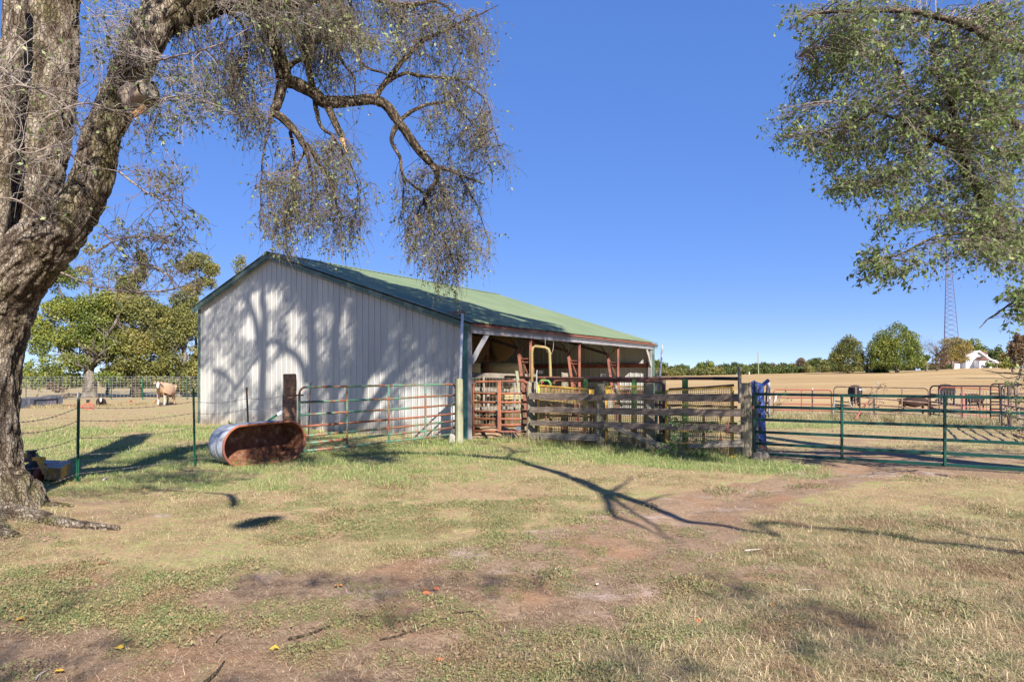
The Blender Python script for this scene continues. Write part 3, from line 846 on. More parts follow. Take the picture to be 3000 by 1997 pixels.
# hay bales
def bale(center, axis, r, w, mat, label, group='round hay bales stacked in the barn'):
    center = Vector(center); ax = Vector(axis).normalized(); m = frame(ax)
    V, F = [], []; S, N = 40, 10; rn = random.Random(int(center.x * 50) + int(center.z * 90))
    ph = rn.random() * 9
    rings = [(-w / 2, r * .2), (-w / 2, r * .6), (-w / 2 + .015, r * .9)] + [(-w / 2 + .05 + (w - .1) * i / N, r) for i in range(N + 1)] + [(w / 2 - .015, r * .9), (w / 2, r * .6), (w / 2, r * .2)]
    for (x, rr) in rings:
        for k in range(S):
            a = 2 * math.pi * k / S
            q = rr * (1 + .03 * math.sin(3 * a + ph) + rn.uniform(-.012, .012) + .01 * math.sin(x * 60))
            V.append(center + m @ Vector((x + (rn.uniform(-.012, .012) if rr < r else 0), q * math.cos(a), q * math.sin(a))))
    for i in range(len(rings) - 1):
        for k in range(S):
            a, b = i * S + k, i * S + (k + 1) % S; F.append((a, b, b + S, a + S))
    F.append(tuple(range(S))[::-1]); F.append(tuple((len(rings) - 1) * S + k for k in range(S)))
    root = thing('hay_bale', center - Vector((0, 0, 0)), label, 'hay bale', group)
    make('bale_body', V, F, mat, root, smooth=True)
    for i in range(6):
        x = -w / 2 + .12 + (w - .24) * i / 5
        pts = [center + m @ Vector((x + .01 * math.sin(5 * t), (r + .008) * (1 + .03 * math.sin(3 * t + ph)) * math.cos(t), (r + .008) * (1 + .03 * math.sin(3 * t + ph)) * math.sin(t))) for t in np.linspace(0, 2 * math.pi, 28, endpoint=False)]
        MB().tube(pts, .006, 4, closed=True).ob('twine', 'wood_dark', root)
    return root
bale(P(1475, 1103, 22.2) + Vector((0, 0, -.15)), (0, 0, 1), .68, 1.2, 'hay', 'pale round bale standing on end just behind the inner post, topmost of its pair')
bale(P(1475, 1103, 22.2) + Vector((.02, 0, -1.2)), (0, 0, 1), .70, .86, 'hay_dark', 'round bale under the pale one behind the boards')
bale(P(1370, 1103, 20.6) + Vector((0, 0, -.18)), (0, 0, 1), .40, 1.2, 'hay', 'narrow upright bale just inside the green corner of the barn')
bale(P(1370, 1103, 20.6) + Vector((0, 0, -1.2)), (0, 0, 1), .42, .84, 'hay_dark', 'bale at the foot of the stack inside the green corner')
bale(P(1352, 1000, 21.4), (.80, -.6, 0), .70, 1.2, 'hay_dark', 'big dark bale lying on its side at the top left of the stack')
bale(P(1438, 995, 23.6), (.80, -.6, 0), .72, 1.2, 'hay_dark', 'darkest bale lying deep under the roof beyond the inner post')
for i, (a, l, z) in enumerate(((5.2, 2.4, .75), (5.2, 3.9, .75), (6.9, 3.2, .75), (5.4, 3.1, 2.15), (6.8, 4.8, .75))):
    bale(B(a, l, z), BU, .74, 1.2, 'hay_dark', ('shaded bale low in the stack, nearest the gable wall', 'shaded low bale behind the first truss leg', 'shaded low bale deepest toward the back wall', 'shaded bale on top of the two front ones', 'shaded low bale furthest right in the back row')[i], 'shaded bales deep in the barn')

# boards and wire panels round the hay
pen = thing('hay_pen', onG(1380, 1290, 19.3), 'grey board and wire barrier in front of the hay inside the barn', 'pen')
p0, p1 = P(1376, 1099, 19.2), P(1570, 1102, 20.3)
board('rail', p0, p1, .04, .13, 'wood_grey', pen)
board('rail', P(1376, 1139, 19.25), P(1545, 1148, 20.0), .04, .12, 'wood_grey', pen)
board('rail', P(1385, 1200, 19.3), P(1545, 1190, 20.0), .04, .12, 'wood_grey', pen)
for x in (1418, 1508):
    board('upright', P(x, 1208, 19.15), P(x - 1, 1101 - (0 if x < 1500 else -3), 19.15), .06, .06, 'wood_grey', pen)
mb = MB(); q0 = P(1376, 1107, 19.1); q1 = P(1520, 1107, 19.6)
for i in range(16): t = i / 15; b = q0.lerp(q1, t); mb.bar(b + Vector((0, 0, -1.35)), b, .008, .008)
for j in range(11): mb.bar(q0 + Vector((0, 0, -.13 * j)), q1 + Vector((0, 0, -.13 * j)), .008, .008)
mb.ob('wire_panel', 'grey_pipe', pen, kind='stuff')
# a dirt and straw heap at the barn mouth
def mound(name, c, rx, ry, h, mat, label, cat, seed=0):
    V, F = [], []; n = 22
    for i in range(n + 1):
        for j in range(n + 1):
            u, v = i / n * 2 - 1, j / n * 2 - 1
            r = math.hypot(u, v); z = h * max(0, 1 - r ** 1.6) * (.6 + .8 * float(fbm(np.array(u * 3 + seed), np.array(v * 3), seed=seed)))
            V.append((c[0] + u * rx, c[1] + v * ry, c[2] - .03 + z))
    for i in range(n):
        for j in range(n): q = i * (n + 1) + j; F.append((q, q + n + 1, q + n + 2, q + 1))
    return tag(make(name, V, F, mat, smooth=True, kind='stuff'), label, cat)
m_plain('dry_soil', (.26, .17, .11), .95, .5, 14)
mound('straw_heap', onG(1450, 1, 18.4), .9, .7, .32, 'dry_soil', 'low heap of trodden soil and straw at the barn mouth', 'heap', 3)

# ------------------------------------------------------------------ gates and fences
def zpx(y, d): return EYE + (YH - y) / FPX * d
def lerp2(a, b, t): return a + (b - a) * t
def tube_gate(name, A, Bp, zsA, zsB, verts, r, mat, label, cat='gate', group=None, rfr=None, rounded=True, vm=None, mats=None, foot=0, sag=0):
    """A, Bp ground points of the two ends; zsA/zsB bar heights there, top first"""
    A = Vector((A[0], A[1], 0)); Bp = Vector((Bp[0], Bp[1], 0)); root = thing(name, (A.x, A.y, gh(A.x, A.y)), label, cat, group)
    rfr = rfr or r
    def pt(t, z0, z1): q = A.lerp(Bp, t); q.z = z0 + (z1 - z0) * t; return q
    L = (Bp - A).length; c = min(.14, L * .12) / L if rounded else 0
    zt, zb = (zsA[0], zsB[0]), (zsA[-1], zsB[-1])
    fr = []
    if rounded:
        fr.append(pt(0, zb[0] - foot, 0))
        for k in range(7):
            an = math.pi / 2 * k / 6; q = pt(c * (1 - math.cos(an)), zt[0], zt[1]); q.z += -c * L * (1 - math.sin(an)); fr.append(q)
        for k in range(7):
            an = math.pi / 2 * k / 6; q = pt(1 - c * (1 - math.sin(an)), zt[0], zt[1]); q.z += -c * L * (1 - math.cos(an)); fr.append(q)
        fr.append(pt(1, 0, zb[1] - foot))
        MB().tube(fr, rfr, 8).ob('frame', mat, root, smooth=True)
    else:
        m_ = MB()
        m_.bar(pt(0, zb[0] - .02, 0), pt(0, zt[0] + r, 0), rfr * 2, rfr * 2.3)
        m_.bar(pt(1, 0, zb[1] - .02), pt(1, 0, zt[1] + r), rfr * 2, rfr * 2.3)
        m_.ob('frame', mat, root)
    for i in range(0 if not rounded else 1, len(zsA)):
        p = [pt(0, zsA[i], zsB[i])]
        for t in verts: q = pt(t, zsA[i], zsB[i]); q.z -= sag * random.uniform(.2, 1.0) * math.sin(math.pi * t); p.append(q)
        p.append(pt(1, zsA[i], zsB[i])); mm = mats[i] if mats else mat
        if rounded: MB().tube([Vector(q) for q in p], r, 8).ob('bar', mm, root, smooth=True)
        else:
            m_ = MB()
            m_.bar(p[0], p[-1], r * 1.9, r * 2); m_.ob('bar', mm, root)
    for t in verts:
        q = pt(t, 0, 0); n = Vector((-(Bp - A).y, (Bp - A).x, 0)).normalized() * (-r)
        MB().bar(Vector((q.x, q.y, lerp2(zb[0], zb[1], t) - .01)) + n, Vector((q.x, q.y, lerp2(zt[0], zt[1], t))) + n, .04, .015 if rounded else .035).ob('upright', vm or mat, root)
    return root

# the long green gate on the right
ys = [1154, 1191, 1228, 1264, 1298, 1327]
zA = [zpx(y, 13.7) for y in ys]; zB = list(np.interp(np.linspace(0, 1, 6), np.linspace(0, 1, 6), zA))
gA = Vector(((2210 - CX) / FPX * 13.7, 13.7, 0)); gE = Vector((8.48, 11.3, 0)); gB = gA + (gE - gA) * 1.16
zB = [z + .0 for z in zA]
tl = lambda x: ((lambda s: ((s * gA.y - gA.x) / ((gB.x - gA.x) - s * (gB.y - gA.y))))((x - CX) / FPX))
gg = tube_gate('green_gate', gA, gB, zA, zB, [tl(2467), tl(2768)], .026, 'green_gate', 'long dark green six bar gate closing the opening on the right', rfr=.030, rounded=False)
MB().box(P(2203, 1193, 13.66), (.035, .03, .03)).ob('latch', 'rust_steel', gg)
# chain from the post to the gate
mb = MB()
ca, cb = P(2168, 1232, 13.05), P(2208, 1225, 13.62)
for i in range(16):
    t = i / 15; q = ca.lerp(cb, t); q.z -= .05 * math.sin(math.pi * t)
    mb.tube([q + Vector((.018 * math.cos(a), 0 if i % 2 else .012 * math.sin(a), .012 * math.sin(a) if i % 2 else 0)) for a in np.linspace(0, 2 * math.pi, 7)[:-1]], .004, 4, closed=True)
for i in range(7):
    t = i / 6; q = P(2178, 1234, 13.1).lerp(P(2200, 1246, 13.3), t); mb.tube([q + Vector((.014 * math.cos(a), .01 * math.sin(a), .01 * math.sin(a))) for a in np.linspace(0, 2 * math.pi, 7)[:-1]], .004, 4, closed=True)
tag(mb.ob('chain', 'wire_steel'), 'steel chain tying the long green gate to the wooden corner post', 'chain')
def stump(c, r, h, label, name='wood_block', cat='block', mat='wood_grey'):
    V, F = [], []; S = 12; rn = random.Random(int(c[0] * 31))
    offs = [rn.uniform(.86, 1.12) for _ in range(S)]
    for (z, k_) in ((-.05, 1.08), (h * .3, 1.0), (h * .85, .98), (h, .93), (h + .005, .4)):
        for k in range(S):
            a = 2 * math.pi * k / S + .2; V.append((c[0] + r[0] * k_ * offs[k] * math.cos(a), c[1] + r[1] * k_ * offs[k] * math.sin(a), c[2] + z + .02 * math.sin(a * 2) * (z > 0)))
    for i in range(4):
        for k in range(S): F.append((i * S + k, i * S + (k + 1) % S, (i + 1) * S + (k + 1) % S, (i + 1) * S + k))
    F.append(tuple(4 * S + k for k in range(S)))
    return tag(make(name, V, F, mat), label, cat)
c = onG(2228, 1, 13.0); stump(c, (.155, .14), .155, 'grey wood block under the hinge end of the green gate')
board('wood_block', onG(2245, 1, 13.05) + Vector((.03, -.05, .04)), onG(2245, 1, 13.05) + Vector((.03, .25, .05)), .05, .11, 'wood_dark')
tag(bpy.data.objects['wood_block.001'], 'small dark board end leaning on the grey block by the green gate', 'board')

# the green and rust gate before the barn gable
ysL = [1134, 1178, 1215, 1249, 1278, 1300, 1322]; ysR = [1125, 1157, 1184, 1211, 1232, 1251, 1270]
A_ = Vector(((877 - CX) / FPX * 13.5, 13.5, 0)); B_ = Vector(((1335 - CX) / FPX * 16.65, 16.65, 0))
def tpar(x, A, Bq):
    s = (x - CX) / FPX; return (s * A.y - A.x) / ((Bq.x - A.x) - s * (Bq.y - A.y))
bg_gate = tube_gate('field_gate', A_, B_, [zpx(y, 13.5) for y in ysL], [zpx(y, 16.65) for y in ysR], [tpar(x, A_, B_) for x in (1015, 1137, 1245)], .0235, 'green_rust_gate',
    'faded green and rusty tube gate in front of the white barn wall', mats=[ 'rust_gate', 'green_rust_gate', 'green_rust_gate', 'rust_gate', 'green_rust_gate', 'green_rust_gate', 'green_rust_gate'], foot=.03, sag=.02)
MB().tube([P(845, 1158, 13.42), P(890, 1157, 13.45)], .016, 6).ob('hinge_pin', 'rust_steel', bg_gate)

# the small rust gate at the barn mouth
ysS = [1118, 1151, 1177, 1204, 1226, 1244, 1262]
A2, B2 = Vector(((1387 - CX) / FPX * 17.3, 17.3, 0)), Vector(((1547 - CX) / FPX * 16.8, 16.8, 0))
zl = [zpx(y, 17.3) for y in ysS]; zr = [zpx(y, 16.8) for y in [1116, 1151, 1177, 1204, 1226, 1244, 1264]]
rg = tube_gate('rust_gate', A2, B2, zl, zr, [tpar(1463, A2, B2)], .028, 'rust_gate', 'small rust red gate hung between the barn corner and the board fence', foot=.12, rfr=.032, sag=.03)
MB().bar(P(1463, 1264, 16.95), P(1463, 1118, 16.95), .09, .03).ob('upright', 'rust_gate', rg)
MB().tube([P(1547, 1270, 16.75), P(1547, 1140, 16.75)], .036, 8).ob('hinge_tube', 'green_rust_gate', rg)

# posts at the barn corner
tag(round_post('corner_post', G(1345, 1298), 1.55, .095, 'wood_treated', rough=.03), 'smooth green tinted round post at the near corner of the barn', 'post')
c = G(1329, 1296); stump((c.x, c.y - .1, 0), (.11, .10), .20, 'pale round concrete lump at the foot of the barn corner post', 'concrete_block', 'block', 'concrete')
def pvc(p0, p1, r, label, group=None):
    return tag(MB().tube([p0, p0.lerp(p1, .5) + Vector((.015, 0, 0)), p1], r, 10).ob('plastic_pipe', 'white_plastic', smooth=True), label, 'pipe', group)
pvc(P(1338, 1288, 16.4), P(1355, 919, 16.7), .033, 'long white plastic pipe leaning against the barn corner')
pvc(P(1925, 1170, 15.6), P(1941, 1009, 15.6), .022, 'thin white plastic pole standing behind the board fence near the far barn corner')

# the old board fence
fence = thing('board_fence', onG(1560, 1, 16.5), 'weathered grey board fence with four rails, one of them broken', 'fence')
FP = [(1558, 16.5), (1758, 14.95), (1904, 14.2), (2185, 13.15)]
def post_sq(x, d, w, y_top, mat='wood_post', lean=0, nm='post', par=fence, dd=.0, lab=None):
    g = onG(x, 1, d); b = g + Vector((0, dd, -.15)); t = Vector((g.x + lean, d + dd, zpx(y_top, d)))
    return board(nm, b, t, w, w * .95, mat, par, warp=.004, segs=8, ragged=.012, label=lab)
post_sq(1560, 16.62, .27, 1118, 'wood_post'); post_sq(1759, 15.07, .19, 1123, 'wood_post'); post_sq(1904, 14.34, .185, 1122, 'wood_post', lean=-.02)
round_post('post', onG(2187, 1, 13.28), zpx(1121, 13.28), .105, 'wood_post', fence, rough=.08)
board('upright_board', P(1571, 1150, 16.3), P(1573, 1084, 16.3), .03, .10, 'wood_pale', fence, ragged=.01)
board('upright_board', P(2168, 1180, 12.98), P(2167, 1073, 12.98), .045, .095, 'wood_grey', fence, ragged=.01)
RW = .045
def rail(x0, y0, d0, x1, y1, d1, h, mat='wood_dark', **kw): return board('rail', P(x0, y0, d0), P(x1, y1, d1), RW, h, mat, fence, segs=14, ragged=.02, **kw)
rail(1553, 1160, 16.4, 1775, 1163, 14.82, .155); rail(1772, 1163, 14.80, 2177, 1165, 13.02, .145)
rail(1553, 1200, 16.4, 1912, 1206, 14.08, .135); rail(1908, 1206, 14.06, 2177, 1209, 13.03, .145)
rail(1555, 1238, 16.4, 1775, 1244, 14.82, .125); rail(1770, 1245, 14.80, 2177, 1254, 13.03, .135)
rail(1553, 1276, 16.4, 1759, 1281, 14.86, .15, 'wood_grey'); rail(2018, 1306, 13.45, 2180, 1297, 13.03, .135, 'wood_grey', taper=(.55, 1.1))
rail(1803, 1252, 14.5, 2012, 1338, 13.55, .085, 'wood_grey', taper=(1.0, 1.25), label='broken rail hanging down to the ground')
board('rail', P(1800, 1248, 14.95), P(1870, 1275, 14.5), .03, .05, 'wood_grey', fence)
# red strap over the third rail
tag(MB().tube([P(2126, 1238, 12.95), P(2128, 1272, 12.97), P(2131, 1273, 12.97), P(2134, 1239, 12.95)], .007, 5).ob('strap', 'pink_red_paint', smooth=True), 'thin red strap hung over the third rail of the board fence', 'strap')

# panels stored behind the board fence
def mesh_panel(x0, yt0, yb0, d0, x1, yt1, yb1, d1, label, mat='yellow_paint', cell=.042, top=True, gap=False):
    a0, a1, b0, b1 = P(x0, yt0, d0), P(x0, yb0, d0), P(x1, yt1, d1), P(x1, yb1, d1)
    root = thing('mesh_panel', a1, label, 'panel', 'yellow steel mesh panels behind the board fence')
    MB().bar(a0, b0, .035, .035).ob('frame_bar', mat, root)
    MB().bar(a1, b1, .035, .035).ob('frame_bar', mat, root)
    MB().bar(a1, a0, .045, .045).ob('frame_bar', mat, root)
    MB().bar(b1, b0, .045, .045).ob('frame_bar', mat, root)
    m_ = MB(); n = int((b0 - a0).length / cell); m = int((a0 - a1).length / cell)
    for i in range(1, n): t = i / n; m_.bar(a1.lerp(b1, t), a0.lerp(b0, t), .009, .010)
    for j in range(1, m): t = j / m; m_.bar(a1.lerp(a0, t), b1.lerp(b0, t), .009, .010)
    m_.ob('mesh', 'ochre_paint' if mat == 'yellow_paint' else mat, root, kind='stuff')
    return root
mesh_panel(1578, 1128, 1300, 16.35, 1745, 1142, 1312, 15.25, 'leftmost yellow mesh panel, its top edge sagging and torn')
mesh_panel(1774, 1132, 1324, 15.15, 1888, 1132, 1328, 14.65, 'middle yellow mesh panel between the two middle posts of the board fence')
mesh_panel(1952, 1144, 1340, 14.3, 2146, 1133, 1336, 13.55, 'right yellow mesh panel with a bright bent top bar')
mesh_panel(1600, 1135, 1296, 17.2, 1740, 1135, 1302, 16.4, 'rusty mesh panel standing close behind the leftmost yellow one', 'rust_steel', .06)
MB_ = MB(); MB_.box(P(2147, 1337, 13.3), (.035, .02, .05)); tag(MB_.ob('ear_tag', 'yellow_paint'), 'small yellow plate lying in the grass by the fence corner post', 'plate')
for (x, y, lab) in ((1733, 1148, 'yellow bracket plate left of the second fence post'), (1781, 1146, 'yellow bracket plate right of the second fence post')):
    tag(MB().box(P(x, y, 14.95), (.055, .012, .045)).ob('bracket', 'yellow_paint'), lab, 'bracket')

# crowding alley of painted pipe behind it
alley = thing('alley_frame', onG(1600, 1, 17), 'green and rust pipe alley frame running behind the board fence', 'cattle alley')
MB().tube([P(1480, 1103, 19.5), P(1560, 1106, 17.6), P(1640, 1107, 16.8)], .035, 8).ob('pipe_rail', 'rust_rail', alley, smooth=True)
MB().tube([P(1600, 1108, 16.6), P(2090, 1108, 14.6)], .034, 8).ob('pipe_rail', 'rust_rail', alley, smooth=True)
MB().tube([P(2090, 1108, 14.6), P(2163, 1109, 14.4)], .037, 8).ob('pipe_rail', 'black_steel', alley, smooth=True)
pp = [P(1620, 1150, 16.7), P(1621, 1124, 16.7), P(1628, 1115, 16.7), P(1640, 1114, 16.6), P(1920, 1116, 15.2), P(1936, 1119, 15.1), P(1944, 1130, 15.1), P(1945, 1150, 15.1), P(1946, 1290, 15.1)]
MB().tube(pp, .036, 8).ob('pipe_hoop', 'rust_rail', alley, smooth=True)
MB().tube([P(1580, 1155, 16.9), P(1580, 1124, 16.9), P(1586, 1114, 16.9), P(1605, 1114, 16.9), P(1612, 1122, 16.9), P(1613, 1155, 16.9)], .034, 8).ob('pipe_hoop', 'leaf_green_paint', alley, smooth=True)
for (x, yt, d) in ((1716, 1110, 16.1), (1858, 1110, 15.5), (2007, 1110, 14.9)):
    MB().bar(onG(x, 1, d), P(x, yt, d), .10, .12).ob('alley_post', 'leaf_green_paint', alley)
for (x, yt, d) in ((1774, 1116, 15.9),):
    MB().bar(onG(x, 1, d), P(x, yt, d), .10, .10).ob('alley_post', 'ochre_paint', alley)
MB().bar(P(1918, 1149, 15.0), P(1946, 1149, 15.0), .05, .06).ob('cross_piece', 'olive_paint', alley)
MB().bar(P(1925, 1275, 14.8), P(1955, 1275, 14.8), .05, .08).ob('cross_piece', 'olive_paint', alley)
MB().box(P(1940, 1290, 15.0), (.13, .03, .12)).ob('side_plate', 'green_trim', alley)
for (x0, y0, x1, y1, d0, d1, m_) in ((1600, 1172, 1760, 1178, 17.0, 16.2, 'rust_rail'), (1800, 1182, 2160, 1192, 15.7, 14.4, 'rust_rail'), (1800, 1145, 1900, 1146, 15.8, 15.4, 'rust_rail'), (1960, 1140, 2150, 1128, 15.0, 14.2, 'rust_rail'),
                                       (1960, 1235, 2160, 1240, 14.9, 14.3, 'olive_paint'), (1600, 1215, 1760, 1222, 17, 16.4, 'dark_pipe'), (1960, 1262, 2150, 1262, 14.9, 14.4, 'leaf_green_paint')):
    MB().tube([P(x0, y0, d0), P((x0 + x1) / 2, (y0 + y1) / 2 + random.uniform(-3, 4), (d0 + d1) / 2), P(x1, y1, d1)], .026, 7).ob('side_rail', m_, alley, smooth=True)
for (x, d) in ((1651, 16.9), (1730, 16.5), (1815, 15.9), (1960, 14.9), (2060, 14.7), (2110, 14.5)):
    MB().bar(onG(x, 1, d), P(x + 2, 1190 + (x % 7) * 6, d), .05, .05).ob('alley_post', 'dark_pipe' if x % 2 else 'rust_steel', alley)
# the tall yellow-green hoop
tag(MB().tube([onG(1559, 1, 17.2), P(1558, 1030, 17.2), P(1561, 1018, 17.2), P(1569, 1014, 17.2), P(1598, 1018, 17.1), P(1607, 1023, 17.1), P(1610, 1034, 17.1), P(1613, 1110, 17.1), onG(1613, 1, 17.1)], .038, 10).ob('pipe_arch', 'mustard_paint', smooth=True),
    'tall mustard yellow pipe arch rising above the fence in front of the barn', 'pipe arch')
# short grey posts and leaning posts behind
def swood(x0, yb, x1, yt, d, w, mat, label, name='wood_post', cat='post'):
    return tag(board(name, P(x0, yb, d), P(x1, yt, d), w, w, mat, ragged=.015), label, cat)
swood(1655, 1300, 1654, 1092, 17.0, .17, 'wood_post', 'short grey post with a flat top behind the fence, left of two')
swood(1766, 1300, 1765, 1094, 16.6, .15, 'wood_post', 'short pale post behind the fence under the second truss leg')
swood(1922, 1300, 1924, 1086, 16.2, .07, 'wood_treated', 'thin pale treated stake beside the white pole')
swood(1942, 1300, 1940, 1112, 15.6, .15, 'wood_post', 'squat grey post behind the rounded end of the brown pipe')
swood(1530, 1244, 1514, 1087, 16.9, .075, 'wood_treated', 'peeled pole leaning between the small rust gate and the truss leg', 'leaning_pole', 'pole')
swood(1815, 1160, 1800, 1125, 15.0, .06, 'wood_grey', 'gnarled stub of wood sticking up over the top rail', 'wood_stub', 'stub')
swood(1822, 1190, 1812, 1172, 15.0, .05, 'wood_grey', 'twisted branch end wedged under the top rail', 'wood_stub', 'stub')
tag(MB().box(P(1589, 1122, 16.8), (.035, .03, .06)).box(P(1592, 1168, 16.8), (.03, .03, .04)).ob('red_marker', 'red_paint'), 'bright red plastic marker hanging behind the fence by the yellow arch', 'marker')
tag(MB().tube([P(1578, 1093, 16.2), P(1581, 1088, 16.2), P(1588, 1086, 16.2), P(1590, 1091, 16.2), P(1583, 1094, 16.2)], .006, 5).ob('wire_loop', 'wire_steel'), 'small loop of wire on the upright board at the fence end', 'wire')
tag(MB().box(P(1522, 1254, 16.9), (.09, .05, .045)).box(P(1535, 1254, 16.85), (.02, .03, .05)).ob('metal_box', 'slate_plastic'), 'small grey metal box under the right end of the rust gate', 'box')
# cable hanging under the eave
tag(MB().tube([B(-.08, 3.7, 2.72), B(-.05, 3.75, 2.45), B(-.05, 3.9, 2.30), B(-.05, 4.1, 2.27), B(-.05, 4.22, 2.42), B(-.06, 4.25, 2.75)], .012, 6).ob('cable', 'wire_steel', smooth=True), 'grey cable loop hanging under the barn eave', 'cable')

# the blue head gate
hg = thing('head_gate', onG(2222, 1, 14.5), 'blue steel cattle head gate standing behind the left end of the green gate', 'head gate')
def hb(x0, y0, x1, y1, w, h, mat='blue_paint', d=14.5, nm='tube', d1=None): return MB().bar(P(x0, y0, d), P(x1, y1, d1 or d), w, h).ob(nm, mat, hg)
hb(2212, 1318, 2208, 1130, .10, .075); hb(2223, 1318, 2215, 1128, .07, .09, d=14.45); hb(2238, 1316, 2229, 1128, .10, .07, d=14.7)
hb(2199, 1128, 2214, 1119, .04, .10, nm='top_plate', d=14.35); hb(2214, 1123, 2234, 1128, .06, .07, nm='top_beam'); hb(2234, 1128, 2252, 1113, .07, .07, nm='top_arm', d=14.8); hb(2213, 1117, 2220, 1190, .03, .03, 'grey_pipe', 14.3, 'lever')
hb(2216, 1190, 2220, 1316, .05, .03, 'grey_pipe', 14.35, 'lever'); hb(2226, 1250, 2232, 1316, .10, .02, nm='side_plate', d=14.4); hb(2209, 1300, 2242, 1312, .25, .06, 'rust_steel', nm='foot')
for y in (1180, 1215, 1255, 1290): MB().box(P(2222, y, 14.38), (.05, .03, .035)).ob('latch_plate', 'dark_pipe', hg)
hb(2196, 1185, 2199, 1120, .06, .06, 'rust_steel', nm='back_bar'); hb(2193, 1235, 2194, 1150, .05, .05, 'dark_pipe', nm='back_bar')
pvc(P(2252, 1222, 15.0), P(2253, 1117, 15.0), .022, 'short white plastic pipe beside the blue head gate')
pvc(P(2265, 1182, 16.0), P(2274, 1157, 16.0), .018, 'stub of white pipe leaning right of the blue head gate')
ck = thing('side_panel', onG(2240, 1, 15.2), 'brown curved bar panel folded behind the blue head gate', 'panel')
for i, (y, x0, x1) in enumerate(((1150, 2234, 2252), (1178, 2236, 2250), (1205, 2232, 2253))):
    MB().tube([P(x0, y + 14, 15.0), P(x0 + 2, y + 3, 15.0), P(x0 + 9, y, 15.0), P(x1, y + 4, 15.1)], .016, 6).ob('curved_bar', 'dark_pipe', ck)
MB().bar(P(2238, 1270, 15.1), P(2248, 1125, 15.1), .03, .03).ob('upright', 'brown_pipe', ck)
for y in (1178, 1211): MB().bar(P(2232, y, 15.05), P(2255, y, 15.05), .016, .016).ob('cross_bar', 'grey_pipe', ck)

# corral panels in the field on the right
def flat_gate(name, x0, x1, ys0, ys1, d0, d1, vx, r, mat, label, **kw):
    A = Vector(((x0 - CX) / FPX * d0, d0, 0)); Bq = Vector(((x1 - CX) / FPX * d1, d1, 0))
    return tube_gate(name, A, Bq, [zpx(y, d0) for y in ys0], [zpx(y, d1) for y in ys1], [tpar(x, A, Bq) for x in vx], r, mat, label, **kw)
flat_gate('corral_gate', 2266, 2436, [1141, 1163, 1182, 1200], [1142, 1166, 1185, 1203], 26, 27, (2347,), .022, 'red_paint', 'red five bar gate standing in the weeds at the near edge of the field', foot=.2)
flat_gate('corral_gate', 2443, 2720, [1132, 1156, 1174, 1190, 1205], [1137, 1180, 1199, 1216, 1219], 25.5, 23.5, (2508, 2570, 2643), .022, 'brown_pipe', 'long brown corral panel with rounded ends right of the red gate', foot=.15)
MB().bar(onG(2440, 1, 25.4), P(2444, 1160, 25.4), .05, .05).ob('panel_leg', 'grey_pipe', bpy.data.objects['corral_gate.001'])
flat_gate('corral_gate', 2725, 2932, [1130, 1154, 1176, 1195, 1212], [1131, 1158, 1184, 1206, 1228], 24.0, 22.0, (2818, 2872), .026, 'dark_pipe', 'dark sagging corral panel with wire mesh behind the green gate', foot=.12, sag=.09)
flat_gate('corral_gate', 2752, 2930, [1133, 1160, 1182, 1205], [1141, 1168, 1203, 1225], 26.0, 25.0, (2822,), .024, 'pink_red_paint', 'bright pinkish red gate seen through the dark corral panel', foot=.2)
flat_gate('corral_gate', 2902, 3010, [1124, 1152, 1176, 1197, 1217], [1125, 1153, 1177, 1200, 1217], 23, 22, (2960,), .024, 'dark_pipe', 'dark corral panel at the far right crossed by leaning bars', foot=.1)
flat_gate('corral_gate', 2935, 3060, [1131, 1158, 1185, 1215, 1240, 1262], [1123, 1175, 1206, 1240, 1275, 1300], 20.5, 15.5, (2948, 2968, 2985), .024, 'brown_pipe', 'mesh of brown panels leaning together at the right edge', foot=.1)
for i, (xa, ya, xb, yb, d) in enumerate(((2930, 1240, 2938, 1130, 21), (2942, 1138, 2958, 1255, 20.5), (2960, 1260, 2954, 1132, 20), (2975, 1130, 2990, 1262, 20), (2990, 1280, 2972, 1128, 19), (2938, 1252, 2928, 1126, 21.5))):
    tag(MB().bar(P(xa, ya, d), P(xb, yb, d), .05, .05).ob('leaning_bar', ('grey_pipe', 'brown_pipe', 'dark_pipe')[i % 3]), ('grey bar leaning right, left edge of the corral tangle', 'brown bar slanting down to the right in the corral tangle', 'dark bar leaning left in the middle of the corral tangle', 'long grey bar crossing the corral tangle to the lower right', 'rightmost brown bar of the corral tangle, leaning left', 'dark bar at the leftmost side of the corral tangle')[i], 'bar', 'bars leaning in the corral tangle')
tag(MB().bar(onG(2823, 1, 24.6), P(2821, 1150, 24.6), .09, .09).ob('panel_post', 'pink_red_paint'), 'pinkish red square post in the middle of the corral panels', 'post')
wm_ = MB(); q0, q1 = P(2745, 1144, 23.6), P(2890, 1146, 22.4)
for i in range(17): t = i / 16; b = q0.lerp(q1, t); wm_.bar(b - Vector((0, 0, .95)), b, .008, .008)
for j in range(6): wm_.bar(q0 - Vector((0, 0, .16 * j)), q1 - Vector((0, 0, .16 * j)), .006, .006)
tag(wm_.ob('wire_panel', 'galvanised', kind='stuff'), 'square wire mesh sheet hung on the dark corral panel', 'wire panel')
for (x, y0, y1, d, m_, lab) in ((2380, 1213, 1137, 27.5, 't_post_dark', 'dark T post with a white tip crossing the red gate'), (2519, 1215, 1138, 24, 't_post_dark', 'dark T post with insulators left of the dry weeds'), (2561, 1215, 1162, 24, 't_post_dark', 'short dark T post behind the brown corral panel')):
    tp = thing('t_post', P(x, y0, d), lab, 'fence post'); MB().bar(P(x, y0 + 4, d), P(x, y1, d), .04, .04).ob('shaft', m_, tp); MB().bar(P(x, y1 + 5, d), P(x, y1, d), .05, .05).ob('tip', 'white_plastic', tp)
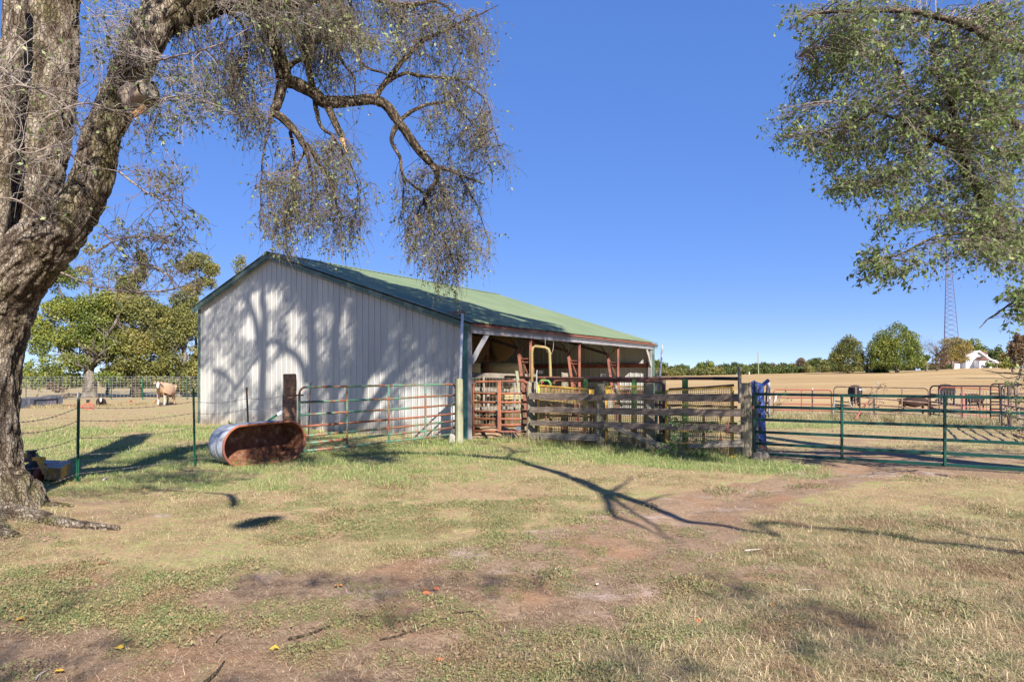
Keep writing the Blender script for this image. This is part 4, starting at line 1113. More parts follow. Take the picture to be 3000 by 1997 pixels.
for (a, b_, lab) in (((2568, 1119), (2577, 1131), 'highest pale stick, poking above the brown corral panel'), ((2486, 1170), (2498, 1198), 'longest pale stick, left in the brown corral panel'), ((2545, 1148), (2556, 1160), 'short pale stick in the dry weeds of the brown corral panel'), ((2520, 1139), (2534, 1145), 'pale stick lying nearly flat beside the dark T post')):
    tag(MB().bar(P(*a, 24.2), P(*b_, 24.2), .03, .03).ob('broken_stick', 'wood_pale'), lab, 'stick', 'pale sticks in the corral panel')
tag(MB().tube([P(2505, 1228, 23.8), P(2520, 1205, 23.8), P(2540, 1180, 23.8), P(2552, 1170, 23.8)], .03, 6).ob('red_stick', 'pink_red_paint'), 'reddish stick slanting out of the weeds by the corral panel', 'stick')

# barbed wire fence on the left
bw = thing('barbed_wire_fence', onG(228, 1, 10.4), 'five strand barbed wire fence from the big tree to the brown square post', 'fence')
def t_post(x, d, yt, mat, parent, tip=None, x1=None, zb=-.1):
    g = onG(x, 1, d); a = g + Vector((0, 0, zb)); b = P(x1 or x, yt, d)
    o = MB().bar(a, b, .012, .045).bar(a + Vector((0, .015, 0)), b + Vector((0, .015, 0)), .03, .010).ob('t_post', mat, parent)
    k = int((b - a).length / .055); m_ = MB()
    for i in range(2, k): m_.box(a.lerp(b, i / k) + Vector((0, -.012, 0)), (.010, .006, .010))
    m_.ob('stud_row', mat, o, kind='stuff')
    if tip: MB().bar(b + Vector((0, 0, -.13)), b + Vector((0, 0, .003)), .016, .048).ob('painted_tip', tip, o)
    return o
t_post(226, 10.4, 1150, 't_post_green', bw, 'wood_pale', 230); t_post(571, 12.05, 1137, 't_post_green', bw, None, 566); t_post(731, 13.1, 1134, 't_post_dark', bw, None, 722)
tie = board('corner_post', G(850, 1337) + Vector((0, 0, -.2)), Vector((G(850, 1337).x - .005, 13.68, zpx(1096, 13.68))), .22, .235, 'wood_tie', bw, segs=10, ragged=.012, warp=.008, label='square dark brown corner post')
MB().bar(P(752, 1256, 13.1), P(829, 1203, 13.5), .012, .045).bar(P(752, 1256, 13.12), P(829, 1203, 13.52), .03, .012).ob('brace', 't_post_green', bw)
MB().bar(P(812, 1214.5, 13.37), P(829.5, 1202.6, 13.49), .02, .05).ob('brace_tip', 'white_plastic', bw)
zs = [1.13, .93, .67, .42, .13]
def wx(x, d): return (x - CX) / FPX * d
for i, z in enumerate(zs):
    pts = [Vector((wx(40, 8.6), 8.6, [1.02, .88, .66, .42, .12][i])), Vector((wx(228, 10.35), 10.35, z)), Vector((wx(568, 12.0), 12.0, z + .03)), Vector((wx(726, 13.05), 13.05, z + .06)), Vector((wx(833, 13.55), 13.55, z + .10))]
    full = []
    for a, b in zip(pts[:-1], pts[1:]):
        for k in range(14):
            t = k / 14; q = a.lerp(b, t); q.z -= .05 * math.sin(math.pi * t) * (1 if i < 4 else .3); full.append(q)
    full.append(pts[-1])
    w = MB().tube(full, .0032, 4).ob('wire', 'wire_steel', bw)
    m_ = MB(); L = 0; nxt = .1
    for a, b in zip(full[:-1], full[1:]):
        seg = (b - a).length
        while nxt < L + seg:
            q = a.lerp(b, (nxt - L) / seg)
            m_.bar(q + Vector((-.014, 0, .012)), q + Vector((.014, 0, -.012)), .003, .003); m_.bar(q + Vector((-.012, 0, -.014)), q + Vector((.012, 0, .014)), .003, .003); nxt += .125
        L += seg
    m_.ob('barbs', 'wire_steel', w, kind='stuff')
for y in (1157, 1186, 1218):
    q = P(848, y, 13.56); MB().tube([q + Vector((.125 * math.cos(a) * 1.05, .125 * math.sin(a) + .12, .004 * math.sin(3 * a))) for a in np.linspace(0, 2 * math.pi, 16, endpoint=False)], .004, 4, closed=True).ob('wire_wrap', 'wire_steel', tie) if False else MB().bar(P(829, y, 13.54), P(866, y + 1, 13.54), .006, .007).ob('wire_wrap', 'wire_steel', bw)
tag(t_post(902, 16.5, 1120, 't_post_dark', None, None, 909), 'dark T post leaning behind the faded gate against the barn', 'fence post')

# ------------------------------------------------------------------ stock tank
def tank():
    fd = Vector((math.cos(R(49)), math.sin(R(49)), 0)).normalized(); inn = Vector((-fd.y, fd.x, 0)); up = Vector((0, 0, 1))
    inn = (inn + Vector((0, 0, .02))).normalized()
    c = P(779, 1308, 12.55); c.z = .375; Lh, Rr, D = .80 - .365, .365, .60
    root = thing('stock_tank', (c.x, c.y, 0), 'oval galvanised stock tank tipped on its side, rusty red inside', 'stock tank')
    tilt = .035
    def prof(r, n=56):
        out = []
        for k in range(n):
            a = 2 * math.pi * k / n; x = r * math.cos(a); z = r * math.sin(a); s = Lh + 0
            x += s * (1 if math.cos(a) > 0 else -1) * min(1, abs(math.cos(a)) * 6); out.append((x, z))
        return out
    def ring(r, dep): return [c + fd * x + up * (z + tilt * x) + inn * dep for (x, z) in prof(r)]
    def skin(rings, name, mat, sm=True, close=None):
        V = [v for r_ in rings for v in r_]; n = len(rings[0]); F = []
        for i in range(len(rings) - 1):
            for k in range(n): F.append((i * n + k, i * n + (k + 1) % n, (i + 1) * n + (k + 1) % n, (i + 1) * n + k))
        if close: F.append(tuple((len(rings) - 1) * n + k for k in range(n)))
        return make(name, V, F, mat, root, smooth=False)
    outer = []; inner = []
    N = 60
    for i in range(N + 1):
        dep = .015 + (D - .03) * i / N
        ribz = 0
        for (a0, a1, k) in ((.08, .26, 4), (.33, .52, 4)):
            if a0 < dep < a1: ribz = .006 * (1 - math.cos(2 * math.pi * k * (dep - a0) / (a1 - a0)))
        outer.append(ring(Rr - .012 + ribz, dep)); inner.append(ring(Rr - .018 + ribz, dep))
    skin(outer, 'tank_wall', 'tank_zinc'); skin(inner, 'tank_lining', 'tank_rust')
    skin([ring(Rr - .012, D - .015), ring(Rr - .012, D)], 'tank_rim', 'tank_zinc')
    skin([ring(Rr - .02, D - .03), ring((Rr - .02) * .6, D - .028)], 'tank_floor', 'tank_rust', close=True); skin([ring(Rr - .02, D - .02), ring((Rr - .02) * .6, D - .018)], 'tank_underside', 'tank_zinc', close=True)
    MB().tube(ring(Rr + .002, 0.0), .022, 8, closed=True).ob('rolled_rim', 'rust_gate', root, smooth=True)
tank()

# ------------------------------------------------------------------ mower behind the big tree
mw = thing('mower', onG(120, 1, 10.2), 'yellow tow mower with a fat caster wheel half hidden by the big tree', 'mower')
def wheel(c, ax, r, w, par, rimmat='pink_red_paint'):
    ax = Vector(ax).normalized(); m = frame(ax)
    def rg_(rr, x, n=28): return [Vector(c) + m @ Vector((x, rr * math.cos(2 * math.pi * k / n), rr * math.sin(2 * math.pi * k / n))) for k in range(n)]
    def loft(name, rs, mat, cap=False):
        V = [v for q in rs for v in q]; n = 28; F = []
        for i in range(len(rs) - 1):
            for k in range(n): F.append((i * n + k, i * n + (k + 1) % n, (i + 1) * n + (k + 1) % n, (i + 1) * n + k))
        if cap: F += [tuple(range(n))[::-1], tuple((len(rs) - 1) * n + k for k in range(n))]
        return make(name, V, F, mat, par, smooth=True)
    tyre = loft('tyre', [rg_(r * .55, -w / 2 * .8), rg_(r * .8, -w / 2), rg_(r * .95, -w / 2 * .85), rg_(r, -w * .3), rg_(r, w * .3), rg_(r * .95, w / 2 * .85), rg_(r * .8, w / 2), rg_(r * .55, w / 2 * .8)], 'rubber')
    loft('wheel_rim', [rg_(r * .56, -w * .38), rg_(r * .5, -w * .2), rg_(r * .18, -w * .22), rg_(r * .16, -w * .5), rg_(r * .16, w * .5), rg_(r * .18, w * .2), rg_(r * .5, w * .2), rg_(r * .56, w * .38)], rimmat, True)
    return tyre
wheel(P(104, 1383, 10.2) + Vector((0, 0, -.02)), (1, -.28, 0), .185, .17, mw)
MB().bar(P(112, 1340, 9.98), P(134, 1387, 9.98), .03, .07).bar(P(96, 1343, 10.2), P(128, 1343, 10.0), .06, .05).ob('wheel_fork', 'mower_yellow', mw)
MB().tube([P(92, 1345, 10.2), P(92, 1322, 10.2)], .055, 12).ob('pivot_cap', 'black_steel', mw); MB().tube([P(92, 1323, 10.2), P(92, 1319, 10.2)], .075, 12).ob('pivot_cap', 'black_steel', mw)
MB().box(P(88, 1347, 10.25), (.16, .10, .022)).ob('pivot_plate', 'black_steel', mw)
MB().box(P(75, 1335, 10.4), (.12, .1, .04)).bar(P(100, 1330, 10.4), P(118, 1346, 10.3), .06, .03).ob('arm', 'mower_yellow', mw)
dk = [P(128, 1351, 10.9), P(206, 1354, 10.7), P(178, 1372, 10.0), P(130, 1372, 10.1)]
mb = MB(); lo = [q - Vector((0, 0, .16)) for q in dk]
mb.add(dk + lo, [(0, 1, 2, 3), (4, 7, 6, 5), (0, 4, 5, 1), (1, 5, 6, 2), (2, 6, 7, 3), (3, 7, 4, 0)]); mb.ob('deck_side', 'mower_yellow', mw)
top = [q + Vector((0, 0, .004)) for q in dk]; ctr = sum(top, Vector()) / 4; top = [ctr + (q - ctr) * 1.05 for q in top]; tb = [q + Vector((0, 0, .02)) for q in top]
MB().add(top + tb, [(0, 3, 2, 1), (4, 5, 6, 7), (0, 1, 5, 4), (1, 2, 6, 5), (2, 3, 7, 6), (3, 0, 4, 7)]).ob('deck_top', 'wood_pale', mw)

# ------------------------------------------------------------------ far left: bunk, implement, woven fence
bk = thing('feed_bunk', onG(125, 1, 34), 'long blue grey feed bunk lying in the grass at the far left', 'feed bunk')
q0, q1 = onG(30, 1, 33.5), onG(184, 1, 37.5); h_ = .50; nb = Vector((-(q1 - q0).y, (q1 - q0).x, 0)).normalized() * .7
mb = MB(); mb.add([q0, q1, q1 + nb, q0 + nb] + [v + Vector((0, 0, h_)) for v in (q0, q1, q1 + nb, q0 + nb)], [(0, 1, 5, 4), (1, 2, 6, 5), (2, 3, 7, 6), (3, 0, 4, 7), (4, 5, 6, 7)]); mb.ob('bunk_body', 'slate_plastic', bk)
fo = -nb.normalized() * .03
for (ta, tb_, za, zb_) in ((.42, .445, .0, .40), (.86, .885, .0, .46), (.42, .885, .38, .415)):
    a, b = q0.lerp(q1, ta) + fo, q0.lerp(q1, tb_) + fo
    MB().add([a + Vector((0, 0, za)), b + Vector((0, 0, za)), b + Vector((0, 0, zb_)), a + Vector((0, 0, zb_)), a - fo + Vector((0, 0, za)), b - fo + Vector((0, 0, za)), b - fo + Vector((0, 0, zb_)), a - fo + Vector((0, 0, zb_))], [(0, 1, 2, 3), (0, 4, 5, 1), (1, 5, 6, 2), (2, 6, 7, 3), (3, 7, 4, 0)]).ob('bunk_trim', 'black_steel', bk)
im = thing('harrow', onG(255, 1, 33), 'orange red steel implement frame rusting in the grass', 'farm implement')
for (a, b, r_) in (((236, 1190), (272, 1201), .07), ((236, 1189), (262, 1175), .03), ((262, 1175), (274, 1198), .04), ((258, 1174), (262, 1188), .04), ((245, 1186), (275, 1190), .035), ((262, 1186), (274, 1184), .06)):
    MB().bar(P(*a, 33), P(*b, 33), r_ * .9, r_ * 1.2).ob('beam', 'pink_red_paint', im)
MB().box(P(258, 1174, 33), (.06, .05, .06)).ob('hitch', 'black_steel', im)
im2 = thing('harrow', onG(208, 1, 36), 'dark rust brown implement bed lying behind the green T post', 'farm implement')
MB().bar(P(188, 1191, 36), P(200, 1191, 36), .5, .20).ob('bed', 'black_steel', im2); MB().bar(P(200, 1190, 36), P(224, 1190, 36), .5, .20).ob('bed', 'rust_steel', im2)
for (x, y, d, lab) in ((384, 1180, 40, 'small red steel stand in the grass near the middle trunk'), (458, 1180, 41, 'red steel piece lying behind the tan cow')):
    st = thing('red_stand', onG(x, 1, d), lab, 'farm implement')
    for dx in (-5, 0, 5): MB().bar(P(x + dx, y + 6, d), P(x + dx * .3, y - 8, d), .05, .05).ob('leg', 'red_paint', st)
    MB().bar(P(x - 7, y + 3, d), P(x + 7, y, d), .07, .09).ob('beam', 'red_paint', st)
wf = thing('woven_wire_fence', onG(300, 1, 47), 'tall square mesh wire fence across the pasture on the left', 'fence')
mb = MB(); q0 = Vector((wx(40, 46), 46, 0)); q1 = Vector((wx(640, 50), 50, 0)); n = 54
for i in range(n + 1): b = q0.lerp(q1, i / n); mb.bar(b, b + Vector((0, 0, 1.62)), .014, .014)
for j in range(9): z = .05 + 1.55 * (j / 8) ** .9; mb.bar(q0 + Vector((0, 0, z)), q1 + Vector((0, 0, z)), .011, .011)
mb.ob('wire_mesh', 'galvanised', wf, kind='stuff')
for x in (76, 326, 418, 548): MB().bar(onG(x, 1, 48), Vector((wx(x, 48), 48, 1.5)), .05, .05).ob('t_post', 't_post_green', wf)

# ------------------------------------------------------------------ the big tree on the left
bigtree = thing('elm_tree', (-5.55, 7.9, 0), 'huge old leaning tree with deeply furrowed bark at the left edge', 'tree')
def pp3(*q): return [tuple(P(x, y, d)) for (x, y, d) in q]
trunk, tC, tR = bark_limb('trunk', [(-5.95, 7.6, -.35), tuple(P(-50, 1500, 7.6)), tuple(P(-66, 1440, 7.65)), tuple(P(-76, 1370, 7.7)), tuple(P(-80, 1200, 7.75)), tuple(P(-66, 1030, 7.8)), tuple(P(-35, 900, 7.85)), tuple(P(20, 800, 7.85))],
                          [.86, .62, .52, .455, .445, .45, .46, .40], 'bark', bigtree, sides=130, step=.022, amp=.075, freq=10, wob=.0)
for pts, rad in (([P(-70, 1500, 7.65), P(20, 1525, 7.35), P(110, 1555, 7.15), P(220, 1585, 7.0), P(345, 1602, 6.95)], [.28, .24, .17, .10, .03]),
                 ([P(-90, 1510, 7.5), P(-40, 1560, 7.0), P(40, 1640, 6.5)], [.3, .22, .08]),
                 ([P(0, 1470, 7.9), P(80, 1470, 7.85), P(150, 1480, 7.8), P(215, 1492, 7.8)], [.24, .17, .10, .03])):
    q = [tuple(v) for v in pts]; q = [(a, b, max(c_, gh(a, b) + (.02 if i else .3)) - rad[i] * (.55 if i else 0)) for i, (a, b, c_) in enumerate(q)]
    bark_limb('root', q, rad, 'bark', bigtree, sides=60, step=.03, amp=.08, freq=10, wob=.03)
limb1, LC, LR = bark_limb('main_limb', [tuple(P(-70, 935, 7.85)), tuple(P(20, 835, 7.8)), tuple(P(120, 722, 7.7)), tuple(P(205, 640, 7.6)), tuple(P(262, 540, 7.6)), tuple(P(300, 400, 7.6)), tuple(P(360, 270, 7.65)), tuple(P(425, 120, 7.7)), tuple(P(500, -10, 7.8)), tuple(P(560, -160, 7.9))],
                          [.38, .355, .315, .25, .215, .198, .20, .20, .205, .18], 'bark', bigtree, sides=120, step=.022, amp=.095, freq=11, wob=.015)
back, BC_, BR_ = bark_limb('rear_stem', [tuple(P(-20, 900, 8.5)), tuple(P(40, 760, 8.7)), tuple(P(75, 600, 8.8)), tuple(P(110, 420, 8.9)), tuple(P(135, 220, 8.9)), tuple(P(150, 0, 9.0)), tuple(P(170, -250, 9.1))],
                           [.36, .33, .34, .37, .36, .32, .30], 'bark', bigtree, sides=110, step=.03, amp=.09, freq=10)
bark_limb('side_stem', pp3((-40, 700, 8.0), (-5, 500, 8.1), (15, 300, 8.2), (35, 120, 8.2), (50, -60, 8.3)), [.22, .16, .14, .13, .12], 'bark', bigtree, sides=40, step=.03, amp=.08, freq=11)
# burl and sawn stub on the main limb
V, F = [], []; S, N = 26, 12; c = P(412, 282, 7.42)
m_ = frame(Vector((.8, -.55, .12)))
for i in range(N + 1):
    t = i / N; x = -.16 + .34 * t; r_ = .155 * (1 - .35 * max(0, t - .5) * 1.4) * (1 + .12 * math.sin(t * 9))
    for k in range(S):
        a = 2 * math.pi * k / S; rr = r_ * (1 + .10 * math.sin(3 * a + t * 4) + .05 * math.sin(7 * a)); V.append(c + m_ @ Vector((x, rr * math.cos(a), rr * .9 * math.sin(a))))
for i in range(N):
    for k in range(S): F.append((i * S + k, i * S + (k + 1) % S, (i + 1) * S + (k + 1) % S, (i + 1) * S + k))
make('burl', V, F, 'cut_wood', bigtree, smooth=True)
MB().tube([c + m_ @ Vector((.17, 0, 0)), c + m_ @ Vector((.195, 0, 0))], [.10, .085], 20).ob('sawn_stub', 'wood_grey', bigtree)
make('scar', [P(385, 330, 7.36), P(420, 305, 7.33), P(432, 318, 7.35), P(408, 335, 7.36), P(398, 352, 7.37)], [(0, 1, 2, 3, 4)], 'broken_wood', bigtree)

def branch(pts, rad, sides=14, nm='branch', mat='bark_branch', par=bigtree, amp=.12, freq=22, step=.045):
    return bark_limb(nm, pp3(*pts), rad, mat, par, sides=sides, step=step, amp=amp, freq=freq, wob=.035, kinkseed=len(LIMBS) * 3.1)
LIMBS = []
def BRL(pts, rad, **kw):
    o, C, Rr = branch(pts, rad, **kw); LIMBS.append(C[::2]); return o
BRL([(480, 60, 7.8), (560, 30, 8.0), (680, 4, 8.2), (800, 0, 8.3), (930, -14, 8.5), (1060, -60, 8.7)], [.20, .16, .13, .11, .10, .08], sides=26)
BRL([(735, 5, 8.25), (783, 85, 8.3), (808, 149, 8.35), (834, 236, 8.4)], [.085, .082, .088, .10], sides=28)
BRL([(834, 236, 8.4), (876, 251, 8.45), (923, 276, 8.5), (955, 302, 8.55), (1025, 296, 8.6), (1098, 293, 8.7), (1136, 315, 8.75), (1166, 357, 8.8), (1195, 396, 8.85), (1238, 451, 8.9), (1272, 490, 8.9), (1278, 527, 8.9), (1247, 587, 8.95), (1258, 620, 8.95), (1272, 668, 9.0)],
    [.085, .082, .078, .076, .068, .066, .066, .062, .058, .052, .044, .034, .027, .018, .008], sides=26)
BRL([(955, 302, 8.55), (983, 366, 8.5), (1004, 405, 8.45)], [.055, .045, .036], sides=18)
BRL([(1004, 405, 8.45), (1012, 428, 8.43), (1021, 451, 8.42)], [.034, .018, .004], nm='broken_stub', mat='broken_wood')
BRL([(828, 245, 8.4), (811, 298, 8.38), (801, 325, 8.35), (838, 353, 8.3), (874, 398, 8.3), (890, 432, 8.3)], [.07, .062, .05, .05, .044, .036], sides=20)
BRL([(888, 420, 8.3), (896, 452, 8.28), (908, 500, 8.26)], [.034, .027, .020], nm='broken_stub', mat='bark_branch')
BRL([(903, 486, 8.27), (914, 510, 8.26), (916, 560, 8.26), (917, 600, 8.25), (920, 662, 8.24)], [.018, .014, .012, .01, .003])
BRL([(890, 425, 8.3), (923, 468, 8.35), (966, 532, 8.4), (985, 597, 8.45)], [.034, .028, .02, .008])
BRL([(800, 325, 8.35), (785, 352, 8.35), (772, 382, 8.35)], [.03, .016, .004])
BRL([(840, 10, 8.6), (862, 60, 8.6), (876, 106, 8.6), (902, 166, 8.6), (910, 221, 8.6), (920, 266, 8.6), (928, 320, 8.55), (941, 370, 8.5), (972, 404, 8.5), (956, 440, 8.5)], [.05, .045, .042, .045, .042, .036, .03, .024, .014, .006], sides=16)
BRL([(893, 20, 8.7), (906, 85, 8.7), (902, 166, 8.6)], [.04, .035, .035]); BRL([(847, 203, 8.4), (866, 184, 8.5), (898, 168, 8.6)], [.035, .034, .03])
BRL([(946, -10, 8.5), (953, 47, 8.4), (975, 85, 8.35), (1000, 128, 8.3)], [.04, .032, .018, .005], mat='bark_branch')
BRL([(975, -10, 8.8), (1013, 51, 8.8), (1030, 94, 8.8), (1048, 160, 8.8), (1081, 200, 8.8), (1125, 214, 8.8), (1150, 235, 8.8)], [.04, .035, .026, .02, .017, .014, .006])
BRL([(1098, 287, 8.7), (1132, 242, 8.75), (1170, 187, 8.8), (1208, 145, 8.9), (1255, 111, 9.0), (1323, 81, 9.1), (1387, 51, 9.2), (1466, 14, 9.3)], [.042, .038, .034, .03, .024, .018, .013, .004])
BRL([(1125, 252, 8.75), (1187, 217, 8.8), (1238, 221, 8.9), (1323, 230, 9.0), (1390, 236, 9.0)], [.03, .026, .02, .015, .005])
BRL([(1172, 350, 8.8), (1217, 319, 8.8), (1259, 306, 8.85), (1315, 300, 8.9), (1380, 290, 9.0)], [.03, .026, .02, .014, .004]); BRL([(1276, 489, 8.9), (1323, 502, 8.95), (1357, 519, 9.0), (1420, 545, 9.0)], [.03, .024, .018, .005])
BRL([(1164, 372, 8.8), (1149, 417, 8.75), (1174, 468, 8.75), (1183, 519, 8.75), (1230, 557, 8.8), (1270, 575, 8.8)], [.04, .028, .022, .018, .012, .004])
BRL([(980, 150, 8.8), (1008, 200, 8.75), (1034, 225, 8.7), (1036, 280, 8.6)], [.02, .018, .016, .012])
BRL([(620, 20, 8.2), (700, 60, 8.4), (720, 150, 8.5), (700, 260, 8.5), (690, 330, 8.5)], [.035, .022, .016, .012, .004]); BRL([(1040, -20, 9.0), (1180, 20, 9.2), (1280, 10, 9.3), (1350, 60, 9.4)], [.04, .03, .02, .006])
BRL([(1247, 587, 8.95), (1225, 620, 8.95), (1232, 700, 9.0)], [.014, .009, .003]); BRL([(985, 597, 8.45), (1010, 640, 8.5)], [.008, .003]); BRL([(868, 640, 8.5), (872, 520, 8.5), (862, 450, 8.45), (850, 380, 8.4)], [.004, .012, .018, .022])
BRL([(1270, 650, 9.0), (1310, 720, 9.2), (1345, 800, 9.4)], [.012, .009, .003])
# long bare shoots off the main limb
for pts in ([(285, 740, 7.5), (330, 712, 7.3), (400, 692, 7.2), (470, 700, 7.1), (540, 660, 7.0)], [(180, 800, 7.6), (260, 830, 7.4), (350, 850, 7.3), (470, 850, 7.2), (590, 830, 7.1)], [(300, 690, 7.5), (380, 760, 7.3), (470, 790, 7.2), (560, 870, 7.1)],
            [(430, 312, 7.4), (520, 285, 7.3), (620, 300, 7.3), (700, 330, 7.4)], [(420, 180, 7.4), (520, 165, 7.3), (620, 140, 7.3), (730, 80, 7.3)], [(380, 330, 7.4), (330, 320, 7.1), (240, 300, 6.9), (110, 360, 6.8)], [(250, 400, 7.3), (180, 300, 7.0), (60, 250, 6.8), (-30, 260, 6.8)],
            [(350, 500, 7.4), (420, 560, 7.3), (480, 590, 7.2), (535, 575, 7.2)], [(240, 480, 7.2), (170, 430, 7.0), (90, 450, 6.9), (10, 420, 6.8)], [(150, 660, 7.3), (60, 590, 7.0), (-20, 580, 6.9)]):
    BRL(pts, [.013] + [.009] * (len(pts) - 2) + [.003], sides=7, nm='shoot', mat='twig', amp=.03)
for pts in ([(800, 330, 8.3), (778, 430, 8.3), (770, 540, 8.3), (765, 660, 8.3)], [(893, 442, 8.3), (860, 520, 8.4), (838, 620, 8.4), (842, 740, 8.4)], [(966, 532, 8.4), (985, 620, 8.5), (1000, 700, 8.5)], [(972, 404, 8.5), (1020, 470, 8.6), (1050, 560, 8.6), (1058, 660, 8.6)],
            [(1276, 500, 8.9), (1310, 600, 9.0), (1340, 700, 9.0)], [(1340, 506, 8.95), (1395, 600, 9.1), (1420, 690, 9.1)], [(1183, 519, 8.8), (1180, 610, 8.8), (1196, 720, 8.8)], [(1315, 300, 8.9), (1400, 380, 9.1), (1440, 480, 9.2)], [(1323, 230, 9.0), (1420, 290, 9.2), (1450, 380, 9.2)]):
    BRL(pts, [.016] + [.010] * (len(pts) - 2) + [.003], sides=7, amp=.05)
ALL = np.concatenate(LIMBS)

def grow(poly, n, depth, limbs=ALL, wig=.05, droop=1.7, r0=.006, prefer_up=True, maxd=None, K=12, len_lim=(0.2, 1.9)):
    xy = sample_poly(poly, int(n * 1.7)); E = px2w(xy, rng.uniform(depth[0], depth[1], len(xy)))
    E = E[fbm(E[:, 0] * 1.7, E[:, 2] * 1.7, E[:, 1] * .6, seed=303, oct=3) > .445][:n]; S = np.empty_like(E)
    for i, e in enumerate(E):
        d = limbs - e; dist = np.linalg.norm(d, axis=1)
        cost = np.abs(dist - .45) + (np.where(d[:, 2] < 0, 2.2 * np.abs(d[:, 2]), 0) if prefer_up else 0) + rng.uniform(0, .3, len(d))
        j = int(np.argmin(cost)); S[i] = limbs[j]
    return hang_twigs(S, E, K, r0, .0016, droop, wig)

def crown(parent, specs, leafmat, twigmat='twig_dark', leaf=(.034, .5), side=6, side_len=.24, leaf_per_side=4.0, leaf_hang=.35, nm='leaves', tint=(.1, .75), limbs=None, sdroop=.6):
    tw, lv, tn = [], [], []
    for sp in specs:
        C, r = grow(sp['poly'], sp['n'], sp['d'], limbs=limbs if limbs is not None else ALL, wig=sp.get('wig', .05), droop=sp.get('droop', 1.7), prefer_up=sp.get('up', True), r0=sp.get('r0', .006))
        tw.append(tubes_np(C, r, 3))
        C2, r2 = side_twigs(C, sp.get('side', side), sp.get('slen', side_len), droop=sp.get('sdroop', sdroop)); tw.append(tubes_np(C2, r2, 3))
        k = sp.get('leaf', 1.0)
        if k > 0:
            pos = leaves_on(C2, leaf_per_side * k, .15)
            t = np.clip(rng.normal(sp.get('tint', .42), .2, len(pos)) + .25 * (fbm(pos[:, 0] * 2, pos[:, 2] * 2, pos[:, 1] * 2, seed=77, oct=2) - .5), 0, 1)
            v, f, tv = leaves_np(pos, leaf[0] * sp.get('ls', 1), leaf[1], t, leaf_hang); lv.append((v, f)); tn.append(tv)
    V, F = join_np(tw); make('twigs', V, F, twigmat, parent, kind='stuff')
    if lv:
        V, F = join_np(lv); make(nm, V, F, leafmat, parent, attrs={'tint': np.concatenate(tn)}, kind='stuff')

crown(bigtree, [
    # hanging mass on the right of the drooping limb
    dict(poly=[(1190, 30), (1330, 20), (1450, 40), (1480, 130), (1440, 210), (1470, 300), (1460, 400), (1500, 480), (1470, 520), (1420, 560), (1350, 600), (1290, 560), (1300, 430), (1240, 380), (1230, 300), (1170, 260), (1150, 150)], n=340, d=(8.3, 9.7), side=6),
    dict(poly=[(1120, 0), (1260, 0), (1320, 60), (1200, 150), (1080, 160)], n=110, d=(8.4, 9.6), side=7),
    dict(poly=[(1120, 520), (1200, 500), (1330, 560), (1400, 640), (1440, 700), (1420, 830), (1330, 850), (1260, 820), (1200, 780), (1180, 700), (1150, 640)], n=210, d=(8.5, 9.4), side=7),
    # the middle hanging mass
    dict(poly=[(820, 460), (900, 500), (960, 400), (1040, 430), (1070, 500), (1110, 550), (1090, 640), (1070, 720), (980, 750), (900, 720), (860, 760), (800, 740), (740, 620), (760, 540)], n=285, d=(8.0, 9.0), side=7),
    dict(poly=[(900, 60), (1060, 60), (1060, 330), (960, 280), (900, 200)], n=110, d=(8.3, 9.2), side=7, leaf=.8),
    dict(poly=[(560, 0), (1120, -20), (1120, 130), (960, 190), (760, 120), (560, 90)], n=280, d=(7.8, 9.2), side=8, leaf=1.1),
    dict(poly=[(690, 130), (790, 130), (800, 300), (770, 430), (700, 430), (650, 330)], n=110, d=(8.0, 8.9), side=6, leaf=1.1),
    dict(poly=[(500, 130), (690, 100), (720, 300), (620, 330), (480, 300)], n=110, d=(7.6, 8.8), side=6, leaf=.9),
    # leaves over the barn roof
    dict(poly=[(1245, 720), (1330, 760), (1345, 920), (1300, 915), (1250, 840)], n=22, d=(9.2, 9.8), side=7, leaf=1.3),
], 'leaf_elm', 'twig_dark', leaf=(.043, .5), leaf_per_side=1.9, side_len=.30, sdroop=1.3)
crown(bigtree, [
    # pale bare shoots in front of the stems
    dict(poly=[(-20, 20), (260, 0), (380, 60), (330, 230), (250, 330), (180, 560), (100, 600), (-20, 560)], n=105, d=(6.6, 7.4), wig=.13, up=False, droop=1.2, side=4, slen=.34, sdroop=.0, leaf=.14, ls=1.2, tint=.6, r0=.0065),
    dict(poly=[(260, 0), (420, 0), (330, 210), (240, 180)], n=60, d=(7.0, 8.2), wig=.09, up=False, side=5, slen=.3, leaf=.3, ls=1.1),
    dict(poly=[(440, 150), (620, 200), (640, 360), (560, 430), (430, 440)], n=90, d=(6.9, 7.7), wig=.08, up=False, droop=1.2, side=5, slen=.25, sdroop=.2, leaf=.35),
    dict(poly=[(560, 0), (1000, 0), (900, 70), (600, 60)], n=50, d=(7.6, 8.0), wig=.08, side=4, slen=.3, leaf=.2),
    dict(poly=[(1070, 0), (1180, 0), (1160, 130), (1090, 120)], n=60, d=(8.2, 8.5), wig=.04, side=4, slen=.3, leaf=.6, tint=.75),
], 'leaf_elm_bright', 'twig_light', leaf=(.045, .55), nm='sparse_leaves')
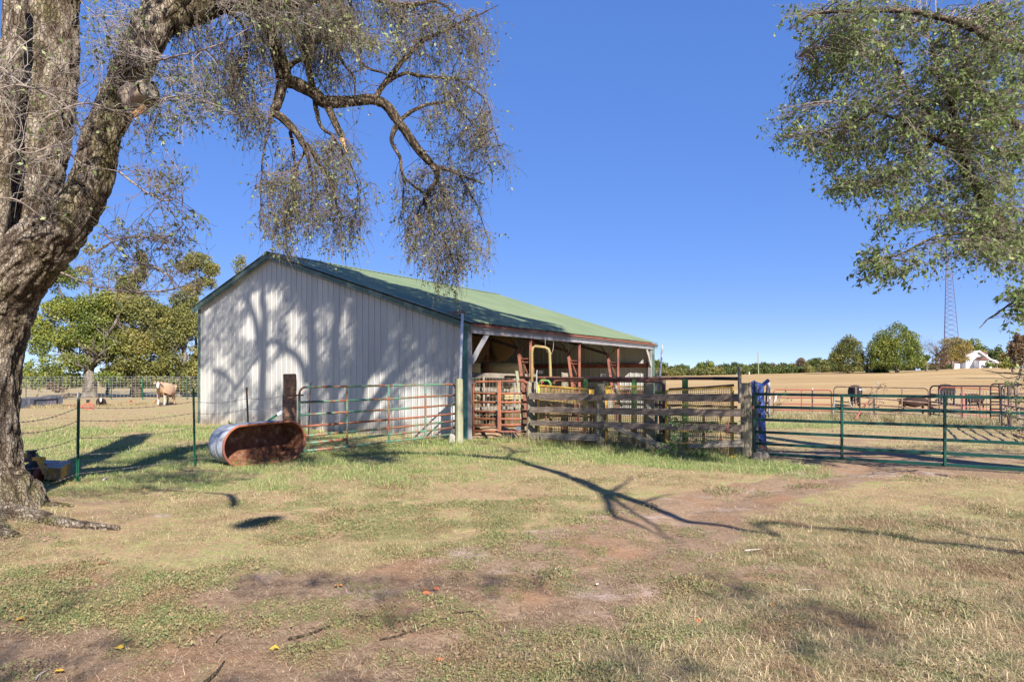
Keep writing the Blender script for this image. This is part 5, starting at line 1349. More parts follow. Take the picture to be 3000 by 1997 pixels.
crown(bigtree, [
    dict(poly=[(330, 640), (480, 640), (600, 660), (620, 720), (560, 800), (440, 790), (330, 800), (240, 800)], n=95, d=(6.9, 7.6), wig=.07, up=False, droop=1.2, side=4, slen=.22, sdroop=.1, leaf=.30, ls=1.25, tint=.35),
    dict(poly=[(180, 800), (400, 800), (600, 800), (640, 850), (500, 880), (200, 900)], n=30, d=(7.0, 7.5), wig=.07, up=False, droop=1.2, side=3, slen=.2, sdroop=.1, leaf=.2, ls=1.2, tint=.35),
    dict(poly=[(370, 380), (480, 400), (600, 440), (560, 560), (440, 560), (360, 480)], n=45, d=(7.0, 7.7), wig=.07, up=False, droop=1.2, side=4, slen=.22, sdroop=.1, leaf=.3, ls=1.2, tint=.35),
], 'leaf_elm', 'twig_dark', leaf=(.045, .5), nm='sparse_leaves')

# ------------------------------------------------------------------ the leafy tree on the right
rtree = thing('shade_tree', (9.6, 10.4, 0), 'full leafy tree with fine foliage hanging in from the right edge', 'tree')
RL = []
def RBL(pts, rad, nm='branch', **kw):
    o, C, Rr = bark_limb(nm, pp3(*pts), rad, 'bark_branch', rtree, sides=kw.get('sides', 14), step=.05, amp=.1, freq=20, wob=.04, kinkseed=len(RL) * 2.7 + 40); RL.append(C[::2])
bark_limb('trunk', [(9.7, 10.5, -.2), (9.65, 10.5, 1.2), (9.5, 10.4, 2.6), (9.7, 10.3, 4.4), (10.2, 10.2, 7.0), (10.5, 10.0, 10.0)], [.50, .38, .34, .30, .22, .12], 'bark', rtree, sides=60, step=.06, amp=.08, freq=10)
RBL([(3460, 830, 10.4), (3200, 820, 10.4), (3010, 738, 10.2), (2927, 655, 10.1), (2881, 577, 10.0), (2843, 523, 10.0), (2827, 470, 9.9), (2812, 432, 9.9), (2814, 390, 9.9), (2797, 344, 9.8), (2766, 275, 9.8), (2740, 180, 9.8), (2720, 80, 9.8)], [.17, .155, .135, .115, .10, .088, .08, .07, .055, .046, .036, .025, .012], sides=24)
RBL([(2812, 447, 9.9), (2774, 417, 9.7), (2716, 390, 9.6), (2659, 367, 9.5), (2560, 330, 9.4), (2440, 300, 9.3)], [.045, .04, .034, .026, .018, .006])
RBL([(2810, 405, 9.9), (2760, 372, 10.1), (2700, 310, 10.2), (2650, 240, 10.3), (2600, 130, 10.3)], [.04, .034, .026, .02, .006])
RBL([(2927, 657, 10.1), (2850, 653, 9.9), (2735, 641, 9.8), (2659, 634, 9.7), (2600, 640, 9.6)], [.036, .03, .024, .018, .005]); RBL([(2900, 620, 10.0), (2850, 672, 9.8), (2735, 700, 9.6), (2640, 745, 9.5), (2544, 768, 9.4)], [.03, .025, .02, .014, .004])
RBL([(3300, 400, 10.2), (3080, 420, 10.1), (2900, 300, 10.0), (2820, 180, 9.9), (2780, 60, 9.9)], [.12, .08, .05, .03, .01]); RBL([(3330, 200, 10.2), (3000, 140, 10.2), (2800, 60, 10.1), (2600, 30, 10.0), (2400, 40, 9.9), (2300, 90, 9.9)], [.12, .08, .05, .035, .02, .006])
RBL([(3300, 880, 10.2), (3100, 860, 10.0), (2990, 880, 9.8), (2900, 930, 9.6), (2870, 960, 9.5)], [.05, .035, .02, .012, .004]); RBL([(2560, 330, 9.4), (2440, 380, 9.3), (2300, 400, 9.2)], [.02, .012, .004]); RBL([(2640, 190, 10.2), (2480, 130, 10.0), (2330, 170, 9.8)], [.025, .016, .005])
RBL([(2790, 350, 9.8), (2680, 470, 9.7), (2560, 540, 9.6), (2440, 540, 9.5)], [.03, .022, .014, .004]); RBL([(3100, 1120, 9.8), (3000, 1102, 9.4), (2930, 1092, 9.2), (2875, 1086, 9.1)], [.02, .014, .010, .003]); RBL([(2990, 1100, 9.3), (2950, 1108, 9.2), (2920, 1092, 9.15)], [.008, .006, .003])
RALL = np.concatenate(RL)
crown(rtree, [
    dict(poly=[(2290, 0), (2600, 0), (3050, 0), (3050, 300), (2900, 400), (2650, 450), (2450, 460), (2320, 420), (2290, 330), (2340, 230), (2300, 120)], n=640, d=(8.6, 11.2), side=6),
    dict(poly=[(2450, 0), (3050, -30), (3050, 420), (2700, 420), (2450, 300)], n=380, d=(8.8, 11.6), side=6),
    dict(poly=[(2360, 430), (2600, 420), (3050, 380), (3050, 800), (2900, 800), (2740, 830), (2600, 820), (2560, 700), (2600, 600), (2450, 540)], n=760, d=(8.8, 11.0), side=6),
    dict(poly=[(2510, 760), (2580, 700), (2640, 740), (2740, 800), (2700, 850), (2600, 850), (2520, 840)], n=60, d=(9.2, 9.8), side=7, ls=1.2),
    dict(poly=[(2225, 340), (2300, 330), (2380, 420), (2330, 440), (2260, 400)], n=26, d=(9.2, 9.8), side=6), dict(poly=[(2250, 80), (2330, 40), (2340, 240), (2250, 230)], n=34, d=(9.4, 10), side=6), dict(poly=[(2330, 500), (2430, 510), (2520, 580), (2560, 620), (2440, 570)], n=24, d=(9.2, 9.8), side=6),
    dict(poly=[(2900, 790), (3040, 780), (3040, 960), (2980, 930), (2950, 880)], n=60, d=(9.2, 9.8), side=6, ls=1.2),
], 'leaf_fresh', 'twig', leaf=(.064, .48), side_len=.26, leaf_per_side=2.9, leaf_hang=.3, limbs=RALL, tint=(.2, .8))
# the part of its crown that stands above and beyond the frame (it shades the barn roof and the gateway)
def to_shadow(pt, s): return np.asarray(pt) + np.outer(np.ones(1), np.array(TO_SUN)) * s
def hidden(p):
    "true where a point lies outside the frame from the photographer's place"
    y = np.maximum(p[:, 1], .01); sx = CX + p[:, 0] / y * FPX; sy = YH - (p[:, 2] - EYE) / y * FPX
    return (p[:, 1] < .1) | (sy < -60) | (sx > 3060) | (sx < -60)
sunv = np.array(TO_SUN)
def clump_noise(p, sc, seed): return fbm(p[:, 0] * sc, p[:, 1] * sc, p[:, 2] * sc, seed=seed, oct=3)
def shade_leaves(n, surf, srange, leafmat, parent, thr, sc, seed, size=.085, nm='upper_leaves'):
    S = surf(n); s = rng.uniform(*srange, len(S))[:, None]; pnt = S + sunv[None, :] * s
    k = hidden(pnt) & (clump_noise(S, sc, seed) > thr)
    pnt = pnt[k] + rng.normal(size=(k.sum(), 3)) * .03
    t = np.clip(rng.normal(.45, .2, len(pnt)), 0, 1); V, F, tv = leaves_np(pnt, size, .55, t, .3)
    make(nm, V, F, leafmat, parent, attrs={'tint': tv}, kind='stuff'); return len(pnt)
def roof_surf(n):
    a = rng.uniform(-.3, BRA + .2, n); l = rng.uniform(-.5, 6.4, n); bound = 5.9 - .52 * a + 1.1 * (fbm(a * .9, l * 0, seed=61, oct=3) - .5) * 3
    bound = np.where(a > 4.2, bound - .3, bound)
    k = l < bound; a, l = a[k], l[k]
    z = HR + (HP - HR) * a / BRA + .05
    return np.stack([BC.x + BU.x * a + BN.x * l, BC.y + BU.y * a + BN.y * l, z], 1)
shade_leaves(46000, roof_surf, (13.5, 19.5), 'leaf_elm_bright', rtree, .30, .8, 5, .15)
def gate_surf(n):
    x = rng.uniform(4.0, 14, n); y = rng.uniform(11.0, 16.2, n); k = (y > 12.4 + .25 * np.abs(x - 8.5) - .9 * (fbm(x, y, seed=9, oct=2) - .2)) & (y < 14.9 + .1 * x) & (x > .44 * y)
    return np.stack([x[k], y[k], x[k] * 0], 1)
shade_leaves(16000, gate_surf, (6.0, 10.0), 'leaf_elm_bright', rtree, .44, 1.1, 12, .10)

# ------------------------------------------------------------------ the tree behind the photographer, whose limbs shade wall and lawn
stree = thing('yard_tree', (12.0, -6.2, 0), 'bare limbed yard tree behind the viewpoint whose shadow lies on the lawn', 'tree')
bark_limb('trunk', [(12.0, -6.2, -.2), (12.0, -6.2, 1.5), (11.9, -6.1, 3.5), (11.8, -6.0, 5.2), (11.9, -5.9, 7.5), (12.2, -6.0, 9.5)], [.62, .48, .42, .38, .30, .14], 'bark_far', stree, sides=24, step=.15, amp=.06)
SL = []
def shadow_limb(pts, rad, s, nm='limb'):
    "a limb whose shadow falls along the given surface points, s metres up the sun's ray"
    q = []
    for i, p in enumerate(pts):
        ss = s[i] if hasattr(s, '__len__') else s
        w = np.array(p) + sunv * ss; q.append(tuple(w))
    o, C, Rr = bark_limb(nm, q, rad, 'bark_far', stree, sides=8, step=.12, amp=.05, wob=.05, kinkseed=len(SL) * 5.3); SL.append(C[::2]); return q
def Gp(x, y): v = G(x, y); return (v.x, v.y, 0)
def Wp(x, y):
    "the point of the barn's near gable seen at pixel (x, y)"
    s = (x - CX) / FPX; a = (s * BC.y - BC.x) / (BU.x - s * BU.y); d = BC.y + BU.y * a
    return (BC.x + BU.x * a, d, EYE + (YH - y) / FPX * d)
main = [(1000, 1337), (1180, 1328), (1330, 1333), (1480, 1345), (1560, 1362), (1640, 1385), (1700, 1410), (1760, 1437), (1860, 1464), (1960, 1497), (2090, 1528), (2190, 1552), (2280, 1572)]
q = shadow_limb([Gp(*p) for p in main], [.11, .12, .12, .11, .10, .10, .12, .12, .10, .08, .055, .04, .028], [13, 12.5, 12, 11.6, 11.2, 11, 10.8, 10.6, 10.4, 10.2, 10, 9.8, 9.6])
bark_limb('limb', [q[-1], (6.9, -2.2, 7.6), (9.0, -4.6, 8.6), (11.9, -6.0, 7.2)], [.028, .04, .06, .2], 'bark_far', stree, sides=10, step=.12, amp=.05)
for pts, rad, s in (([(1690, 1408), (1760, 1440), (1778, 1470), (1795, 1508), (1880, 1535), (1975, 1572)], [.07, .06, .05, .045, .03, .01], 10.8),
                    ([(1770, 1440), (1830, 1480), (1880, 1510), (1940, 1545), (2010, 1590)], [.05, .035, .03, .02, .01], 10.6),
                    ([(1480, 1345), (1500, 1328), (1560, 1322), (1640, 1318)], [.04, .035, .025, .01], 11.8), ([(1500, 1330), (1490, 1312), (1440, 1300)], [.03, .025, .01], 12),
                    ([(1790, 1440), (1830, 1415), (1850, 1395)], [.04, .025, .01], 10.6), ([(1170, 1330), (1120, 1355), (1080, 1368), (1130, 1390)], [.025, .025, .02, .01], 12.5), ([(1890, 1470), (1940, 1450), (1990, 1440)], [.03, .02, .008], 10.4),
                    ([(420, 1437), (560, 1441), (650, 1446), (672, 1455), (682, 1492)], [.03, .035, .035, .05, .05], 9.5), ([(2690, 1530), (2770, 1550), (2860, 1575), (2990, 1590)], [.01, .02, .03, .03], 8)):
    shadow_limb([Gp(*p) for p in pts], rad, s)
# shadow of a burl-ended stub: the dark patch left of the middle
shadow_limb([Gp(690, 1545), Gp(760, 1528), Gp(820, 1508)], [.08, .17, .07], 15.0)
for pts, rad, s in (([(763, 1240), (771, 1090), (772, 960), (770, 850), (777, 790)], [.085, .075, .065, .06, .03], 15), ([(712, 860), (742, 930), (765, 1030)], [.04, .05, .06], 15.2), ([(925, 1255), (917, 1120), (912, 980), (906, 880), (896, 790)], [.085, .085, .08, .07, .04], 15.4),
                    ([(971, 1270), (975, 1130), (985, 980), (996, 860), (1002, 790)], [.09, .09, .085, .085, .05], 15.6), ([(1010, 1275), (1035, 1180), (1062, 1080), (1075, 950), (1068, 850)], [.16, .17, .18, .18, .13], 15.2), ([(1095, 1080), (1120, 980), (1135, 900)], [.10, .10, .08], 15.4),
                    ([(776, 1021), (803, 1006), (856, 1033), (887, 1067), (903, 1122)], [.035, .045, .05, .05, .06], 14.8), ([(626, 1082), (668, 1107), (692, 1140)], [.03, .035, .03], 14.6), ([(692, 1140), (740, 1068), (764, 1033)], [.03, .035, .04], 14.8),
                    ([(1030, 1270), (1124, 1132), (1231, 1014), (1290, 960)], [.06, .065, .06, .05], 15), ([(1066, 1236), (1162, 1102), (1230, 1040)], [.045, .045, .04], 15), ([(1231, 1014), (1260, 1050), (1300, 1090)], [.04, .03, .02], 15), ([(1231, 1014), (1200, 960), (1150, 930)], [.04, .03, .02], 15)):
    q = shadow_limb([Wp(*p) for p in pts], [r_ * 1.55 for r_ in rad], s)
def wall_surf(n):
    a = rng.uniform(-.3, BW + .3, n); z = rng.uniform(0, 5.5, n)
    return np.stack([BC.x + BU.x * a, BC.y + BU.y * a, z], 1)
def wall_right(n):
    S = wall_surf(n); a = (S[:, 0] - BC.x) / BU.x; z = S[:, 2]
    k = ((a < 5.2) & (z > 1.9 - .15 * a + 1.2 * (fbm(a, z, seed=88, oct=2) - .4)) & (z > 1.2)) | ((a > 2) & (z > 3.6))
    return S[k]
shade_leaves(42000, wall_surf, (11, 18), 'leaf_elm', stree, .45, 1.25, 31, .09, 'leaves')
shade_leaves(40000, wall_right, (11, 18), 'leaf_elm', stree, .40, .8, 32, .10, 'leaves')
def lawn_surf(n):
    x = rng.uniform(-7.5, 6, n); y = rng.uniform(2.6, 20, n); px_, py_ = ground_px(x, y)
    k = (py_ > 1680) & (fbm(x * 1.1, y * 1.1, seed=70, oct=3) > .47)                       # soft shade at the near left and near right
    k |= (py_ < 1470) & (py_ > 1400 - (px_ - 300) * .11) & (px_ < 760) & (py_ < 1470 - (px_ - 300) * .15)      # the band from the big tree to the tank
    k |= (py_ < 1385) & (px_ > 150) & (px_ < 1000) & (py_ > 1270) & (fbm(x * 1.1, y * .6, seed=71, oct=2) > .55)
    k |= (py_ > 1285) & (py_ < 1330) & (px_ > 1300) & (px_ < 1900) & (fbm(x * 1.4, y * .8, seed=72, oct=2) > .5)
    return np.stack([x[k], y[k], x[k] * 0], 1)
shade_leaves(60000, lawn_surf, (10, 15), 'leaf_elm', stree, .38, 1.0, 33, .085, 'leaves')

# ------------------------------------------------------------------ background trees
def crown_mesh(name, parent, blobs, n, leaf, mat, tint=.5, base=None, tcap=(0, 1), up=.15):
    """leaf-sized faces spread through overlapping clumps; blobs: (x, y, z, rx, ry, rz) world"""
    bl = np.array(blobs, float); vol = bl[:, 3] * bl[:, 4] * bl[:, 5]; w = vol ** .75; w /= w.sum(); k = rng.choice(len(bl), n, p=w)
    d = rng.normal(size=(n, 3)); d /= np.linalg.norm(d, axis=1, keepdims=True); r = rng.uniform(.1, 1, n) ** .55; r = r * (.78 + .55 * fbm(d[:, 0] * 2.2 + k * 7.7, d[:, 2] * 2.2, d[:, 1] * 2.2, seed=210, oct=3))
    pos = bl[k, :3] + d * r[:, None] * bl[k, 3:]
    fs = .8 * (.155 / leaf) ** .8; keep = fbm(pos[:, 0] * .8 * fs, pos[:, 2] * .8 * fs, pos[:, 1] * .8 * fs, seed=200 + len(name), oct=4) > .42
    pos = pos[keep]
    t = np.clip(rng.normal(tint, .16, len(pos)) + .9 * (fbm(pos[:, 0] * .5, pos[:, 2] * .5, pos[:, 1] * .5, seed=201, oct=3) - .5), *tcap)
    V, F, tv = leaves_np(pos, leaf, .7, t, up)
    return make(name, V, F, mat, parent, attrs={'tint': tv}, kind='stuff')

def rand_limbs(parent, base, top, r, n, reach, seed, mat='bark_far', sides=6):
    rn = random.Random(seed); m_ = MB()
    for i in range(n):
        t = rn.uniform(.35, .95); s0 = Vector(base).lerp(Vector(top), t); an = rn.uniform(0, 2 * math.pi); L = reach * rn.uniform(.5, 1) * (1.2 - t * .5)
        e = s0 + Vector((math.cos(an) * L, math.sin(an) * L, L * rn.uniform(.3, .9)))
        mid = s0.lerp(e, .5) + Vector((rn.uniform(-.15, .15) * L, rn.uniform(-.15, .15) * L, rn.uniform(-.1, .12) * L))
        rr = r * rn.uniform(.18, .4) * (1.2 - t)
        m_.tube([s0, mid, e], [rr, rr * .6, rr * .12], 5)
        for j in range(3):
            f0 = mid.lerp(e, rn.uniform(0, .8)); e2 = f0 + Vector((rn.uniform(-.5, .5) * L, rn.uniform(-.5, .5) * L, rn.uniform(.0, .6) * L)); m_.tube([f0, f0.lerp(e2, .5) + Vector((0, 0, .05 * L)), e2], [rr * .4, rr * .25, rr * .06], 4)
    n_ = len(m_.v); return make('limbs', m_.v, m_.f, mat, parent, attrs={'cavity': [.6] * n_}, smooth=True)

def blobs_px(lst, d):
    out = []
    for (x, y, rx, ry, *o) in lst:
        dd = d + (o[0] if o else 0); p = P(x, y, dd); out.append((p.x, p.y, p.z, rx / FPX * dd, rx / FPX * dd * .8, ry / FPX * dd))
    return out

def bg_tree(x, yb, d, tw, ytop, blobs, n, leaf, mat, label, tint=.5, nl=10, group=None, name='tree', reach=None, lean=0, forks=None, bark='bark_far'):
    g = onG(x, 1, d); root = thing(name, g, label, 'tree', group)
    top = P(x + lean, ytop, d); r = tw / FPX * d / 2
    bark_limb('trunk', [(g.x, g.y, g.z - .2), (g.x, g.y, g.z + .1), (g.x + (top.x - g.x) * .25, g.y, g.z + (top.z - g.z) * .3), tuple(top)], [r * 1.5, r * 1.2, r, r * .35], bark, root, sides=18, step=.25, amp=.06, freq=4, wob=.12)
    for f in (forks or []):
        pts = [tuple(P(a, b, d)) for a, b in f[0]]
        bark_limb('fork', pts, [w / FPX * d / 2 for w in f[1]], bark, root, sides=8, step=.3, amp=.05, freq=3, wob=.15)
    if nl: rand_limbs(root, g.lerp(top, .3), top, r, nl, reach or (top.z - g.z) * .35, int(x))
    if n: crown_mesh('crown', root, blobs_px(blobs, d), n, leaf, mat, tint)
    return root

# the grove left of the barn
bg_tree(262, 1176, 52, 36, 1030, [(200, 1110, 50, 22), (110, 1115, 60, 24), (320, 1105, 40, 20), (280, 950, 55, 40), (320, 1000, 50, 40), (310, 880, 40, 30), (240, 900, 55, 40), (230, 985, 60, 38), (150, 1010, 60, 45), (120, 960, 50, 40), (190, 900, 55, 45), (130, 860, 40, 40), (200, 1060, 80, 28), (130, 1080, 55, 30), (290, 1000, 50, 30), (160, 790, 45, 42), (110, 800, 30, 40), (210, 820, 30, 30)], 64000, .155, 'leaf_green',
        'broad old tree with the thickest pale trunk beyond the mesh fence', .5, 26, forks=[([(262, 1090), (250, 1030), (215, 960), (190, 880), (160, 800)], (24, 16, 10, 6, 2)), ([(265, 1080), (285, 1020), (330, 960), (360, 900)], (20, 14, 8, 3))], reach=3.5)
bg_tree(272, 1172, 58, 10, 755, [(262, 730, 18, 18), (240, 790, 22, 14), (300, 860, 26, 14), (268, 830, 16, 12)], 1400, .15, 'leaf_olive', 'tall thin nearly leafless trunk rising behind the thickest tree', .6, 14, lean=-10, reach=1.6)
bg_tree(315, 1172, 60, 8, 770, [(330, 800, 26, 22), (300, 870, 30, 20)], 1500, .15, 'leaf_olive', 'second tall bare trunk standing right of the first one', .6, 12, reach=1.5)
bg_tree(402, 1176, 53, 24, 960, [(350, 1115, 40, 18), (440, 1112, 45, 20), (480, 1120, 40, 18), (300, 930, 60, 36), (340, 1000, 70, 40), (420, 1010, 80, 44), (470, 1050, 60, 40), (330, 920, 65, 34), (390, 900, 80, 38), (450, 930, 75, 38), (380, 985, 75, 32), (330, 1040, 60, 26), (400, 1060, 65, 30), (350, 1085, 55, 22), (440, 1085, 45, 22), (480, 985, 60, 34), (300, 960, 40, 30)], 72000, .155, 'leaf_olive',
        'wide yellow green tree with a dark trunk beside the tan cow', .5, 26, forks=[([(402, 1110), (395, 1060), (350, 1010), (300, 985)], (18, 12, 7, 2)), ([(402, 1100), (430, 1040), (470, 1010), (520, 1000)], (16, 10, 6, 2))], reach=4, bark='bark_branch')
bg_tree(390, 1174, 57, 14, 770, [(395, 800, 38, 34), (385, 850, 44, 34), (410, 760, 22, 26), (365, 830, 30, 30)], 15500, .15, 'leaf_olive', 'dense upper crown of a taller tree behind the yellow green one', .45, 14, reach=2)
bg_tree(520, 1178, 54, 24, 1050, [(560, 1130, 40, 22), (570, 1080, 45, 40), (520, 930, 60, 36), (560, 960, 50, 40), (500, 1000, 40, 30), (570, 1040, 40, 45), (555, 1090, 36, 30), (540, 880, 40, 26)], 36000, .15, 'leaf_olive', 'forked pale trunk with golden leaves beside the barn wall', .62, 12,
        forks=[([(520, 1130), (535, 1070), (545, 1000), (565, 920), (570, 860), (575, 800)], (22, 16, 12, 9, 6, 3)), ([(520, 1120), (560, 1075), (580, 1040), (600, 1000)], (16, 12, 8, 3))], reach=3)
bg_tree(574, 1176, 58, 8, 800, [(578, 765, 40, 26), (540, 780, 28, 20), (620, 790, 26, 22), (600, 830, 34, 18), (560, 850, 30, 20)], 12500, .14, 'leaf_olive', 'tall airy tree with sparse golden top left of the barn ridge', .7, 16, reach=2.4)
bg_tree(720, 1176, 62, 10, 800, [(703, 778, 22, 30), (712, 760, 14, 14)], 1300, .15, 'leaf_olive', 'yellowing tree top peeping over the barn roof edge', .65, 8, reach=1.5)
for x, y1, lab in ((470, 900, 'reddish upright dead stem behind the tan cow'), (492, 940, 'thin reddish dead stem right of its neighbour')):
    bg_tree(x, 1172, 54, 11, y1, [], 0, .1, 'leaf_olive', lab, nl=12, reach=1.8, bark='bark_branch', name='dead_tree')
# brushy bank of growth far behind the grove
for i, (x0, x1, yc, ry, mt, lab) in enumerate(((-60, 180, 1100, 30, 'leaf_green', 'distant hedge of green growth at the far left'), (150, 420, 1108, 24, 'leaf_olive', 'distant yellow green hedge behind the thick trunks'), (400, 640, 1100, 30, 'leaf_green', 'distant hedge behind the tan cow up to the barn'))):
    root = thing('hedge', ((x0 + x1 - 3000) / 2 / FPX * 98, 98, 0), lab, 'hedge')
    crown_mesh('foliage', root, [tuple(b) for b in blobs_px([(rng.uniform(x0, x1), yc + rng.uniform(-8, 20), 28, ry * rng.uniform(.7, 1.2), rng.uniform(-4, 4)) for _ in range(16)], 98)], 14000, .34, mt, .5)
sb = thing('red_bush', onG(160, 1, 50), 'small bush with rust red leaves in front of the mesh fence', 'bush'); crown_mesh('foliage', sb, blobs_px([(150, 1130, 16, 10), (175, 1140, 22, 10), (200, 1160, 20, 8), (110, 1150, 14, 12)], 49), 900, .14, 'leaf_russet', .6)

for i, (x0, x1, ya, lab) in enumerate(((1890, 2130, 1080, 'scrubby hedge under the far tree line right of the barn'), (2120, 2360, 1077, 'scrubby hedge under the far tree line by the utility pole'), (2350, 2560, 1070, 'scrubby hedge under the shorter field tree'), (2540, 2790, 1067, 'shaded scrub under the fullest tree up to the red shed'))):
    d = 203; xm = (x0 + x1) / 2; root = thing('hedge', onG(xm, 1, d), lab, 'hedge'); bl = []
    for k in range(22):
        x = x0 + (x1 - x0) * (k + .5) / 22; g = onG(x, 1, d); ye = YH - (g.z - EYE) / d * FPX; bl.append((x, (ya + rng.uniform(-4, 4) + ye) / 2, 13, max(4, (ye - ya) / 2 + 3), rng.uniform(-3, 3)))
    crown_mesh('foliage', root, blobs_px(bl, d), 11000, .38, ('leaf_olive', 'leaf_deep', 'leaf_olive', 'leaf_deep')[i], .45)
# distant trees behind the mown field on the right
FAR = [(1930, 1052, 26, 'leaf_green'), (1900, 1072, 26, 'leaf_deep'), (1968, 1073, 22, 'leaf_olive'), (1998, 1067, 24, 'leaf_deep'), (2028, 1073, 22, 'leaf_russet'), (2060, 1062, 26, 'leaf_green'), (2078, 1055, 28, 'leaf_green'), (2105, 1066, 26, 'leaf_olive'), (2122, 1064, 26, 'leaf_deep'),
       (2152, 1060, 28, 'leaf_deep'), (2178, 1066, 24, 'leaf_green'), (2206, 1064, 26, 'leaf_olive'), (2236, 1060, 28, 'leaf_deep'), (2262, 1064, 26, 'leaf_russet'), (2292, 1062, 28, 'leaf_olive'), (2316, 1058, 28, 'leaf_green'), (2346, 1047, 26, 'leaf_russet'), (2368, 1056, 26, 'leaf_green'),
       (2392, 1048, 26, 'leaf_deep'), (2418, 1052, 26, 'leaf_olive'), (2444, 1046, 24, 'leaf_deep')]
wordc = {'leaf_green': 'green', 'leaf_deep': 'dark green', 'leaf_olive': 'yellow green', 'leaf_russet': 'rusty brown'}
pos_w = ['just right of the barn corner', 'beside the barn corner', 'a third along the far tree line', 'left of the utility pole', 'behind the utility pole', 'right of the utility pole', 'before the tall pair of trees']
for i, (x, yt, w, mt) in enumerate(FAR):
    d = 205 + (i * 7) % 12; g = onG(x, 1, d); ybase = YH - (g.z - EYE) / d * FPX
    nb = [(x + rng.uniform(-.6, .6) * w, rng.uniform(yt + (ybase - yt) * .25, ybase - 4), w * rng.uniform(.4, .62), (ybase - yt) * rng.uniform(.22, .34)) for _ in range(7)] + [(x, yt + 9, w * .5, 9)]
    root = thing('far_tree', g, f'{wordc[mt]} {("low", "broad", "ragged")[i % 3]} tree in the far tree line, {pos_w[min(6, i // 3)]}', 'tree', 'trees of the far tree line')
    MB().tube([g, P(x, yt + 14, d)], [.3, .12], 6).ob('trunk', 'twig_pale', root)
    crown_mesh('crown', root, blobs_px(nb, d), 3400, .44, mt, .45 + .1 * math.sin(i * 2.1))
def btree(x, yt, d, blobs, n, leaf, mt, label, tint=.5, nl=10, tw=7, **kw):
    g = onG(x, 1, d); yb = YH - (g.z - EYE) / d * FPX
    return bg_tree(x, yb, d, tw, yt + (yb - yt) * .3, blobs, n, leaf, mt, label, tint, nl, **kw)
btree(2485, 980, 172, [(2485, 1005, 24, 24), (2470, 1025, 30, 24), (2505, 1020, 22, 26), (2450, 1045, 22, 20), (2490, 1050, 36, 24), (2520, 1050, 18, 28), (2480, 1075, 36, 14)], 15000, .34, 'leaf_olive', 'shorter of the two big field trees, with an uneven open top', .4)
btree(2628, 943, 170, [(2625, 975, 34, 30), (2600, 995, 40, 32), (2655, 1000, 38, 34), (2575, 1025, 36, 34), (2630, 1025, 52, 36), (2680, 1035, 26, 34), (2620, 1060, 70, 22), (2560, 1055, 24, 24), (2690, 1062, 20, 18)], 36000, .34, 'leaf_green', 'tallest and fullest round green tree at the edge of the mown field', .45, 8, tw=10)
for (x, yt, w, mt, lab) in ((2540, 1030, 18, 'leaf_deep', 'dark low tree between the two big field trees'), (2715, 1040, 18, 'leaf_deep', 'dark bushy tree right of the fullest tree'), (2560, 1062, 30, 'leaf_deep', 'dark undergrowth tree below the fullest tree')):
    btree(x, yt, 176, [(x, yt + 14, w, 14), (x + 5, yt + 30, w * 1.2, 16)], 2400, .5, mt, lab, .4, 4)
btree(2745, 985, 178, [(2745, 1060, 30, 22), (2730, 1030, 22, 24), (2765, 1045, 18, 24)], 2400, .34, 'leaf_russet', 'bare grey branched tree left of the lattice tower', .45, 44, tw=6, reach=5.5)
btree(2790, 985, 190, [(2790, 1000, 36, 12), (2800, 1020, 44, 16), (2785, 1040, 38, 18), (2830, 1015, 20, 20), (2810, 1050, 34, 12)], 10000, .32, 'leaf_gold', 'golden autumn tree beside the white house', .45, 14)
btree(2850, 993, 235, [(2850, 1010, 24, 18), (2860, 1030, 24, 20)], 2800, .55, 'leaf_green', 'green tree standing behind the left roof of the white house', .5, 4)
btree(2905, 1001, 250, [(2903, 1015, 16, 14), (2915, 1035, 20, 26), (2880, 1025, 16, 12)], 4200, .55, 'leaf_deep', 'dark tree behind the right end of the white house', .4, 4)
btree(2940, 1035, 225, [(2942, 1052, 16, 20), (2935, 1068, 18, 12)], 2200, .5, 'leaf_gold', 'yellow green bushy tree at the right end of the house', .35, 3)
btree(2990, 960, 95, [(2992, 990, 20, 28), (2975, 1025, 22, 26), (3005, 1010, 22, 40), (2990, 1050, 26, 18)], 6500, .30, 'leaf_russet', 'red brown autumn tree cut by the right edge of the photo', .5, 14)
btree(2968, 1040, 130, [(2965, 1060, 20, 16), (2950, 1068, 18, 10)], 2000, .34, 'leaf_green', 'small grey green tree left of the red brown one', .6, 3)
for x in (2895, 2912):
    btree(x, 1056, 222, [(x, 1066, 12, 9)], 700, .4, 'leaf_green', ('round bush by the house wall, left of two' if x < 2900 else 'round bush at the house porch, right of two'), .4, 0, name='bush')
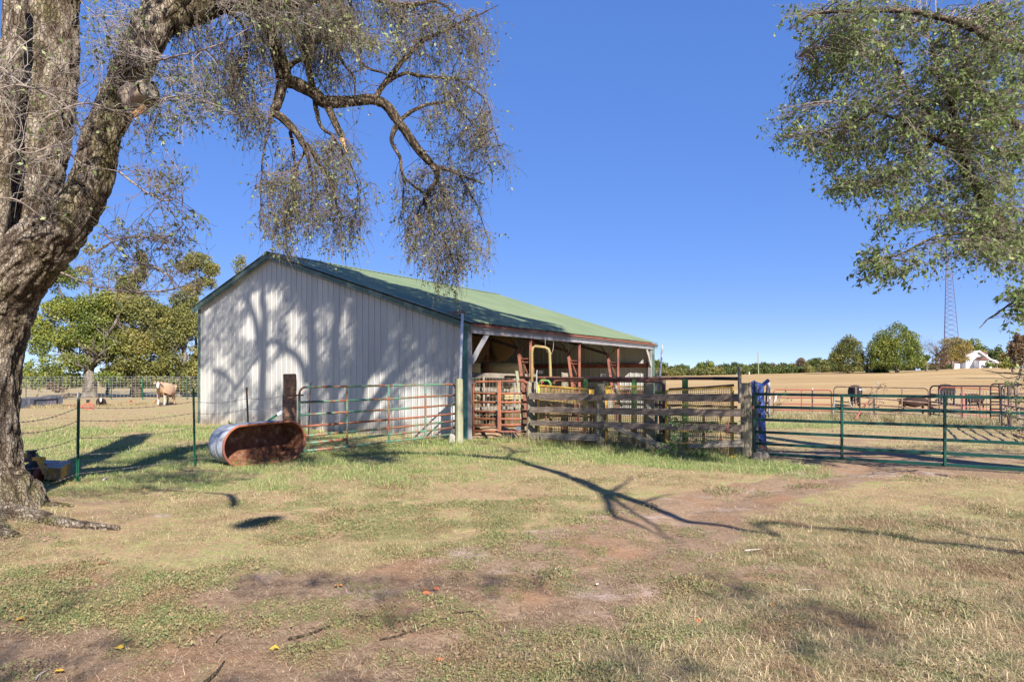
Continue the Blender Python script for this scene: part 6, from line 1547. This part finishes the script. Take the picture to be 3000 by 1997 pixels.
# fence line weeds
def house():
    d = 226; g = onG(2865, 1, d); z0 = g.z
    hs_ = thing('farmhouse', g, 'white farmhouse with brown roofs on the rise at the right', 'house')
    def X(x): return (x - CX) / FPX * d
    def Z(y): return zpx(y, d)
    yb = Z(1078)
    def extr(name, poly, d0, d1, mat):
        n = len(poly); V = [(X(x), d0, Z(y)) for x, y in poly] + [(X(x), d1, Z(y)) for x, y in poly]
        F = [tuple(range(n)), tuple(range(n, 2 * n))[::-1]] + [(i, i + n, (i + 1) % n + n, (i + 1) % n) for i in range(n)]
        return make(name, V, F, mat, hs_)
    extr('wall', [(2830, 1082), (2830, 1042), (2865, 1030), (2898, 1058), (2925, 1066), (2925, 1082)], d, d + 8, 'white_siding')
    extr('wall', [(2803, 1082), (2803, 1062), (2830, 1062), (2830, 1082)], d + 2, d + 8, 'white_siding')
    extr('wall', [(2852, 1081), (2852, 1055), (2878, 1055), (2878, 1081)], d - 3, d, 'white_siding')
    extr('wall', [(2885, 1058), (2885, 1040), (2908, 1040), (2908, 1060)], d + 3, d + 9, 'white_siding')
    extr('roof', [(2827, 1043), (2865, 1026.5), (2900, 1052), (2932, 1060), (2932, 1062), (2899, 1055), (2865, 1030.5), (2828, 1046)], d - .8, d + 8.4, 'white_siding')
    extr('roof', [(2830, 1041), (2840, 1029.5), (2862, 1028), (2850, 1036)], d + .5, d + 8, 'cedar_roof'); extr('roof', [(2872, 1028), (2909, 1028), (2909, 1038.5), (2886, 1038.5)], d + 2.6, d + 9, 'cedar_roof'); extr('roof', [(2886, 1038.5), (2909, 1038.5), (2909, 1040), (2886, 1040)], d + 2.4, d + 9, 'white_siding')
    extr('roof', [(2851, 1055.4), (2863, 1044.5), (2878, 1055.4)], d - 3.4, d, 'cedar_roof'); extr('roof', [(2802, 1062), (2806, 1056), (2831, 1056), (2831, 1062)], d + 1.6, d + 8.4, 'cedar_roof')
    for (x0, x1, y0, y1, dd) in ((2884, 2889, 1058, 1067, d), (2863, 2869, 1031, 1036, d), (2812, 2817, 1065, 1071, d + 2)):
        w = extr('window', [(x0, y1), (x0, y0), (x1, y0), (x1, y1)], dd - .06, dd + .1, 'white_siding')
        extr('pane', [(x0 + .8, y1 - 1), (x0 + .8, y0 + 1), (x1 - .8, y0 + 1), (x1 - .8, y1 - 1)], dd - .09, dd, 'window_glass')
    for x in (2914, 2920, 2926): extr('porch_post', [(x, 1080), (x, 1063), (x + 1.2, 1063), (x + 1.2, 1080)], d - 1.2, d - 1.05, 'white_siding')
    extr('porch_roof', [(2906, 1062), (2906, 1059.5), (2932, 1062.5), (2932, 1064)], d - 1.6, d, 'white_siding')
house()
sh = thing('red_shed', onG(2784, 1, 222), 'small red shed with a rusty roof left of the white house', 'shed')
p = P(2784, 1076, 222); MB().box(p + Vector((0, 2, -.1)), (1.35, 2, .62)).ob('wall', 'red_paint', sh)
mb = MB(); a = [P(2770, 1071, 222) + Vector((0, -.2, 0)), P(2798, 1070, 222) + Vector((0, -.2, 0)), P(2797, 1056, 222) + Vector((0, 2, 0)), P(2773, 1056, 222) + Vector((0, 2, 0))]; b_ = [q + Vector((0, 0, .12)) for q in a]
mb.add(a + b_, [(0, 3, 2, 1), (4, 5, 6, 7), (0, 1, 5, 4), (1, 2, 6, 5), (2, 3, 7, 6), (3, 0, 4, 7)]); mb.ob('roof', 'cedar_roof', sh)
# lattice tower
tw_ = thing('lattice_tower', onG(2787, 1, 262), 'tall steel lattice mast behind the golden tree', 'tower'); d = 262
def tleg(k, y):
    s = (y - 640) / (985 - 640); c_ = P(2784 + (y - 870) * .035, y, d); hw = 19.5 / FPX * d * s
    return c_ + (Vector((-hw, 0, 0)), Vector((hw, 0, 0)), Vector((-hw * .15, hw * 1.5, 0)))[k]
for k in range(3): MB().bar(tleg(k, 1078), tleg(k, 645), .20, .20).ob('leg', 'tower_steel', tw_)
y = 1070; pitch = 15.2
while y > 660:
    y2 = y - pitch * (.45 + .55 * (y - 640) / 345)
    for (a, b) in ((0, 1), (1, 2), (2, 0)):
        MB().bar(tleg(a, y), tleg(b, y2), .10, .10).bar(tleg(b, y), tleg(a, y2), .10, .10).ob('cross_brace', 'tower_steel', tw_)
    y = y2
tag(MB().tube([onG(2222, 1, 190), P(2221, 1031, 190)], [.17, .11], 8).ob('utility_pole', 'wood_treated'), 'wooden utility pole rising above the far tree line', 'utility pole')
tag(MB().tube([onG(2195, 1, 192), P(2195, 1089, 192)], .14, 6).ob('marker_post', 'white_plastic'), 'short white marker post left of the utility pole', 'post')

# ------------------------------------------------------------------ cattle
def animal(name, loc, heading, scale, label, colf, grazing=False, lying=False, calf=False, headturn=0.0):
    """a cow as one continuous skinned body; local +X is forward. colf(p)->(r,g,b)"""
    root = thing(name, loc, label, 'cow' if not calf else 'calf')
    Vs, Es, Rs = [], [], []
    def v(p, r): Vs.append(p); Rs.append(r if hasattr(r, '__len__') else (r, r)); return len(Vs) - 1
    def chain(start, pts):
        pr = start
        for (p, r) in pts: i = v(p, r); Es.append((pr, i)); pr = i
        return pr
    bz = .92 if not lying else .36
    rump = v((-.75, 0, bz + .10), (.20, .22)); hip = v((-.52, 0, bz + .06), (.34, .36)); Es.append((rump, hip))
    belly = v((-.05, 0, bz - .03), (.43, .42)); Es.append((hip, belly)); chest = v((.42, 0, bz + .02), (.29, .36)); Es.append((belly, chest))
    sh_ = v((.66, 0, bz + .06), (.20, .27)); Es.append((chest, sh_))
    ht = headturn
    if grazing:
        e = chain(sh_, [((.92, 0, bz - .18), (.13, .17)), ((1.08, 0, bz - .48), (.10, .12)), ((1.15, 0, bz - .66), (.10, .11)), ((1.22, .0, .12), (.05, .06))])
        hp, hd = Vector((1.13, 0, bz - .56)), Vector((.2, 0, -1)).normalized()
    else:
        hz = bz + .28
        dx, dy = math.cos(ht), math.sin(ht)
        e = chain(sh_, [((.86, .05 * dy, bz + .20), (.13, .18)), ((.98 + .02 * dx, .10 * dy, hz), (.105, .12)), ((1.06 + .10 * dx, .10 * dy + .12 * dy, hz + .0), (.09, .11)), ((1.06 + .36 * dx, .36 * dy + .1 * dy, hz - .22), (.055, .062))])
        hp, hd = Vector((1.0 + .05 * dx, .15 * dy, hz + .06)), Vector((dx, dy, 0))
    if not lying:
        for s in (-1, 1):
            chain(chest, [((.52, s * .17, bz - .22), (.10, .11)), ((.52, s * .17, .42), (.062, .066)), ((.52, s * .17, .30), (.048, .05)), ((.53, s * .17, .06), (.05, .052)), ((.56, s * .17, .02), (.055, .04))])
            chain(hip, [((-.62, s * .19, bz - .16), (.13, .16)), ((-.56, s * .19, .58), (.075, .09)), ((-.76, s * .19, .40), (.05, .058)), ((-.72, s * .19, .08), (.045, .05)), ((-.69, s * .19, .02), (.055, .042))])
    else:
        for s in (-1, 1):
            chain(chest, [((.62, s * .24, .16), (.08, .08)), ((.40, s * .26, .08), (.05, .05))]); chain(hip, [((-.40, s * .34, .20), (.14, .12)), ((-.20, s * .38, .07), (.05, .05))])
    chain(rump, [((-.90, 0, bz + .02), .035), ((-.92, 0, bz - .42), .022), ((-.92, 0, max(.12, bz - .62)), .04)])
    hn = hd.cross(Vector((0, 0, 1))) if abs(hd.z) < .9 else Vector((0, 1, 0)); hn.normalize()
    me = bpy.data.meshes.new('body'); me.from_pydata(Vs, Es, []); o = bpy.data.objects.new('body', me); COL.objects.link(o)
    sk = o.modifiers.new('s', 'SKIN'); sk.use_smooth_shade = True; sb_ = o.modifiers.new('d', 'SUBSURF'); sb_.levels = 2; sb_.render_levels = 2
    for i, r in enumerate(Rs): me.skin_vertices[0].data[i].radius = r
    me.skin_vertices[0].data[0].use_root = True
    dg = bpy.context.evaluated_depsgraph_get(); dg.update(); ev = o.evaluated_get(dg)
    m2 = bpy.data.meshes.new_from_object(ev); bpy.data.objects.remove(o)
    co = np.empty(len(m2.vertices) * 3, np.float32); m2.vertices.foreach_get('co', co); co = co.reshape(-1, 3)
    cc = np.array([colf(*p) for p in co]); a = m2.attributes.new('coat', 'FLOAT_COLOR', 'POINT'); a.data.foreach_set('color', np.hstack([cc, np.ones((len(cc), 1))]).astype(np.float32).ravel())
    m2.materials.clear(); m2.materials.append(M['coat']); ob = bpy.data.objects.new('body', m2); COL.objects.link(ob)
    ob.parent = root; ob.rotation_euler = (0, 0, heading); ob.scale = (scale,) * 3
    rot = Matrix.Rotation(heading, 3, 'Z'); base = Vector(root.location)
    def wpt(p): return base + rot @ (Vector(p) * scale)
    for s in (-1, 1):
        b0 = hp + hn * s * .09 + Vector((0, 0, .02)); b1 = b0 + hn * s * .17 + Vector((0, 0, -.05)) ; w_ = Vector((0, 0, .05))
        pts = [b0 + w_ * .4, b0 + (b1 - b0) * .5 + w_, b1, b0 + (b1 - b0) * .5 - w_, b0 - w_ * .4]; th = hd * .02
        V = [wpt(q + th) for q in pts] + [wpt(q - th) for q in pts]; n = 5
        make('ear', V, [tuple(range(5)), tuple(range(5, 10))[::-1]] + [(i, (i + 1) % 5, (i + 1) % 5 + 5, i + 5) for i in range(5)], 'ear_' + ('dark' if colf(0, 0, .9)[0] < .1 else 'tan'), root)
        if not grazing:
            q = wpt(hp + hd * .10 + hn * s * .085 + Vector((0, 0, .0))); MB().box(q, (.018 * scale,) * 3).ob('eye', 'black_steel', root)
    return root
t = NT('coat'); at = t.n.new("ShaderNodeAttribute"); at.attribute_name = 'coat'; f = t.noise(9, 4)
t.col(t.mix(t.math('MULTIPLY', f, .35), at.outputs['Color'], (.02, .015, .01, 1))); t.bump(t.noise(60, 3), .3, .01); t.set(.8, 0, .2); M['coat'] = t.m
m_plain('ear_tan', (.46, .25, .17)); m_plain('ear_dark', (.03, .022, .02))
def tan(x, y, z):
    if x > 1.0 and z > .8: return (.62, .58, .54)
    if z < .35: return (.62, .55, .48) if x > 0 else (.30, .20, .13)
    return (.50, .335, .215) if not (x > .45 and z < .62) else (.56, .43, .34)
def black(x, y, z): return (.020, .016, .016)
def brown(x, y, z): return (.045, .022, .017) if not (x > .95 and .2 < z < 1.2) else (.09, .035, .025)
def bald(x, y, z): return (.72, .69, .66) if x > .98 else (.05, .03, .025)
# heading: angle of the forward axis in the ground plane (0 = +X, -90 deg = towards the camera)
animal('cow', onG(485, 1, 38.5), R(-86), 1.0, 'tan cow with a white face standing by the fence, looking at the viewer', tan, headturn=R(22))
animal('cow', onG(2505, 1, 36.5), R(-115), .88, 'black cow grazing head down behind the brown corral panel', black, grazing=True)
animal('cow', onG(2772, 1, 36.5), R(-138), .92, 'black cow grazing left of the pink gate behind the wire mesh', black, grazing=True)
animal('calf', onG(2678, 1, 28.5), R(-25), .60, 'dark brown calf grazing close behind the brown corral panel', brown, grazing=True, calf=True)
animal('calf', onG(2852, 1, 33.0), R(-165), .62, 'brown calf standing behind the wire mesh sheet', brown, calf=True)
animal('calf', onG(296, 1, 37.0), R(-60), .62, 'dark calf with a white face lying in the grass near the red implement', bald, lying=True, calf=True)

# ------------------------------------------------------------------ grass, weeds and litter
def blade_patch(n, rad, l0, l1, w, lean, mat, name, kind='grass', tintr=(0, 1), curl=.5):
    "a small patch of bent blades, two faces each"
    a = rng.uniform(0, 2 * np.pi, n); r = rad * np.sqrt(rng.uniform(0, 1, n)); base = np.stack([r * np.cos(a), r * np.sin(a), np.zeros(n) - .004], 1)
    L = rng.uniform(l0, l1, n); az = rng.uniform(0, 2 * np.pi, n); tl = np.clip(rng.normal(lean, .3, n), .02, 1.5)
    dirv = np.stack([np.cos(az) * np.sin(tl), np.sin(az) * np.sin(tl), np.cos(tl)], 1)
    side = np.stack([-np.sin(az), np.cos(az), np.zeros(n)], 1) * (w * rng.uniform(.6, 1.3, n))[:, None]
    mid = base + dirv * (L * .55)[:, None]
    d2 = dirv + np.stack([np.cos(az) * curl, np.sin(az) * curl, -np.ones(n) * curl * .6], 1); d2 /= np.linalg.norm(d2, axis=1, keepdims=True)
    tip = mid + d2 * (L * .5)[:, None]; tip[:, 2] = np.maximum(tip[:, 2], .002); mid[:, 2] = np.maximum(mid[:, 2], .003)
    V = np.stack([base - side * .6, base + side * .6, mid + side * .5, mid - side * .5, tip], 1).reshape(-1, 3)
    i = np.arange(n)[:, None] * 5; F = [tuple(q) for q in np.concatenate([i, i + 1, i + 2, i + 3], 1)] + [tuple(q) for q in np.concatenate([i + 3, i + 2, i + 4], 1)]
    t = np.repeat(rng.uniform(tintr[0], tintr[1], n), 5)
    return V, F, t, mat, name
def leaf_patch(n, rad, h, size, mat, name, tintr=(0, 1), flat=.0):
    a = rng.uniform(0, 2 * np.pi, n); r = rad * np.sqrt(rng.uniform(0, 1, n)); pos = np.stack([r * np.cos(a), r * np.sin(a), rng.uniform(0, 1, n) * h * (1.05 - (r / rad) ** 2) + .003], 1)
    t = rng.uniform(tintr[0], tintr[1], n); V, F, tv = leaves_np(pos, size, .5, t, -.15); V[:, 2] = np.maximum(V[:, 2], .001)
    return V, [tuple(q) for q in F], tv, mat, name

def sprinkle(patch, pts, rot, scl, label, cat):
    """the first patch is the real object at the first point; geometry nodes repeat it over the rest of the points"""
    V, F, t, mat, name = patch
    root = Vector(pts[0])
    src = make(name + '_tuft', np.asarray(V) + np.array(root), F, mat, origin=root, attrs={'tint': t}, kind='stuff'); tag(src, label + ', nearest tuft', cat)
    n = len(pts); me = bpy.data.meshes.new(name); me.vertices.add(n); me.vertices.foreach_set('co', np.asarray(pts, np.float32).ravel())
    a = me.attributes.new('rotz', 'FLOAT', 'POINT'); a.data.foreach_set('value', rot.astype(np.float32)); a = me.attributes.new('siz', 'FLOAT', 'POINT'); a.data.foreach_set('value', scl.astype(np.float32))
    o = bpy.data.objects.new(name, me); COL.objects.link(o); tag(o, label, cat, kind='stuff')
    ng = bpy.data.node_groups.new(name, 'GeometryNodeTree'); ng.interface.new_socket('Geometry', in_out='INPUT', socket_type='NodeSocketGeometry'); ng.interface.new_socket('Geometry', in_out='OUTPUT', socket_type='NodeSocketGeometry')
    N, Lk = ng.nodes, ng.links; gi, go = N.new('NodeGroupInput'), N.new('NodeGroupOutput'); oi = N.new('GeometryNodeObjectInfo'); oi.inputs[0].default_value = src; oi.inputs['As Instance'].default_value = True
    ip = N.new('GeometryNodeInstanceOnPoints'); ar = N.new('GeometryNodeInputNamedAttribute'); ar.data_type = 'FLOAT'; ar.inputs[0].default_value = 'rotz'; asz = N.new('GeometryNodeInputNamedAttribute'); asz.data_type = 'FLOAT'; asz.inputs[0].default_value = 'siz'
    cx = N.new('ShaderNodeCombineXYZ'); Lk.new(ar.outputs[0], cx.inputs[2]); Lk.new(gi.outputs[0], ip.inputs['Points']); Lk.new(oi.outputs['Geometry'], ip.inputs['Instance']); Lk.new(cx.outputs[0], ip.inputs['Rotation']); Lk.new(asz.outputs[0], ip.inputs['Scale']); Lk.new(ip.outputs[0], go.inputs[0])
    o.modifiers.new('scatter', 'NODES').node_group = ng
    return o

def scatter_pts(n, d0, d1, smax=1.05, p=1.0):
    "world points whose spacing grows with distance from the yard's near end"
    u = rng.uniform(0, 1, n); d = (d0 ** -p + u * (d1 ** -p - d0 ** -p)) ** (-1 / p) if p > 0 else rng.uniform(d0, d1, n)
    X = rng.uniform(-smax, smax, n) * (d + .8); return X, d
def inside_barn(X, Y):
    px_, py_ = X - BC.x, Y - BC.y; a = px_ * BU.x + py_ * BU.y; l = px_ * BN.x + py_ * BN.y
    return (a > -.05) & (a < BW + .1) & (l > -.03) & (l < BL)
def field_of(n, d0, d1, weight, p=1.0):
    X, Y = scatter_pts(n, d0, d1, p=p); mk = masks(X, Y); w = weight(X, Y, *mk); k = (rng.uniform(0, 1, n) < w) & ~inside_barn(X, Y); X, Y = X[k], Y[k]
    Z = gheight(X, Y); return np.stack([X, Y, Z], 1), rng.uniform(0, 6.28, len(X)), np.clip(Y / 9.0, .75, 2.6) * np.clip(rng.lognormal(-.08, .32, len(X)), .5, 2.0)
def sorted_near(t):
    P_, r, s_ = t; i = np.argsort(P_[:, 1]); return P_[i], r[i], s_[i]
W_straw = lambda X, Y, b, w, l, f, n1, n2, n3: np.clip(1.0 - b * 1.9 - w * .75, 0, 1) * sstep(.40, .66, n2 + .35 * n3 - .04)
W_right = lambda X, Y, b, w, l, f, n1, n2, n3: np.clip(1 - b * 1.8, 0, 1) * sstep(-.2, 1.4, X - (Y - 3.6) * .25) * sstep(9.5, 6.5, Y) * (.25 + .75 * sstep(.40, .52, .55 * n2 + .45 * n3))
W_weed = lambda X, Y, b, w, l, f, n1, n2, n3: np.clip(w * 1.2, 0, 1)
W_lush = lambda X, Y, b, w, l, f, n1, n2, n3: np.clip(l * 1.1, 0, 1)
W_bare = lambda X, Y, b, w, l, f, n1, n2, n3: np.clip(b, 0, 1) * sstep(.35, .6, n3) + .12
grassA = blade_patch(95, .17, .02, .055, .0022, .95, 'grass_straw', 'dry_grass', curl=.9)
grassA2 = blade_patch(95, .17, .02, .06, .0022, 1.0, 'grass_mixed', 'mixed_grass', curl=.9)
grassB = blade_patch(130, .22, .035, .12, .0025, 1.22, 'grass_straw', 'long_dry_grass', curl=1.0)
grassC = blade_patch(110, .17, .03, .075, .0026, .6, 'grass_lush', 'green_grass', curl=.6)
weedp = leaf_patch(170, .15, .035, .017, 'weed_mat', 'low_weed', (0, 1))
weedp2 = leaf_patch(120, .12, .03, .015, 'weed_mat', 'small_weed', (.1, .9))
litp = blade_patch(60, .20, .02, .085, .0022, 1.5, 'litter', 'straw_litter', curl=.1)
sprinkle(grassA, *sorted_near(field_of(26000, 3.0, 30, W_straw)), 'short dry straw coloured lawn grass', 'grass')
sprinkle(grassA2, *sorted_near(field_of(17000, 3.0, 30, lambda *a: W_straw(*a) * sstep(.45, .58, a[6]))), 'short mixed green and dry lawn grass', 'grass')
sprinkle(grassB, *sorted_near(field_of(22000, 3.0, 9.5, W_right)), 'longer tangled dry grass at the near right', 'grass')
sprinkle(grassC, *sorted_near(field_of(16000, 4.0, 28, W_lush, p=.6)), 'greener grass along the fences', 'grass')
sprinkle(weedp, *sorted_near(field_of(22000, 3.0, 14, W_weed)), 'low creeping green weed mats on the worn lawn', 'weeds')
sprinkle(weedp2, *sorted_near(field_of(7000, 3.0, 11, lambda X, Y, b, w, l, f, n1, n2, n3: sstep(.52, .60, n2) * .9 * np.clip(b + .3, 0, 1))), 'small scattered weeds on the bare earth', 'weeds')
sprinkle(litp, *sorted_near(field_of(15000, 3.0, 13, W_bare)), 'bits of straw and dead grass on the bare earth', 'litter')

# rough growth round the corral and under the fences
tall = blade_patch(60, .22, .14, .38, .006, .35, 'grass_mixed', 'rough_grass', curl=.35)
def strip(pts, n, w):
    out = []
    for _ in range(n):
        i = rng.integers(0, len(pts) - 1); t = rng.uniform(); a, b = np.array(pts[i]), np.array(pts[i + 1]); q = a + (b - a) * t + rng.normal(size=2) * w; out.append((q[0], q[1]))
    X, Y = np.array(out).T; return np.stack([X, Y, gheight(X, Y)], 1), rng.uniform(0, 6.28, n), rng.uniform(.5, 1.2, n)
def gxy(x, d): return ((x - CX) / FPX * d, d)
sprinkle(tall, *sorted_near(strip([gxy(2262, 25.5), gxy(2440, 25.5), gxy(2640, 24), gxy(2740, 23), gxy(2940, 22), gxy(3050, 20)], 900, .55)), 'rough green and dry growth along the corral panels', 'grass')
tall2 = blade_patch(50, .16, .10, .24, .005, .4, 'grass_lush', 'fence_grass', curl=.4)
pp_ = strip([(FP[0][0] * 0 + gxy(1556, 16.4)[0], 16.4), gxy(1758, 14.9), gxy(1904, 14.1), gxy(2185, 13.1)], 260, .16)
sprinkle(tall2, pp_[0], pp_[1], pp_[2] * .8, 'taller green grass standing against the board fence', 'grass')
pp_ = strip([gxy(1560, 16.8), gxy(1760, 15.6), gxy(2150, 14.0)], 260, .35)
sprinkle(blade_patch(50, .18, .15, .38, .005, .4, 'grass_mixed', 'pen_weeds', curl=.3), pp_[0], pp_[1], pp_[2] * .8, 'dry weeds growing between the stored panels', 'weeds')
pp_ = strip([gxy(586, 22.8), gxy(900, 19.8), gxy(1330, 17.0), gxy(1390, 17.3)], 200, .15)
sprinkle(blade_patch(40, .14, .05, .16, .004, .5, 'grass_mixed', 'wall_grass', curl=.5), pp_[0], pp_[1], pp_[2] * .8, 'thin grass along the foot of the barn wall', 'grass')
pp_ = strip([gxy(60, 35), gxy(300, 37), gxy(440, 40)], 300, .8)
sprinkle(blade_patch(50, .25, .10, .26, .008, .4, 'grass_straw', 'pasture_tufts', curl=.3), pp_[0], pp_[1], pp_[2], 'dry tufts round the feed bunk and implements', 'grass')
# root collar litter
pp_ = strip([gxy(20, 7.0), gxy(160, 7.3), gxy(330, 6.9)], 60, .22)
sprinkle(blade_patch(50, .14, .04, .12, .0026, .9, 'grass_straw', 'root_grass', curl=.9), pp_[0], pp_[1], pp_[2] * .8, 'long dry grass tufts round the roots of the big tree', 'grass')

# the bramble climbing through the broken rails
def plant(name, label, cat, stems, leafmat, leaf, per, spread, stemmat='twig', th=.006):
    root = thing(name, Vector((stems[0][0][0], stems[0][0][1], 0)), label, cat); tw, ps = [], []
    for st in stems:
        C = catmull(np.array(st, float), 14)[None]; r = np.linspace(th, th * .3, 14)[None]; tw.append(tubes_np(C, r, 4)); C2, r2 = side_twigs(C, per, spread, droop=.1, rad=.002, tmin=.15); tw.append(tubes_np(C2, r2, 3)); ps.append(leaves_on(C2, 3.0, .2))
    V, F = join_np(tw); make('stems', V, F, stemmat, root); pos = np.concatenate(ps); t = np.clip(rng.normal(.5, .2, len(pos)), 0, 1)
    V, F, tv = leaves_np(pos, leaf, .7, t, .1); make('leaves', V, F, leafmat, root, attrs={'tint': tv}, kind='stuff'); return root
def st(*q): return [tuple(P(x, y, d)) for x, y, d in q]
plant('bramble', 'green leafy bramble climbing through the broken rails of the board fence', 'bramble',
      [st((2000, 1338, 13.6), (1985, 1290, 13.6), (1960, 1250, 13.5), (1955, 1222, 13.4)), st((2010, 1340, 13.6), (2020, 1290, 13.5), (2045, 1262, 13.4), (2070, 1255, 13.4)), st((1980, 1340, 13.6), (1950, 1320, 13.6), (1930, 1330, 13.5)), st((2020, 1340, 13.5), (2050, 1310, 13.4), (2075, 1290, 13.3)),
       st((1990, 1335, 13.5), (1975, 1300, 13.4), (1990, 1262, 13.3), (1975, 1235, 13.3)), st((2005, 1335, 13.6), (2000, 1280, 13.5), (1990, 1240, 13.5), (2000, 1220, 13.5)), st((2030, 1338, 13.5), (2040, 1322, 13.4), (2060, 1322, 13.4)), st((1960, 1338, 13.6), (1965, 1310, 13.5), (1945, 1300, 13.5))], 'leaf_lush', .062, 16, .17)
plant('dry_weed', 'tall dry reddish weed in the brown corral panel', 'weeds', [st((2560, 1222, 23.6), (2556, 1180, 23.6), (2566, 1145, 23.6), (2575, 1135, 23.6)), st((2568, 1222, 23.6), (2578, 1180, 23.6), (2590, 1150, 23.6), (2588, 1138, 23.6)), st((2555, 1222, 23.6), (2545, 1190, 23.6), (2550, 1150, 23.6))], 'leaf_russet', .06, 14, .3, th=.012)
plant('gate_weed', 'dry weeds by the left end of the red gate', 'weeds', [st((2262, 1215, 22), (2270, 1190, 22), (2285, 1165, 22), (2300, 1145, 22)), st((2270, 1216, 22), (2280, 1190, 22), (2300, 1170, 22)), st((2255, 1216, 22), (2250, 1195, 22), (2262, 1170, 22))], 'leaf_olive', .05, 12, .25, th=.008)
plant('edge_shrub', 'leafy green shrub branches hanging at the right edge before the corral', 'shrub',
      [st((3040, 1110, 10), (3000, 1120, 10), (2985, 1160, 10), (2975, 1200, 10)), st((3040, 1150, 10), (3005, 1170, 10), (2985, 1215, 10), (2990, 1250, 10)), st((3040, 1060, 10), (3000, 1075, 10), (2985, 1100, 10)), st((3040, 1200, 10), (3010, 1230, 10), (2990, 1280, 10)), st((3040, 1100, 9.8), (2995, 1112, 9.8), (2960, 1118, 9.8))], 'leaf_elm', .055, 14, .22)
plant('twig_hanging', 'thin leafy twig hanging against the field left of the house', 'twig', [st((2745, 790, 9.4), (2735, 960, 9.3), (2692, 1086, 9.2), (2697, 1105, 9.2))], 'leaf_elm', .03, 3, .08, th=.002) if False else None
# small plants at the barn wall
plant('wall_weed', 'small leafy weed at the foot of the white barn wall', 'weeds', [st((683, 1250, 21.2), (683, 1243, 21.2), (676, 1238, 21.2)), st((690, 1250, 21.1), (694, 1242, 21.1))], 'leaf_lush', .07, 8, .1)

# fallen twigs, sticks, leaves and chips on the lawn
def stick(x0, y0, x1, y1, r, label, mat='bark_branch', bend=.06):
    a, b = G(x0, y0), G(x1, y1); L = (b - a).length; nrm = Vector((-(b - a).y, (b - a).x, 0)).normalized()
    pts = []
    for i in range(9):
        t = i / 8; q = a.lerp(b, t) + nrm * (bend * L * math.sin(t * 4.4 + x0) * .6); q.z = gh(q.x, q.y) + r * 1.1 + .004; pts.append(q)
    V, F = tube(pts, [r * (1 - .65 * i / 8) for i in range(9)], 6)
    return tag(make('stick', V, F, mat, attrs={'cavity': [.45] * len(V)}, smooth=True), label, 'stick')
stick(600, 1995, 662, 1932, .011, 'dark crooked stick at the bottom edge, left of the middle'); stick(845, 1867, 1010, 1822, .009, 'long thin twig lying before the worn patch on the left'); stick(1110, 1866, 1330, 1808, .007, 'long dark root like twig across the near bare earth')
stick(1322, 1798, 1400, 1784, .006, 'short twig at the near end of the wheel track'); stick(2180, 1615, 2232, 1612, .012, 'pale stick on the lawn right of the track', 'twig_pale'); stick(100, 1985, 140, 1955, .008, 'short grey stick at the bottom left corner', 'twig_pale')
stick(635, 1875, 650, 1855, .006, 'little bent twig beside the yellow leaves'); stick(1335, 1905, 1390, 1868, .007, 'thin twig in the dead grass near the bottom middle'); stick(300, 1412, 320, 1402, .02, 'pale grey branch piece lying near the green T post', 'twig_pale'); stick(2335, 1728, 2385, 1726, .006, 'thin white stick in the dry grass at the right', 'twig_pale')
def dot(name, pts, size, mat, label, cat, tint, group):
    for i, (x, y) in enumerate(pts):
        g = G(x, y); g.z = gh(g.x, g.y) + .012; n = 7; rn = random.Random(x * 7 + y)
        V = [g + Vector((0, 0, size * .25))]
        for k in range(n): a = 2 * math.pi * k / n; rr = size * rn.uniform(.55, 1.1); V.append(g + Vector((rr * math.cos(a), rr * math.sin(a), rn.uniform(0, size * .6))))
        o = make(name, V, [(0, k + 1, (k + 1) % n + 1) for k in range(n)], mat, attrs={'tint': [tint if not hasattr(tint, '__len__') else tint[i]] * len(V)})
        tag(o, label[i] if isinstance(label, list) else label, cat, group)
dot('fallen_leaf', [(350, 1897), (175, 1962), (805, 1898), (60, 1812), (992, 1715)], .032, 'fallen', ['yellow leaf by the bare patch at the lower left', 'yellow leaf nearest the bottom left corner', 'yellow leaf right of the crooked stick', 'yellow leaf on the weed mat at the left edge', 'orange leaf at the near edge of the weed mats'], 'leaf', [.1, .15, .1, .2, .4], 'fallen leaves on the lawn')
dot('fallen_leaf', [(1250, 1738), (1278, 1720), (1285, 1917), (1246, 1720), (2050, 1828), (2262, 1780)], .030, 'fallen', ['orange leaf, left one of three lying together', 'brightest orange leaf of the three lying together', 'orange leaf in the dead grass near the bottom middle', 'topmost small orange leaf of three', 'orange leaf in the dry grass at the lower right', 'orange leaf further back in the dry grass at the right'], 'leaf', [.5, .5, .55, .45, .55, .5], 'fallen leaves on the lawn')
dot('pale_stone', [(1447, 1678), (1628, 1666), (1750, 1700)], .018, 'white_siding', ['white chip on the bare earth, left of three', 'white chip on the bare earth beside the track, middle of three', 'white chip in the wheel track, right of three'], 'stone', 0, 'white chips on the track')
dot('pine_cone', [(298, 1655)], .035, 'fallen', 'brown clod lying on the dry grass left of the weed patches', 'clod', .95, None)
